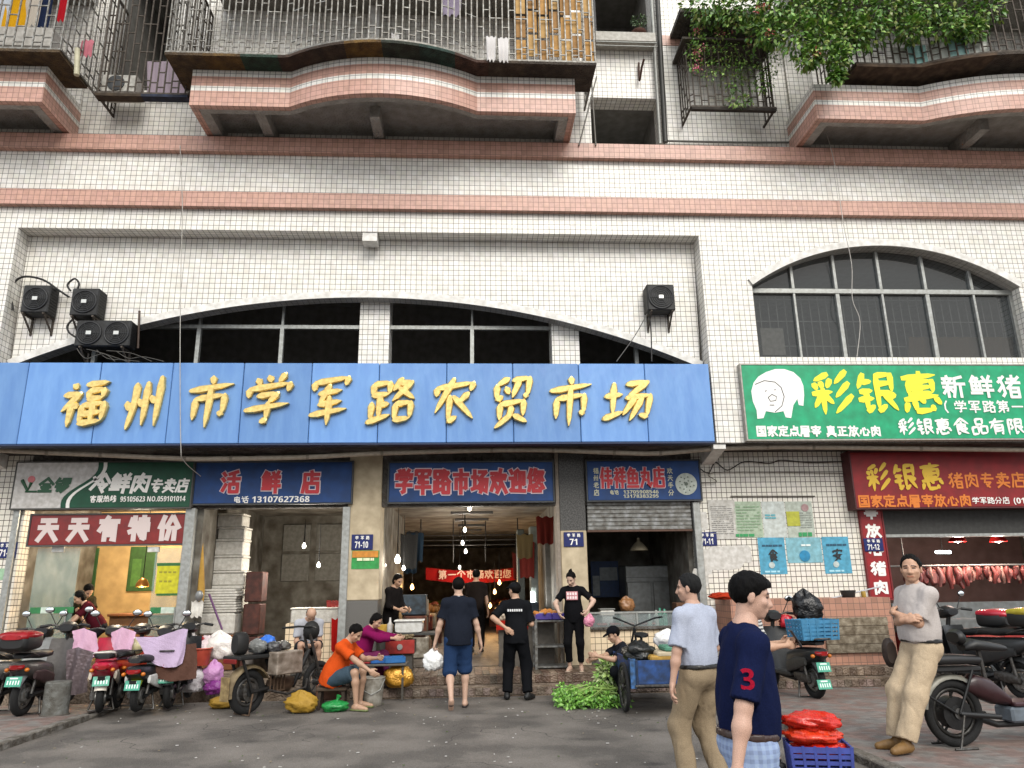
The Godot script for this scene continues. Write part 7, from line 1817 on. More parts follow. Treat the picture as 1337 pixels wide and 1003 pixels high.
		var l := OmniLight3D.new(); l.name = "lamp_light"; t.add_child(l, true); l.light_color = Color(1, 0.9, 0.84); l.light_energy = 0.6; l.light_size = 0.06; l.shadow_enabled = true; l.position = V(0, -0.09, 0); l.omni_range = 8
	var tb := wthing("tube_lamp", "short white tube lamp at the back of the pork shop", "lamp", W(1231, 721, -1.5)); part(tb, "tube", MB.new().tube([W(1222, 721, -1.5), W(1241, 721, -1.5)], 0.03, 8), glow("tube_white", Color(0.95, 1, 1), 6.0)); part(tb, "stem", MB.new().tube([W(1231, 721, -1.5), W(1231, 721, -1.5) + V(0, 0.75, 0)], 0.008, 5), paint("202020"))
	var vb := MB.new(); vb.span(V(7.45, 2.42, -0.2), V(12.4, 2.92, -0.05)); part(B, "shutter_box", vb, paint("3a3a38", 0.7)); part(B, "shutter_lip", MB.new().span(V(7.45, 2.38, -0.22), V(12.4, 2.43, 0.0)), alu)
# ---------------------------------------------------------------- things fixed to the facade
func ac_unit(label: String, px: Array, z: float, fans: int, turn := 0.0) -> void:
	var r := rect(px[0], px[1], px[2], px[3], z + 0.34)
	var t := wthing("air_conditioner", label, "air conditioner", V(r.get_center().x, r.position.y, z), "air conditioner units in the recess")
	var hs := mt("ac_housing", Color(0.17, 0.175, 0.18), 0.6, 0.1, "dirt", "", 1.6)
	var m := MB.new(); rbox(m, r, z + 0.04, z + 0.34, 0.02); part(t, "housing", m, hs)
	for k in fans:
		var c := V(lerpf(r.position.x, r.end.x, (k + 0.5) / fans), r.get_center().y, z + 0.345); var R := minf(r.size.y, r.size.x / fans) * 0.43
		var f := part(t, "fan_ring", MB.new().torus(c, R, 0.018, Vector3.BACK, 30, 6), paint("15161a", 0.5))
		part(f, "fan_well", MB.new().disc(c + V(0, 0, -0.004), R, 0.012, Vector3.BACK, 28), hs)
		var g := MB.new()
		for j in 5: g.torus(c + V(0, 0, 0.012), R * (j + 1) / 6.0, 0.005, Vector3.BACK, 24, 4)
		for j in 6: g.bar(c + V(cos(j * PI / 3), sin(j * PI / 3), 0.15) * V(0.03, 0.03, 0.1), c + V(cos(j * PI / 3) * R, sin(j * PI / 3) * R, 0.012), 0.006)
		part(f, "guard", g, paint("25272a", 0.5))
		part(f, "badge", MB.new().box(c + V(0, 0, 0.02), V(0.09, 0.07, 0.012), 0.004), mt("badge", Color(0.78, 0.78, 0.76), 0.3, 0.5))
		var bl := MB.new()
		for j in 3:
			var a := TAU * j / 3 + 0.5
			bl.quad(c + V(cos(a) * 0.05, sin(a) * 0.05, 0.003), c + V(cos(a) * R * 0.9, sin(a) * R * 0.9, 0.003), c + V(cos(a + 0.6) * R * 0.9, sin(a + 0.6) * R * 0.9, 0.007), c + V(cos(a + 0.9) * 0.05, sin(a + 0.9) * 0.05, 0.003))
		part(f, "blade", bl, paint("1c1d20", 0.6))
	var fin := MB.new()
	for k in 9: fin.box(V(r.end.x + 0.003, lerpf(r.position.y + 0.05, r.end.y - 0.05, k / 8.0), z + 0.19), V(0.008, 0.012, 0.24))
	part(t, "side_fins", fin, paint("101113", 0.6)).set_meta("kind", "stuff")
	for s in [0.12, 0.88]:
		var x := lerpf(r.position.x, r.end.x, s); part(t, "bracket", MB.new().bar(V(x, r.position.y - 0.015, z), V(x, r.position.y - 0.015, z + 0.36), 0.03).bar(V(x, r.position.y - 0.02, z + 0.33), V(x, r.position.y - 0.28, z + 0.01), 0.025).bar(V(x, r.position.y - 0.32, z + 0.015), V(x, r.position.y + 0.1, z + 0.015), 0.03), mt("rusty_steel", Color.WHITE))
func wire(label: String, pts: Array, r: float, hex: String, cat := "cable") -> void:     # pts: pixel x, pixel y, depth
	var path := []
	var P := pts.map(func(q): return W(q[0], q[1], q[2]))
	for i in P.size() - 1:
		for k in 5: path.append(P[i].cubic_interpolate(P[i + 1], P[maxi(i - 1, 0)], P[mini(i + 2, P.size() - 1)], k / 5.0))
	path.append(P[-1])
	solo("cable" if cat == "cable" else cat.replace(" ", "_"), label, cat, MB.new().tube(path, r, 6), paint(hex, 0.6))
func poster(label: String, px: Array, hex: String, z: float) -> Node3D:
	var r := rect(px[0], px[1], px[2], px[3], z); var t := wthing("poster", label, "poster", V(r.get_center().x, r.position.y, z))
	var rows := []
	for j in 6:
		var row := []
		for i in 6: row.append(V(lerpf(r.position.x, r.end.x, i / 5.0), lerpf(r.end.y, r.position.y, j / 5.0), z + 0.004 + 0.003 * sin(i * 1.7 + j * 2.3 + px[0])))
		rows.append(row)
	part(t, "sheet", MB.new().grid(rows), paint(hex, 0.6)); return t
func print_bars(t: Node3D, px: Array, rows: int, hex: String, z: float, sd: int, thick := 0.45, called := "print") -> void:     # lines of unreadably small print
	var rng := RandomNumberGenerator.new(); rng.seed = sd; var m := MB.new()
	var r := rect(px[0], px[1], px[2], px[3], z); var h := r.size.y / rows
	for k in rows:
		var x := r.position.x
		while x < r.end.x - 0.02:
			var w := minf(rng.randf_range(0.03, 0.12), r.end.x - x)
			if rng.randf() < 0.85: m.span(V(x, r.end.y - h * (k + 0.5) - h * thick / 2, z), V(x + w * 0.85, r.end.y - h * (k + 0.5) + h * thick / 2, z + 0.001))
			x += w
	part(t, called, m, paint(hex, 0.7, 0.0, "")).set_meta("kind", "stuff")
func leaf(m: MB, p: Vector3, d: Vector3, nrm: Vector3, l: float, w: float) -> void:
	var s := d.cross(nrm).normalized() * w * 0.5; var mid := p + d * l * 0.45 + nrm * l * 0.08; var tip := p + d * l - nrm * l * 0.06
	m.tri(p, mid + s, mid); m.tri(p, mid, mid - s); m.tri(mid + s, tip, mid); m.tri(mid, tip, mid - s)
func foliage(m: MB, c: Vector3, r: Vector3, n: int, l: float, rng: RandomNumberGenerator, cols: Array, droop := 0.3) -> void:
	for k in n:
		var d := V(rng.randfn(), rng.randfn(), rng.randfn()).normalized(); var q := c + d * r * pow(rng.randf(), 0.4)
		var dir := (d + V(rng.randfn() * 0.5, -droop + rng.randfn() * 0.4, rng.randfn() * 0.5)).normalized(); var nn := (V(0, 1, 0.6) + d * 0.6 + V(rng.randfn(), rng.randfn(), rng.randfn()) * 0.5).normalized()
		m.c = cols[rng.randi() % cols.size()] * rng.randf_range(0.75, 1.2)
		leaf(m, q, dir, nn, l * rng.randf_range(0.6, 1.25), l * rng.randf_range(0.4, 0.6))
	m.c = Color.WHITE
func leaf_mat() -> StandardMaterial3D:
	if mats.has("leaf"): return mats.leaf
	var m := StandardMaterial3D.new(); m.vertex_color_use_as_albedo = true; m.roughness = 0.45; m.cull_mode = BaseMaterial3D.CULL_DISABLED; m.backlight_enabled = true; m.backlight = Color(0.25, 0.32, 0.08)
	mats.leaf = m; return m

func build_facade_things() -> void:
	ac_unit("small air conditioner at the left end of the recess", [28, 372, 64, 408], ZB, 1); ac_unit("air conditioner above the twin fan unit", [92, 376, 128, 412], ZB, 1)
	ac_unit("twin fan air conditioner perched at the foot of the arch", [98, 418, 170, 452], ZB, 2); ac_unit("lone air conditioner near the right end of the arch", [845, 371, 881, 405], ZB, 1)
	# cables and pipes
	wire("thick black hose looping over the left air conditioners", [[17, 405, 0.6], [14, 378, 0.62], [28, 362, 0.62], [55, 365, 0.6], [78, 380, 0.6], [90, 388, 0.6]], 0.02, "141414")
	wire("black hose loop above the second air conditioner", [[92, 380, 0.6], [88, 372, 0.6], [97, 364, 0.6], [103, 370, 0.6], [101, 378, 0.6]], 0.018, "141414")
	wire("black hose beside the twin fan unit", [[98, 414, 0.6], [88, 425, 0.6], [90, 434, 0.62], [98, 440, 0.62]], 0.018, "141414")
	wire("rusty upright rod beside the twin fan unit", [[182, 406, 0.55], [180, 455, 0.55]], 0.02, "4a3a30", "steel rod")
	wire("cable hanging from the lone air conditioner", [[847, 405, 0.8], [850, 430, 0.7], [851, 472, 0.9]], 0.012, "1a1a1a")
	wire("slack grey cable from the lone air conditioner to the sign", [[845, 410, 0.8], [828, 440, 0.9], [805, 472, 1.0]], 0.008, "5a5a58")
	for k in 5: wire(["thin wire looped under the twin fan unit", "grey wire tangled at the twin fan unit foot", "slack wire lying on the blue sign top", "grey wire crossing the sign top by the rod", "wire trailing from the rod onto the sign"][k], [[100 + k * 13, 455 + k, 0.9], [112 + k * 14, 468 - (k % 2) * 9, 0.95], [135 + k * 13, 462 + (k % 3) * 4, 0.95], [150 + k * 16, 472, 1.0]], 0.006, "55524c")
	wire("long thin white wire down the facade across the blue sign", [[235, 190, 0.96], [238, 270, 0.97], [236, 360, 1.0], [235, 470, 1.1], [236, 580, 1.1], [240, 602, 0.9], [262, 622, 0.3]], 0.007, "b9b6b0")
	wire("loose pale wire hanging before the arched window", [[1078, 170, 1.0], [1090, 215, 1.0], [1101, 290, 1.0], [1112, 345, 0.95], [1113, 390, 0.95], [1123, 420, 0.9], [1119, 466, 0.9]], 0.007, "c2beb8")
	wire("black cable looping along the tiled wall under the overhang", [[912, 610, 0.1], [925, 618, 0.08], [934, 604, 0.06], [950, 614, 0.06], [972, 603, 0.06], [1005, 605, 0.06], [1020, 601, 0.06], [1060, 604, 0.06], [1112, 602, 0.08]], 0.011, "2b2621")
	wire("thin straight cable along the tiled wall", [[914, 631, 0.05], [936, 629, 0.05], [936, 617, 0.05], [1105, 618, 0.04]], 0.007, "4a4238")
	wire("thin rail above the notices on the tiled wall", [[954, 648, 0.03], [1064, 648, 0.03]], 0.01, "57524a")
	# sagging conduit under the overhang, in lengths
	var cd := wthing("conduit_pipe", "pale plastic conduit sagging under the long overhang", "pipe", V(-8, 3.85, 0.62))
	var pts := [[-20, 587], [60, 591], [130, 594], [240, 599], [300, 599], [400, 597], [497, 592], [640, 588], [720, 588], [800, 591], [860, 592], [935, 586], [1000, 584], [1060, 584], [1200, 586], [1360, 588]]
	for i in pts.size() - 1:
		var p := []
		for k in 5:
			var u := k / 4.0; var a := Vector2(pts[i][0], pts[i][1]); var b := Vector2(pts[i + 1][0], pts[i + 1][1]); var q := a.cubic_interpolate(b, Vector2(pts[maxi(i - 1, 0)][0], pts[maxi(i - 1, 0)][1]), Vector2(pts[mini(i + 2, pts.size() - 1)][0], pts[mini(i + 2, pts.size() - 1)][1]), u)
			p.append(W(q.x, q.y, 0.62))
		part(cd, "pipe_length", MB.new().tube(p, 0.042, 10), paint("b3a898", 0.6)); part(cd, "joint", MB.new().tube([p[0] + (p[1] - p[0]).normalized() * 0.0, p[0] + (p[1] - p[0]).normalized() * 0.05], 0.048, 10), paint("8d8377", 0.7))
	# drain pipes up the right of the middle balcony
	for q in [[849, -30, 862, 188, 0.035, "9a9c98", "grey steel drain pipe beside the dark opening"], [857, -30, 869, 186, 0.05, "3c3b38", "black drain pipe beside the dark opening"]]: solo("drain_pipe", q[6], "pipe", MB.new().tube([W(q[0], q[1], 0.72), W(q[2], q[3], 0.72)], q[4], 10), paint(q[5], 0.5, 0.3))
	for q in [[779, 100, 756, 190], [772, 100, 778, 190]]: solo("stay_wire", "grey steel stay from the balcony end to the band", "stay", MB.new().tube([W(q[0], q[1], 0.95), W(q[2], q[3], 0.95)], 0.016, 6), paint("77756f", 0.5, 0.3), "steel stays at the balcony end")
	wire("thin grey pipe along the wall above the pink band", [[868, 184, 0.66], [960, 186, 0.66], [1030, 186, 0.66]], 0.022, "6a6a66", "wall pipe")
	wire("rusty hook on the tiled wall beside the drain pipes", [[834, 82, 0.66], [835, 105, 0.7], [838, 88, 0.85], [841, 77, 0.95]], 0.022, "4a2a1c", "steel hook")
	# flower shelf with a small tree
	var sh := rect(776, 48, 854, 60, 0.75); var st := wthing("flower_shelf", "white tiled sill with steel rails below the upper opening", "shelf", V(sh.get_center().x, sh.position.y, 0.75)); var m := MB.new(); rbox(m, sh, 0.6, 0.9, 0.01); part(st, "sill", m, paint("bdbab2", 0.6))
	for k in 2: part(st, "rail", MB.new().tube([V(sh.position.x, sh.position.y - 0.06 - k * 0.09, 0.93), V(sh.end.x, sh.position.y - 0.06 - k * 0.09, 0.93)], 0.012, 6), alu)
	var rng := RandomNumberGenerator.new(); rng.seed = 44
	var pb := W(834, 47, 0.78); var pt := wthing("potted_plant", "small bushy plant in a brown dish on the white sill", "plant", pb); part(pt, "pot", MB.new().lathe([Vector2(0.0, 0), Vector2(0.12, 0.0), Vector2(0.16, 0.08), Vector2(0.14, 0.08)], 14, pb), paint("5a3426", 0.7))
	part(pt, "stem", MB.new().tube([pb + V(0, 0.05, 0), pb + V(0.03, 0.2, 0), pb + V(0.05, 0.36, 0)], [0.02, 0.014, 0.008], 6), paint("4a3a2a", 0.9)); m = MB.new(); foliage(m, pb + V(0.04, 0.36, 0), V(0.17, 0.15, 0.12), 160, 0.06, rng, [Color(0.05, 0.10, 0.03), Color(0.07, 0.12, 0.04)]); part(pt, "leaves", m, leaf_mat()).set_meta("kind", "stuff")
	# creepers over the right balcony
	var greens := [Color(0.09, 0.21, 0.03), Color(0.15, 0.30, 0.045), Color(0.25, 0.40, 0.08), Color(0.06, 0.14, 0.022), Color(0.22, 0.26, 0.06)]
	var vn := wthing("creeper", "dense green creeper spilling over the right balcony cage", "plant", W(1080, 110, 2.2)); m = MB.new()
	var blobs := [[930, 6, 40, 22, 1.6], [975, 10, 40, 26, 1.8], [1020, 2, 40, 30, 2.1], [1065, 12, 42, 34, 2.25], [1110, 10, 42, 32, 2.3], [1160, 8, 42, 28, 2.35], [1205, 10, 36, 26, 2.4], [1250, 14, 34, 26, 2.45], [1285, 12, 26, 24, 2.45], [1040, 45, 28, 26, 2.2], [1075, 55, 28, 30, 2.3], [1105, 50, 24, 22, 2.35], [1135, 40, 26, 18, 2.4], [1055, 76, 16, 12, 2.25], [1094, 78, 14, 14, 2.35], [1092, 100, 7, 6, 2.35], [1190, 40, 18, 12, 2.45], [1240, 40, 24, 10, 2.5], [1268, 42, 18, 12, 2.5], [1000, 40, 24, 20, 1.9]]
	for b in blobs:
		var c := W(b[0], b[1], b[4]); var rx := absf(W(b[0] + b[2], b[1], b[4]).x - c.x); var ry := absf(W(b[0], b[1] + b[3], b[4]).y - c.y)
		foliage(m, c, V(rx, ry, minf(0.32, rx)), int(170 + rx * ry * 1000), 0.13, rng, greens, 0.5)
	part(vn, "foliage", m, leaf_mat()).set_meta("kind", "stuff"); m = MB.new()
	for k in 22:
		var a := W(rng.randf_range(1020, 1280), rng.randf_range(-10, 30), 2.2); m.tube([a, a + V(rng.randf_range(-0.3, 0.3), -0.3, 0.15), a + V(rng.randf_range(-0.4, 0.4), -0.7, 0.1)], [0.012, 0.009, 0.005], 5)
	part(vn, "stems", m, paint("4b4630", 0.9)).set_meta("kind", "stuff")
	vn = wthing("flowering_creeper", "pink flowered creeper climbing the dark window cage", "plant", W(930, 140, 1.3)); m = MB.new()
	for b in [[912, 55, 12, 26, 1.35], [925, 85, 12, 30, 1.32], [945, 40, 24, 14, 1.4], [975, 30, 24, 14, 1.45], [955, 100, 18, 26, 1.3], [985, 100, 22, 26, 1.32], [1010, 70, 12, 30, 1.35], [915, 30, 12, 14, 1.4], [965, 132, 20, 9, 1.33], [935, 20, 22, 16, 1.5], [905, 70, 9, 30, 1.34], [940, 70, 20, 24, 1.32], [970, 75, 20, 22, 1.32], [1000, 105, 14, 20, 1.34]]:
		var c := W(b[0], b[1], b[4]); foliage(m, c, V(b[2] * 0.0145, b[3] * 0.0155, 0.14), 130, 0.075, rng, greens, 0.2)
	part(vn, "foliage", m, leaf_mat()).set_meta("kind", "stuff"); m = MB.new()
	for k in 26:
		var b: Array = [[910, 40], [918, 24], [935, 40], [907, 75], [910, 88], [960, 35], [915, 62], [970, 55]][k % 8]; foliage(m, W(b[0] + rng.randf_range(-7, 7), b[1] + rng.randf_range(-7, 7), 1.42), V(0.05, 0.05, 0.05), 9, 0.05, rng, [Color(0.55, 0.09, 0.16), Color(0.62, 0.2, 0.26)], 0.0)
	for b in [[1066, 68], [1005, 42], [990, 12], [1000, 8]]: foliage(m, W(b[0], b[1], 2.5), V(0.06, 0.05, 0.05), 14, 0.06, rng, [Color(0.5, 0.1, 0.1)], 0.0)
	part(vn, "flowers", m, leaf_mat()).set_meta("kind", "stuff")
	# notices on the tiled wall
	var z := 0.004
	var p := poster("white notice sheet dense with small print beside green ones", [926, 653, 961, 704], "c4c2bc", z); print_bars(p, [929, 660, 958, 698], 14, "8a8884", z + 0.012, 1, 0.3)
	p = poster("pale green newsletter poster next to the white notice", [960, 655, 995, 702], "a9bba4", z); print_bars(p, [962, 660, 993, 694], 9, "7d9678", z + 0.012, 2); print_bars(p, [961, 697, 994, 701], 1, "2f8a52", z + 0.012, 3, 0.9)
	p = poster("plain pale poster with a small teal heading", [996, 655, 1026, 702], "c3cbc8", z); print_bars(p, [999, 671, 1014, 678], 2, "5a9ca6", z + 0.012, 4, 0.6)
	p = poster("newsletter poster with a yellow block and green foot", [1027, 655, 1062, 702], "b4bdb2", z); m = MB.new(); rbox(m, rect(1027, 668, 1044, 687, z), z + 0.011, z + 0.013); part(p, "colour_block", m, paint("b3b53c", 0.6)); print_bars(p, [1045, 668, 1061, 690], 7, "8a9088", z + 0.012, 5); print_bars(p, [1028, 695, 1061, 701], 1, "2f8a52", z + 0.012, 6, 0.9); part(p, "seal", MB.new().disc(W(1051, 663, z + 0.012), 0.07, 0.002, Vector3.BACK, 16), paint("a8898a", 0.6))
	for q in [[991, 702, 1026, 750, "食", "sky blue poster with a black character left of the wave poster"], [1075, 701, 1110, 749, "安", "sky blue poster with a black character beside the narrow red sign"]]:
		p = poster(q[5], q.slice(0, 4), "4fa0c0", z); m = MB.new(); glyph_flat(m, q[4], W(q[0] + 11, q[1] + 17, z).x, W(q[0] + 11, q[1] + 16, z).y, 0.19, 0.21, 0.026, z + 0.013, true); part(p, "lettering", m, paint("16181c", 0.6, 0.0, "")); print_bars(p, [q[0] + 4, q[1] + 9, q[0] + 31, q[1] + 12], 1, "244a60", z + 0.012, 8, 0.8); print_bars(p, [q[0] + 8, q[1] + 43, q[0] + 28, q[1] + 46], 1, "9ccbd8", z + 0.012, 9, 0.8); part(p, "motif", MB.new().disc(W(q[0] + 17, q[1] + 36, z + 0.012), 0.055, 0.002, Vector3.BACK, 14), paint("b9c6c4", 0.6))
	p = poster("pale blue poster with a round wave picture", [1027, 702, 1073, 735], "7fb4c2", z); part(p, "motif", MB.new().disc(W(1051, 726, z + 0.012), 0.10, 0.002, Vector3.BACK, 20), paint("1f86b4", 0.6)); print_bars(p, [1040, 710, 1060, 714], 1, "d4dcd8", z + 0.012, 10, 0.6)
	for q in [[912, 668, 924, 692, 1], [921, 713, 972, 744, 2], [914, 718, 930, 750, 3], [960, 712, 981, 735, 4], [905, 742, 925, 765, 5]]:
		var rr := RandomNumberGenerator.new(); rr.seed = q[4]; var poly := PackedVector2Array(); var c := W((q[0] + q[2]) / 2.0, (q[1] + q[3]) / 2.0, z)
		for k in 22:
			var a := TAU * k / 22; var e := pow(absf(cos(a)), 6.0) + pow(absf(sin(a)), 6.0); var kk := pow(e, -1.0 / 6.0) * rr.randf_range(0.86, 1.0)
			poly.append(Vector2(c.x + cos(a) * kk * (q[2] - q[0]) * 0.0073, c.y + sin(a) * kk * (q[3] - q[1]) * 0.0073))
		solo("torn_paper", "scrap of white torn notice left on the tiled wall", "paper", MB.new().extrude(poly, 0.001, 0.004 + 0.001 * q[4]), paint("cfcdc8", 0.7), "torn notices on the tiled wall")
	var gs := poster("green and orange sticker on the cream pillar", [459, 719, 495, 743], "2f9a4a", 0.022); m = MB.new(); rbox(m, rect(460, 719.5, 494, 728, 0.03), 0.036, 0.038); part(gs, "colour_block", m, paint("d08a2c", 0.6)); print_bars(gs, [466, 728, 490, 733], 1, "d8dfb8", 0.04, 12, 0.7)
	solo("small_sticker", "small pale green sticker on the left tiled wall", "sticker", MB.new().box(W(3, 750, 0.006), V(0.14, 0.19, 0.004)), paint("9cc0a0", 0.6))
# ---------------------------------------------------------------- goods and street clutter
func build_goods() -> void:
	var rng := RandomNumberGenerator.new(); rng.seed = 101
	var crinkle := func(hex: String, rough := 0.3) -> StandardMaterial3D: return mt("bag_" + hex, Color(hex), rough, 0.0, "", "cloth", 3.0, 1.2)
	# concrete bollard
	var b := G(71, 934, 0.06); var bo := thing("bollard", "short grey concrete bollard beside the scooters", "bollard", b); part(bo, "post", MB.new().lathe([Vector2(0.165, -0.05), Vector2(0.16, 0.02), Vector2(0.158, 0.40), Vector2(0.15, 0.42), Vector2(0.0, 0.425)], 22), mt("bollard", Color(0.47, 0.48, 0.47), 0.85, 0.0, "dirt", "rough", 1.3)); part(bo, "foot", MB.new().lathe([Vector2(0.18, -0.05), Vector2(0.175, 0.015), Vector2(0.16, 0.02)], 22), concrete)
	# sacks by the first post
	for q in [[262, 850, 0.95, 0.24, 0.20, "d8c6c8", "large pinkish white sack among the bags at the steel post"], [286, 846, 0.9, 0.26, 0.2, "d9d2cc", "large white sack at the store doorway"], [240, 838, 1.0, 0.2, 0.14, "e0dcda", "white sack beside the quilted apron"], [250, 888, 1.15, 0.22, 0.20, "c9c4c6", "white sack slumped on the step edge"], [278, 880, 1.15, 0.17, 0.16, "b884b4", "white and purple printed sack"], [281, 898, 1.2, 0.18, 0.11, "7a2f7c", "purple sack on the ground by the step"]]:
		var m := MB.new(); var p := W(q[0], q[1], q[2]); bag_shape(m, p, V(q[3], q[4] * 1.15, q[3] * 0.8), int(q[0]), q[0] > 270 and q[1] < 885); solo("sack", q[6], "sack", m, crinkle.call(q[5], 0.45))
	var rb := W(262, 858, 1.2); var bk := thing("red_tub", "orange red plastic tub among the sacks", "tub", rb - V(0, 0.12, 0)); part(bk, "tub", MB.new().lathe([Vector2(0.0, 0.0), Vector2(0.12, 0.0), Vector2(0.155, 0.24), Vector2(0.165, 0.25), Vector2(0.15, 0.24), Vector2(0.115, 0.02)], 20), paint("b84a38", 0.5)); part(bk, "rim", MB.new().torus(V(0, 0.245, 0), 0.16, 0.012, Vector3.UP, 20, 6), paint("c25a44", 0.5))
	part(thing("red_cushion", "red folded seat cushion on top of the sacks", "cushion", W(250, 834, 0.95)), "cushion", MB.new().box(Vector3.ZERO, V(0.42, 0.06, 0.2), 0.025), paint("b01c22", 0.5))
	# helmet on the lime scooter
	var hp := W(176, 844, 1.65); var he := thing("helmet", "cream half helmet resting on the lime green scooter", "helmet", hp); part(he, "shell", MB.new().ell(Vector3.ZERO, V(0.14, 0.13, 0.15), 18, 12), paint("cfc59a", 0.3)); part(he, "rim", MB.new().torus(V(0, -0.05, 0), 0.135, 0.012, Vector3.UP, 20, 6), paint("3a382f", 0.6))
	# net bags and green bag on the road
	for q in [[393, 931, 0.22, 0.15, "94731f", "slumped yellow net bag beside the moped wheel", true], [289, 925, 0.19, 0.09, "8c6c1e", "yellow net bag behind the moped wheel", false]]:
		var m := MB.new(); var p := G(q[0], q[1]); bag_shape(m, p + V(0, q[3] * 0.8, 0), V(q[2], q[3], q[2] * 0.7), int(q[0]), q[6]); solo("net_bag", q[5], "bag", m, crinkle.call(q[4], 0.7))
	var gm := MB.new(); var gp := G(437, 929); bag_shape(gm, gp + V(0, 0.06, 0), V(0.19, 0.085, 0.13), 71, false); gm.tube([gp + V(0.02, 0.09, 0), gp + V(0.03, 0.15, 0.0), gp + V(0.05, 0.2, 0.01)], [0.05, 0.018, 0.035], 8); solo("green_bag", "knotted green plastic bag on the road by the bucket", "bag", gm, crinkle.call("24803f"))
	# stool, bucket, low boxes of the seated man
	var sp := G(444, 926); var sl := thing("wooden_stool", "low dark wooden stool under the seated man in orange", "stool", V(sp.x - 0.12, 0, sp.z - 0.05)); part(sl, "seat", MB.new().box(V(0, 0.27, 0), V(0.42, 0.05, 0.30), 0.01), paint("4a3a2c", 0.8))
	for s in [[-1, -1], [1, -1], [-1, 1], [1, 1]]: part(sl, "leg", MB.new().bar(V(0.17 * s[0], 0, 0.11 * s[1]), V(0.16 * s[0], 0.26, 0.10 * s[1]), 0.04), paint("3c2f24", 0.8))
	var up := G(486, 921); var bu := thing("bucket", "dirty white plastic bucket in front of the stall", "bucket", up); part(bu, "tub", MB.new().lathe([Vector2(0.0, 0.0), Vector2(0.135, 0.0), Vector2(0.165, 0.36), Vector2(0.175, 0.365), Vector2(0.175, 0.38), Vector2(0.16, 0.38), Vector2(0.13, 0.02), Vector2(0.0, 0.02)], 22), paint("b4b3ac", 0.5, 0.0, "dirt", 1.4)); part(bu, "handle", MB.new().tube([V(-0.17, 0.35, 0), V(-0.12, 0.22, 0.14), V(0.0, 0.16, 0.17), V(0.12, 0.22, 0.14), V(0.17, 0.35, 0)], 0.007, 6), alu)
	for q in [[412, 905, "a89a8c"], [428, 912, "6b4a38"], [400, 898, "c6c1b8"]]: solo("packing_box", "low worn packing box on the step behind the stool", "box", MB.new().box(G(q[0], q[1], 0.1) + V(0, 0.08, -0.1), V(0.34, 0.2, 0.28), 0.01), paint(q[2], 0.8), "packing boxes behind the stool")
	# stove stall with trays
	var ty := 0.78; var tx0 := W(503, 832, 0.75).x; var tx1 := W(541, 832, 0.75).x
	var stv := wthing("food_stove", "red fronted food stove heaped with snails or shells", "stove", V((tx0 + tx1) / 2, 0.28, 0.7)); var r := rect(503, 836, 541, 854, 0.78)
	part(stv, "front", MB.new().span(V(r.position.x, r.position.y, 0.74), V(r.end.x, r.end.y, 0.78), 0.006), paint("a02a22", 0.45)); part(stv, "dial", MB.new().disc(V(r.get_center().x, r.get_center().y, 0.79), 0.045, 0.02, Vector3.BACK, 18), paint("b5b5b2", 0.3, 0.4)); part(stv, "body", MB.new().span(V(r.position.x, r.position.y, 0.3), V(r.end.x, r.end.y - 0.01, 0.738)), paint("5d5a56", 0.6, 0.3)); part(stv, "stand", MB.new().span(V(r.position.x + 0.04, 0.285, 0.35), V(r.end.x - 0.04, r.position.y, 0.72)), paint("4a4844", 0.7))
	var hp2 := MB.new()
	for k in 70: hp2.ell(V(rng.randf_range(r.position.x + 0.04, r.end.x - 0.04), r.end.y + 0.02 + 0.05 * rng.randf(), rng.randf_range(0.36, 0.72)), V(0.03, 0.02, 0.025) * rng.randf_range(0.7, 1.2), 6, 4)
	part(stv, "shellfish", hp2, paint("7a6a4a", 0.5)).set_meta("kind", "stuff")
	var lt := wthing("low_table", "low table of the seated vendor with coloured trays", "table", G(480, 905, 0.0)); var lz := G(480, 905).z
	lz = 1.62; var lx0 := W(446, 870, lz).x; var lx1 := W(530, 870, lz).x; var ly := W(480, 868, lz).y
	part(lt, "top", MB.new().span(V(lx0, ly - 0.03, lz - 0.42), V(lx1, ly, lz), 0.008), paint("5a5650", 0.7))
	for s in 4: part(lt, "leg", MB.new().bar(V([lx0 + 0.05, lx1 - 0.05][s % 2], 0.0 if s < 2 else 0.14, lz - (0.05 if s < 2 else 0.36)), V([lx0 + 0.05, lx1 - 0.05][s % 2], ly - 0.03, lz - (0.05 if s < 2 else 0.36)), 0.03), paint("4a4640", 0.7))
	for q in [[470, 861, "a8242c", "red plastic tray on the low table"], [497, 860, "1f5fa8", "blue plastic tray on the low table"], [515, 858, "2468a8", "blue bag spread over the low table end"]]:
		var p := W(q[0], q[1], lz - 0.2); var t := thing("plastic_tray", q[3], "tray", V(p.x, ly, lz - 0.2), 0.2); part(t, "base", MB.new().box(V(0, 0.012, 0), V(0.30, 0.02, 0.24), 0.005), paint(q[2], 0.4))
		for s in [-1, 1]: part(t, "wall", MB.new().box(V(0.15 * s, 0.05, 0), V(0.012, 0.08, 0.25), 0.003), paint(q[2], 0.4)); part(t, "wall", MB.new().box(V(0, 0.05, 0.125 * s), V(0.29, 0.08, 0.012), 0.003), paint(q[2], 0.4))
	var ym := MB.new(); bag_shape(ym, W(520, 884, 1.45), V(0.22, 0.2, 0.16), 55, true); solo("foil_bag", "crumpled gold foil bag under the low table", "bag", ym, mt("gold_foil", Color(0.75, 0.55, 0.2), 0.3, 0.4, "", "cloth", 3.0, 1.5))
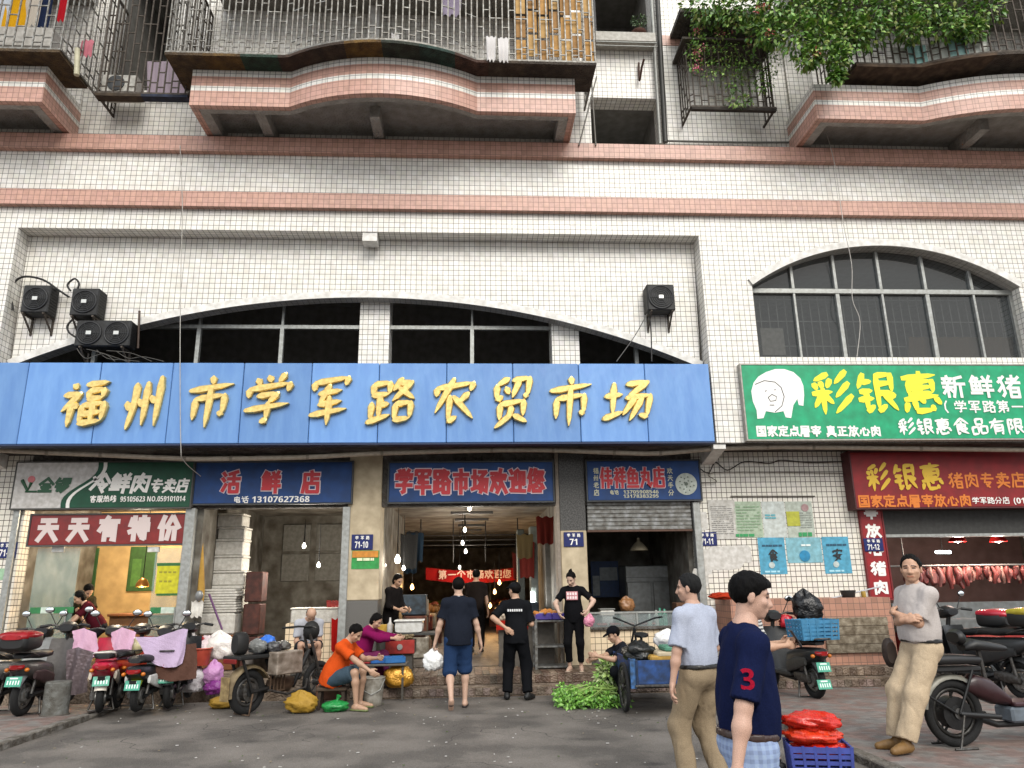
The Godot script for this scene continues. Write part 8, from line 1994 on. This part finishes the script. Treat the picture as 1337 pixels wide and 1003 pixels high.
	# white tub on a steel table inside the entrance
	var tz := 0.25; var tr := rect(514, 811, 553, 826, tz + 0.2); var tt := wthing("steel_table", "dark steel table behind the stove", "table", V(tr.get_center().x, 0.28, tz)); part(tt, "top", MB.new().span(V(tr.position.x - 0.15, tr.position.y - 0.05, tz - 0.35), V(tr.end.x + 0.25, tr.position.y - 0.01, tz + 0.25), 0.008), paint("4c4c4a", 0.4, 0.5))
	for s in 4: part(tt, "leg", MB.new().bar(V([tr.position.x - 0.1, tr.end.x + 0.2][s % 2], 0.28, tz + [0.2, -0.3][s / 2]), V([tr.position.x - 0.1, tr.end.x + 0.2][s % 2], tr.position.y - 0.05, tz + [0.2, -0.3][s / 2]), 0.035), paint("3a3a38", 0.5, 0.4))
	var tub := wthing("white_tub", "white rectangular plastic tub on the steel table", "tub", V(tr.get_center().x, tr.position.y - 0.01, tz)); part(tub, "tub", MB.new().sections([[tr.get_center().x, tr.get_center().y, tz - 0.2, tr.size.x * 0.46, tr.size.y * 0.5], [tr.get_center().x, tr.get_center().y, tz + 0.2, tr.size.x * 0.46, tr.size.y * 0.5]], 16, 6.0), paint("cfcfcb", 0.4)); part(tub, "rim", MB.new().box(V(tr.get_center().x, tr.end.y, tz), V(tr.size.x, 0.03, 0.46), 0.012), paint("d8d8d4", 0.4))
	solo("soap_bottle", "white squeeze bottle beside the white tub", "bottle", MB.new().lathe([Vector2(0.0, 0), Vector2(0.05, 0.0), Vector2(0.05, 0.13), Vector2(0.02, 0.17), Vector2(0.015, 0.24), Vector2(0, 0.24)], 12, W(509, 826, 0.3)), paint("c4c0bc", 0.4)); solo("yellow_box", "yellow printed carton behind the stove", "box", MB.new().box(W(503, 826, 0.15), V(0.26, 0.26, 0.2), 0.01), paint("b08a2c", 0.6)); solo("carton_stand", "dark stand under the yellow carton and bottle", "stand", MB.new().span(V(W(498, 830, 0.2).x, 0.285, -0.05), V(W(513, 830, 0.2).x, W(500, 834, 0.2).y, 0.38)), paint("3a3834", 0.7))
	hang("red_apron", "red cloth hung on the store counter behind the vendors", "cloth", W(443, 808, -0.6), 0.28, 0.55, cloth("b01e1c"), 8)
	# steel rack with purple trays
	var kz := 0.55; var kr := rect(700, 808, 744, 876, kz); var rk := wthing("steel_rack", "grey steel rack shelf with purple food trays on the step", "rack", V(kr.get_center().x, 0.29, kz)); var rm := mt("rack_steel", Color(0.55, 0.56, 0.56), 0.45, 0.4, "dirt", "", 2.0)
	for s in 4: part(rk, "post", MB.new().bar(V([kr.position.x, kr.end.x][s % 2], 0.29, kz - [0.0, 0.42][s / 2]), V([kr.position.x, kr.end.x][s % 2], kr.end.y, kz - [0.0, 0.42][s / 2]), 0.045), rm)
	for f in [0.06, 0.46, 0.97]: part(rk, "shelf", MB.new().span(V(kr.position.x, 0.29 + (kr.end.y - 0.29) * f - 0.03, kz - 0.44), V(kr.end.x, 0.29 + (kr.end.y - 0.29) * f, kz + 0.025), 0.006), rm)
	for s in 2:
		var t := thing("purple_tray", "purple plastic tray on top of the steel rack", "tray", V(lerpf(kr.position.x, kr.end.x, 0.25 + 0.5 * s), kr.end.y - 0.025, kz - 0.2), 0.0, "purple trays on the rack"); part(t, "tray", MB.new().box(V(0, 0.06, 0), V(kr.size.x * 0.49, 0.11, 0.40), 0.015), paint("4a3a94", 0.45)); part(t, "contents", MB.new().box(V(0, 0.118, 0), V(kr.size.x * 0.42, 0.012, 0.34), 0.004), paint("b5a27c", 0.7))
	for q in [[672, 806, 0.1, 0.28, 0.15, "c9b8a4", "heap of pale dumplings on the entrance stall"], [714, 800, 0.3, 0.14, 0.07, "c07a2c", "heap of orange snacks behind the purple trays"]]:
		var m := MB.new(); var c := W(q[0], q[1], q[2])
		for k in 46: m.ell(c + V(rng.randfn() * q[3] * 0.45, rng.randf() * q[4] * 0.7 - q[4] * 0.35, rng.randfn() * 0.12), Vector3.ONE * rng.randf_range(0.03, 0.05), 7, 5)
		solo("food_heap", q[6], "food", m, paint(q[5], 0.6)).set_meta("kind", "stuff")
	var es := wthing("entrance_stall", "wooden stall table inside the entrance behind the rack", "stall", V(1.1, 0.28, 0.0)); part(es, "top", MB.new().span(V(0.45, 1.0, -0.5), V(1.5, 1.06, 0.22), 0.01), paint("6a4a38", 0.7)); part(es, "front", MB.new().span(V(0.5, 0.3, 0.1), V(1.45, 0.99, 0.14)), paint("58524a", 0.7)); part(es, "red_cloth", MB.new().span(V(0.46, 0.9, 0.222), V(1.0, 1.05, 0.235)), cloth("a8261e"))
	# celery heap
	var vg := G(770, 921); var cel := wthing("celery_heap", "heap of fresh green leafy celery on the road by the cart", "vegetables", vg); var m2 := MB.new(); var st := MB.new()
	var gl := [Color(0.10, 0.26, 0.03), Color(0.16, 0.36, 0.05), Color(0.24, 0.46, 0.09), Color(0.07, 0.18, 0.02)]
	for k in 110:
		var a := rng.randf_range(-0.5, 0.55); var root := vg + V(rng.randf_range(0.05, 0.4), rng.randf_range(0.05, 0.22), rng.randf_range(-0.3, 0.05)); var tip := vg + V(rng.randf_range(-0.42, 0.3), rng.randf_range(0.04, 0.25) * (1.0 - absf(a)), rng.randf_range(-0.28, 0.25))
		st.tube([root, root.lerp(tip, 0.5) + V(0, 0.06, 0), tip], [0.012, 0.009, 0.005], 5); foliage(m2, tip, V(0.09, 0.06, 0.09), 17, 0.065, rng, gl, 0.2)
	for k in 30: foliage(m2, vg + V(rng.randf_range(-0.4, 0.5), 0.06, rng.randf_range(-0.1, 0.3)), V(0.1, 0.05, 0.1), 18, 0.07, rng, gl, 0.2)
	part(cel, "leaves", m2, leaf_mat()).set_meta("kind", "stuff"); part(cel, "stalks", st, paint("8fae5a", 0.5)).set_meta("kind", "stuff")
	var cb := W(797, 880, 2.0); cel = wthing("greens_bundle", "bundle of pale green vegetables held beside the cart", "vegetables", cb); m2 = MB.new(); foliage(m2, cb, V(0.2, 0.2, 0.15), 420, 0.10, rng, [Color(0.30, 0.42, 0.12), Color(0.45, 0.52, 0.25), Color(0.16, 0.30, 0.06)], 0.1); part(cel, "leaves", m2, leaf_mat()).set_meta("kind", "stuff")
	# load of the tricycle
	for q in [[834, 852, 2.9, 0.24, 0.15, "1c1d1b", "black bag slung on the tricycle corner"], [870, 836, 2.3, 0.18, 0.14, "dcdad6", "white bag on the tricycle load"], [892, 838, 2.3, 0.2, 0.18, "1d9a48", "bright green bag on the tricycle load"], [895, 853, 2.9, 0.16, 0.1, "c7b49c", "clear bag of food on the tricycle load"]]:
		var m := MB.new(); bag_shape(m, W(q[0], q[1], q[2]), V(q[3], q[4], q[3]), int(q[0] + q[1]), q[1] < 845); solo("plastic_bag", q[6], "bag", m, crinkle.call(q[5]))
	var tzz := G(824, 936).z
	for q in [[862, 858, "b08a3a", 0.36], [868, 853, "b8aa90", 0.3], [880, 846, "4f8a72", 0.34]]: solo("produce_tray", "flat %s on the tricycle load" % {"b08a3a": "yellow tray of bean cakes", "b8aa90": "pale wrapped roll", "4f8a72": "teal folded sheet"}[q[2]], "tray", MB.new().box(W(q[0], q[1], tzz - 0.35), V(q[3], 0.07, 0.4), 0.02), paint(q[2], 0.6))
	# bag in the blue basket, red bag, white sheet
	for q in [[1054, 795, 1.95, 0.24, 0.26, "131314", "big black rubbish bag in the blue basket"], [1028, 812, 1.8, 0.13, 0.11, "b0202c", "red bag beside the black one in the blue basket"]]:
		var m := MB.new(); bag_shape(m, W(q[0], q[1], q[2]), V(q[3], q[4], q[3] * 0.8), int(q[0]), q[0] > 1040); solo("plastic_bag", q[6], "bag", m, crinkle.call(q[5]))
	# crate of red packets near the camera
	var ck := G(1068, 1012); var cr := thing("blue_crate", "violet blue plastic crate on the road holding red packets", "crate", V(ck.x + 0.02, 0.0, ck.z), -0.25); basket(cr, V(0, 0, 0), V(0.50, 0.26, 0.38), paint("3c4a9a", 0.5))
	tx.packet = packet_tex()
	var pkm := [mt("packet0", Color("cf4a36"), 0.2, 0.0, "packet", "cloth", 7.0, 1.0), mt("packet1", Color("e0704e"), 0.2, 0.0, "packet", "cloth", 7.0, 1.0)]
	for k in 3:
		var pm := MB.new(); pm.xf = Transform3D(Basis(Vector3.UP, -0.25 + 0.08 * sin(k * 2.0)), V(ck.x + 0.02 - 0.02 * k, 0.20 + k * 0.115, ck.z)); bag_shape(pm, Vector3.ZERO, V(0.25, 0.088, 0.19), 200 + k, false); solo("snack_packet", ["wide red packet lowest in the violet crate", "wide red packet in the middle of the pile", "red packet topmost on the violet crate"][k], "packet", pm, pkm[k % 2], "red packets in the crate")
	# planks leaning on the red wall, tools on top
	var pr := rect(1079, 806, 1162, 853, 0.86); var wb := wthing("plank_board", "weathered grey board of planks against the red tiled wall", "board", V(pr.get_center().x, pr.position.y, 0.84))
	for k in 4: part(wb, "plank", MB.new().box(V(pr.get_center().x + 0.01 * sin(k * 3.0), pr.position.y + pr.size.y * (k + 0.5) / 4.0, 0.835), V(pr.size.x, pr.size.y * 0.24, 0.035), 0.005), mt("plank%d" % k, Color(0.58, 0.54, 0.47) * (0.92 + 0.05 * k), 0.9, 0.0, "dirt", "rough", 1.4))
	var wt := rect(900, 782, 1168, 868, 0.8).end.y
	solo("mop", "blue and white mop lying on the red wall", "mop", MB.new().tube([W(1070, 785, 0.5), W(1150, 766, 0.45)], 0.014, 6), paint("b9bcc4", 0.5)); solo("black_pot", "black pot standing on the red tiled wall", "pot", MB.new().lathe([Vector2(0, 0), Vector2(0.10, 0), Vector2(0.13, 0.12), Vector2(0.12, 0.12)], 14, V(W(1108, 780, 0.5).x, wt, 0.5)), paint("202020", 0.6)); solo("jar", "small yellow jar on the red tiled wall", "jar", MB.new().lathe([Vector2(0, 0), Vector2(0.04, 0), Vector2(0.04, 0.09), Vector2(0.03, 0.1), Vector2(0, 0.1)], 12, V(W(1128, 780, 0.5).x, wt, 0.5)), paint("a88a3a", 0.4))
	var rc := MB.new(); bag_shape(rc, V(W(945, 776, 0.5).x, wt + 0.05, 0.5), V(0.28, 0.07, 0.14), 33); solo("red_cloth", "crumpled red and orange cloth on the red tiled wall", "cloth", rc, cloth("b03a22"))
	# small litter trodden on the road
	var lit := MB.new()
	for k in 190:
		var p := V(rng.randf_range(-4.8, 3.4), 0.006, rng.randf_range(1.6, 6.5)); lit.c = [Color(0.36, 0.35, 0.32), Color(0.2, 0.17, 0.12), Color(0.42, 0.41, 0.39), Color(0.08, 0.11, 0.04)][rng.randi() % 4]; lit.xf = Transform3D(Basis(Vector3.UP, rng.randf() * TAU), p); lit.box(Vector3.ZERO, V(rng.randf_range(0.01, 0.035), 0.006, rng.randf_range(0.006, 0.018)))
	lit.c = Color.WHITE; lit.xf = Transform3D.IDENTITY; var lm := StandardMaterial3D.new(); lm.vertex_color_use_as_albedo = true; lm.roughness = 0.9; var ls := solo("litter", "scattered scraps of peel and paper on the road", "litter", lit, lm); ls.set_meta("kind", "stuff")
func packet_tex() -> ImageTexture:      # bundles of pale sticks seen through red film
	var rng := RandomNumberGenerator.new(); rng.seed = 6; var S := 256; var im := Image.create(S, S, false, Image.FORMAT_RGB8); im.fill(Color(0.9, 0.5, 0.42))
	for k in 260:
		var x := rng.randi() % S; var c := Color(1, 0.72, 0.5) if rng.randf() < 0.5 else Color(0.8, 0.25, 0.2); im.fill_rect(Rect2i(x, rng.randi() % S, 2 + rng.randi() % 3, 30 + rng.randi() % 60), c * rng.randf_range(0.8, 1.1))
	im.generate_mipmaps(); return ImageTexture.create_from_image(im)
# ---------------------------------------------------------------- who is there
func carried(called: String, label: String, cat: String, t: Node3D, p: Vector3, r: Vector3, hex: String, sd: int) -> void:
	var m := MB.new(); bag_shape(m, t.transform * p, r, sd, true); solo(called, label, cat, m, mt("bag_" + hex, Color(hex), 0.3, 0.0, "", "cloth", 3.0, 1.2))
func build_people() -> void:
	var far := 0.021
	# man walking into the market
	var at := G(598, 925)
	var p := person("man in dark shirt and denim shorts walking in with a white bag", V(at.x, 0, at.z), PI + 0.06, {"h": 1.74, "cell": 0.017, "top": "20242e", "collar": "b9b9bc", "low": "2c4266", "leg": 1.12, "wide": 0.035, "hem": -0.10, "shoe": "2a2020", "sandal": true, "fat": 1.08, "loose": 0.02,
		"foot_l": V(0.10, 0.13, -0.16), "foot_r": V(-0.10, 0.078, 0.12), "toe_l": V(0.0, -0.8, 0.75), "hand_l": V(0.34, 0.80, 0.06), "hand_r": V(-0.33, 0.80, 0.04), "curl_l": 0.9, "skin": Color(0.56, 0.36, 0.26)})
	var w: Vector3 = p.get_meta("j").wl
	carried("white_bag", "full white plastic bag carried by the man in denim shorts", "bag", p, w + V(0.02, -0.26, 0.03), V(0.15, 0.16, 0.11), "d4d4d2", 5)
	# security man seen from behind
	at = G(675, 914)
	p = person("man in black uniform and cap standing with a hand on his back", V(at.x, 0, at.z), PI - 0.15, {"h": 1.66, "cell": 0.017, "top": "191a1d", "low": "16171a", "hem": -0.10, "leg": 1.95, "wide": 0.03, "shoe": "101011", "cap": "1c1d20", "head_yaw": 0.8, "loose": 0.022, "sleeve": 0.9,
		"hand_l": V(0.14, 1.02, -0.17), "elbow_l": V(1, 0, -0.3), "hand_r": V(-0.16, 1.05, 0.22), "foot_l": V(0.15, 0.078, 0.03), "foot_r": V(-0.16, 0.078, 0.0), "toe_r": V(-0.5, 0, 1), "palm_l": V(0, 0, 1)})
	var mk := MB.new()
	for k in 7: mk.box(V(-0.10 + k * 0.033, 1.265, -0.142), V(0.024, 0.035, 0.012), 0.003)
	part(p, "back_print", mk, paint("cfcfcf", 0.6, 0.0, ""))
	# woman at the rack
	at = G(752, 877, 0.28)
	p = person("woman in black printed T shirt bagging food at the steel rack", V(at.x, 0.285, at.z - 0.02), -0.25, {"h": 1.56, "fem": true, "cell": 0.016, "top": "17171a", "low": "141416", "leg": 1.8, "wide": 0.012, "hem": -0.08, "shoe": "b9a794", "sandal": true, "hair": "bun", "hairline": 0.06, "head_pitch": 0.42, "head_yaw": -0.25, "lean": 0.12,
		"hand_r": V(-0.20, 0.90, 0.28), "elbow_r": V(-1, -0.2, -0.3), "hand_l": V(0.24, 0.93, 0.20), "elbow_l": V(1, -0.2, -0.3), "curl_l": 1.0, "skin": Color(0.60, 0.40, 0.30)})
	mk = MB.new(); mk.box(V(0.0, 1.165, 0.165), V(0.19, 0.135, 0.014), 0.005); mk.xf = Transform3D(); var pp := part(p, "shirt_print", mk, paint("c98a90", 0.7)); mk = MB.new(); for k in 2:
		for i in 4: mk.box(V(-0.065 + i * 0.043, 1.195 - k * 0.06, 0.174), V(0.03, 0.042, 0.004), 0.002)
	part(pp, "print_marks", mk, paint("e0d0cf", 0.7, 0.0, ""))
	w = p.get_meta("j").wl; carried("food_bag", "pink and clear bag of food in the hand of the woman at the rack", "bag", p, w + V(0.03, -0.16, 0.06), V(0.09, 0.11, 0.07), "c07a90", 8)
	# seated men and women at the left stall
	at = G(432, 926)
	person("man in orange T shirt sitting on the low stool", V(at.x, 0, at.z - 0.02), 1.30, {"h": 1.70, "cell": 0.016, "top": "d2521f", "low": "40505c", "leg": 0.92, "wide": 0.03, "hem": -0.10, "shoe": "6f7a4a", "sandal": true, "hip": V(0, 0.40, 0.0), "lean": 0.42, "fat": 1.15, "loose": 0.022, "head_pitch": 0.25,
		"foot_l": V(0.16, 0.078, 0.36), "foot_r": V(-0.12, 0.078, 0.42), "hand_l": V(0.10, 0.66, 0.62), "hand_r": V(-0.16, 0.52, 0.62), "skin": Color(0.48, 0.29, 0.19)})
	at = W(468, 868, 1.0)
	person("woman in magenta jacket sitting at the red stove", V(at.x, 0.14, 0.98), 1.25, {"h": 1.56, "fem": true, "cell": far, "top": "7e1850", "low": "6a2a4e", "leg": 1.85, "sleeve": 1.8, "hip": V(0, 0.42, 0.0), "lean": 0.40, "hair": "bob", "head_pitch": 0.25, "shoe": "3a3030", "loose": 0.03,
		"foot_l": V(0.12, 0.08, 0.40), "foot_r": V(-0.12, 0.08, 0.45), "hand_l": V(0.10, 0.72, 0.62), "hand_r": V(-0.08, 0.72, 0.62)})
	at = W(397, 858, 0.7)
	person("balding man in pale shirt bent over behind the delivery moped", V(at.x, 0.28, 0.62), 0.35, {"h": 1.66, "cell": far, "top": "b4b6bd", "low": "2a2c30", "leg": 1.0, "hip": V(0, 0.42, 0.0), "lean": 0.55, "hair": "bald", "head_pitch": 0.5, "shoe": "18181a", "foot_l": V(0.16, 0.08, 0.36), "foot_r": V(-0.14, 0.08, 0.38), "hand_l": V(0.1, 0.5, 0.45), "hand_r": V(-0.1, 0.5, 0.45)})
	solo("seat_block", "low concrete block that the balding man sits on", "block", MB.new().box(V(at.x, 0.44, 0.58), V(0.4, 0.3, 0.3), 0.01), concrete)
	solo("plastic_stool", "small dark stool under the woman in magenta", "stool", MB.new().box(V(W(468, 868, 1.0).x, 0.315, 0.98), V(0.3, 0.34, 0.3), 0.03), paint("3a3634", 0.7))
	# squatting vendor behind the cart
	at = W(822, 905, 1.9)
	person("vendor in black cap squatting behind the celery", V(at.x, 0, 1.95), -1.45, {"h": 1.62, "cell": far, "top": "22242a", "low": "1d1e22", "hip": V(0, 0.30, -0.05), "lean": 0.38, "cap": "15161a", "shoe": "2a2624", "foot_l": V(0.14, 0.08, 0.1), "foot_r": V(-0.14, 0.08, 0.14), "knee_l": V(0.5, 0.4, 1), "knee_r": V(-0.5, 0.4, 1), "hand_l": V(0.18, 0.62, 0.52), "hand_r": V(0.0, 0.56, 0.55), "sleeve": 0.8, "skin": Color(0.5, 0.3, 0.2)})
	# older man in the grey polo, near
	at = W(922, 1000, 6.95)
	p = person("older man in grey polo shirt and khaki trousers standing by the cart", V(at.x, 0.0, 6.95), PI + 0.55, {"h": 1.69, "cell": 0.0125, "head_cell": 0.006, "hand_cell": 0.005, "top": "aeb4c4", "collar": "b6bcca", "low": "93826a", "belt": "1c1a18", "hem": 0.05, "leg": 1.94, "wide": 0.032, "shoe": "2e2620", "hair_col": "2c2c2c", "hairline": 0.06, "head_yaw": 0.55, "loose": 0.022, "fat": 1.08, "sleeve": 0.9,
		"hand_l": V(0.30, 0.80, 0.03), "elbow_l": V(0.5, 0, -1), "palm_l": V(-0.6, 0, -0.6), "hand_r": V(-0.2, 0.95, 0.22), "foot_l": V(0.12, 0.078, 0.08), "foot_r": V(-0.12, 0.078, -0.05), "skin": Color(0.52, 0.31, 0.22), "folds": 0.012, "low_folds": 0.012})
	# man in navy T shirt striding past, nearest
	at = W(972, 900, 9.75)
	var check := mt("check_cloth", Color(0.55, 0.62, 0.72), 0.9, 0.0, "", "cloth", 5.0, 0.3); check.albedo_texture = check_tex(); check.uv1_world_triplanar = true; check.uv1_scale = Vector3.ONE * 7.0
	p = person("man in navy T shirt and pale checked shorts striding past", V(at.x, 0.0, 9.75), PI / 2 - 0.06, {"h": 1.67, "cell": 0.0115, "head_cell": 0.005, "hand_cell": 0.0045, "top": "161d3c", "low": "8d9db4", "low_mat": check, "belt": "3a2620", "hem": 0.04, "leg": 0.98, "wide": 0.05, "shoe": "2c2a2a", "hair": "full", "hairline": 0.058, "hair_col": "0e0c0c", "head": 0.95, "loose": 0.018, "fat": 1.06, "sleeve": 0.92, "lean": 0.06, "head_yaw": -0.12, "head_pitch": 0.1,
		"hand_r": V(-0.29, 0.77, -0.16), "elbow_r": V(-0.4, 0, -1), "palm_r": V(0.6, 0, 0.3), "curl_r": 0.7, "hand_l": V(0.20, 0.84, 0.10), "foot_l": V(0.1, 0.078, 0.28), "foot_r": V(-0.1, 0.10, -0.26), "skin": Color(0.56, 0.34, 0.25), "folds": 0.012, "low_folds": 0.012})
	var tm := TextMesh.new(); tm.text = "3"; var sf := SystemFont.new(); sf.font_names = PackedStringArray(["Droid Sans"]); sf.font_weight = 700; tm.font = sf; tm.font_size = 64; tm.pixel_size = 0.0019; tm.depth = 0.012; tm.material = cloth("a01830")
	inst(p, "sleeve_number", tm, Transform3D(Basis(Vector3.UP, -PI / 2 - 0.12) * Basis(Vector3.BACK, -0.05), V(-0.272, 1.20, -0.06)))
	# person in striped top behind him, holding a phone
	at = W(987, 900, 6.3)
	p = person("person in black and white striped top holding up a phone", V(at.x, 0.03, 6.3), 1.35, {"h": 1.56, "fem": true, "cell": 0.015, "top": "e4e2de", "low": "22242c", "hair": "bob", "hem": -0.08, "shoe": "2a2a2a", "loose": 0.02, "hand_r": V(-0.02, 1.02, 0.30), "hand_l": V(0.08, 1.04, 0.28), "top_colour": func(q: Vector3) -> Color: return Color(0.03, 0.03, 0.035) if fposmod(q.y, 0.034) < 0.015 else Color.WHITE})
	w = p.get_meta("j").wr; var ph := MB.new(); ph.xf = p.transform * Transform3D(Basis(Vector3.RIGHT, -0.5), w + V(0.02, 0.06, 0.1)); ph.box(Vector3.ZERO, V(0.10, 0.17, 0.012), 0.004); solo("phone", "dark phone in the hand of the person in stripes", "phone", ph, paint("15161a", 0.25))
	# man leaning on the big bike
	at = G(1188, 983, 0.06)
	p = person("man in pale polo with arms crossed leaning on the black bike", V(at.x, 0.065, at.z), -1.42, {"h": 1.80, "head": 1.08, "cell": 0.0125, "head_cell": 0.006, "hand_cell": 0.005, "top": "bdb5b0", "collar": "c4bcb6", "low": "c2ae92", "belt": "161514", "hem": 0.05, "leg": 1.95, "wide": 0.04, "shoe": "7a5a2c", "hip": V(0.02, 0.93, -0.27), "lean": -0.04, "head_yaw": 0.75, "sleeve": 0.85, "face": 1.1, "fat": 1.2, "loose": 0.022, "hairline": 0.062,
		"hand_l": V(-0.05, 1.25, -0.075), "elbow_l": V(0.7, -1, 0.0), "point_l": V(-0.8, 0.2, -0.5), "hand_r": V(0.11, 1.18, -0.055), "elbow_r": V(-0.7, -1, 0.0), "point_r": V(0.85, 0.25, -0.4), "palm_l": V(-0.5, -0.2, -1), "palm_r": V(0.3, -0.2, -1), "foot_l": V(0.09, 0.082, 0.10), "foot_r": V(-0.13, 0.082, 0.02), "toe_l": V(0.25, 0, 1), "toe_r": V(-0.35, 0, 1), "skin": Color(0.54, 0.31, 0.20), "folds": 0.012, "low_folds": 0.014})
	var bag := MB.new(); var bp: Vector3 = p.transform * V(-0.22, 0.86, -0.10); bag.xf = Transform3D(Basis(), bp); bag.sections([[0, 0, -0.05, 0.05, 0.10], [0, 0, 0, 0.07, 0.14], [0, 0, 0.05, 0.05, 0.10]], 14); solo("shoulder_bag", "dark brown shoulder bag behind the man with crossed arms", "bag", bag, paint("33261f", 0.6))
	# people inside
	at = W(102, 800, -0.9)
	person("man in dark patterned shirt bent inside the glass fronted shop", V(at.x, 0.285, -0.9), 0.9, {"h": 1.66, "cell": 0.024, "top": "2c2a1e", "low": "222222", "lean": 0.5, "head_pitch": 0.3, "hip": V(0, 0.80, -0.1), "foot_l": V(0.1, 0.075, 0.1), "foot_r": V(-0.1, 0.075, 0), "hand_l": V(0.1, 0.8, 0.5), "hand_r": V(-0.1, 0.8, 0.5), "shoe": "202020"})
	at = W(124, 800, -0.5)
	person("woman in dark red shirt bent inside the glass fronted shop", V(at.x, 0.285, -0.5), -1.0, {"h": 1.56, "fem": true, "cell": 0.024, "top": "4a1620", "low": "1e1e22", "hair": "bob", "lean": 0.6, "hip": V(0, 0.74, -0.1), "foot_l": V(0.1, 0.075, 0.1), "foot_r": V(-0.1, 0.075, 0), "hand_l": V(0.1, 0.7, 0.5), "hand_r": V(-0.1, 0.7, 0.5), "shoe": "202020"})
	at = W(509, 840, -0.9)
	person("woman in dark patterned dress working behind the cream pillar", V(at.x, 0.285, -0.9), 0.9, {"h": 1.60, "fem": true, "cell": 0.024, "top": "1d1a1a", "low": "181616", "hair": "bob", "lean": 0.18, "sleeve": 1.6, "head_pitch": 0.35, "hand_l": V(0.12, 0.95, 0.32), "hand_r": V(-0.12, 0.95, 0.32), "shoe": "202020"})
	at = W(622, 830, -3.0)
	person("dim figure in dark clothes walking deep in the hall", V(at.x, 0.285, -3.0), PI, {"h": 1.68, "cell": 0.026, "top": "26201e", "low": "1a1818", "shoe": "202020"})

func check_tex() -> ImageTexture:
	var S := 64; var im := Image.create(S, S, false, Image.FORMAT_RGB8)
	for y in S:
		for x in S:
			var k := 0.80 + (0.12 if (x / 8) % 2 else 0.0) + (0.12 if (y / 8) % 2 else 0.0); im.set_pixel(x, y, Color(k, k, minf(1.0, k * 1.05)))
	im.generate_mipmaps(); return ImageTexture.create_from_image(im)
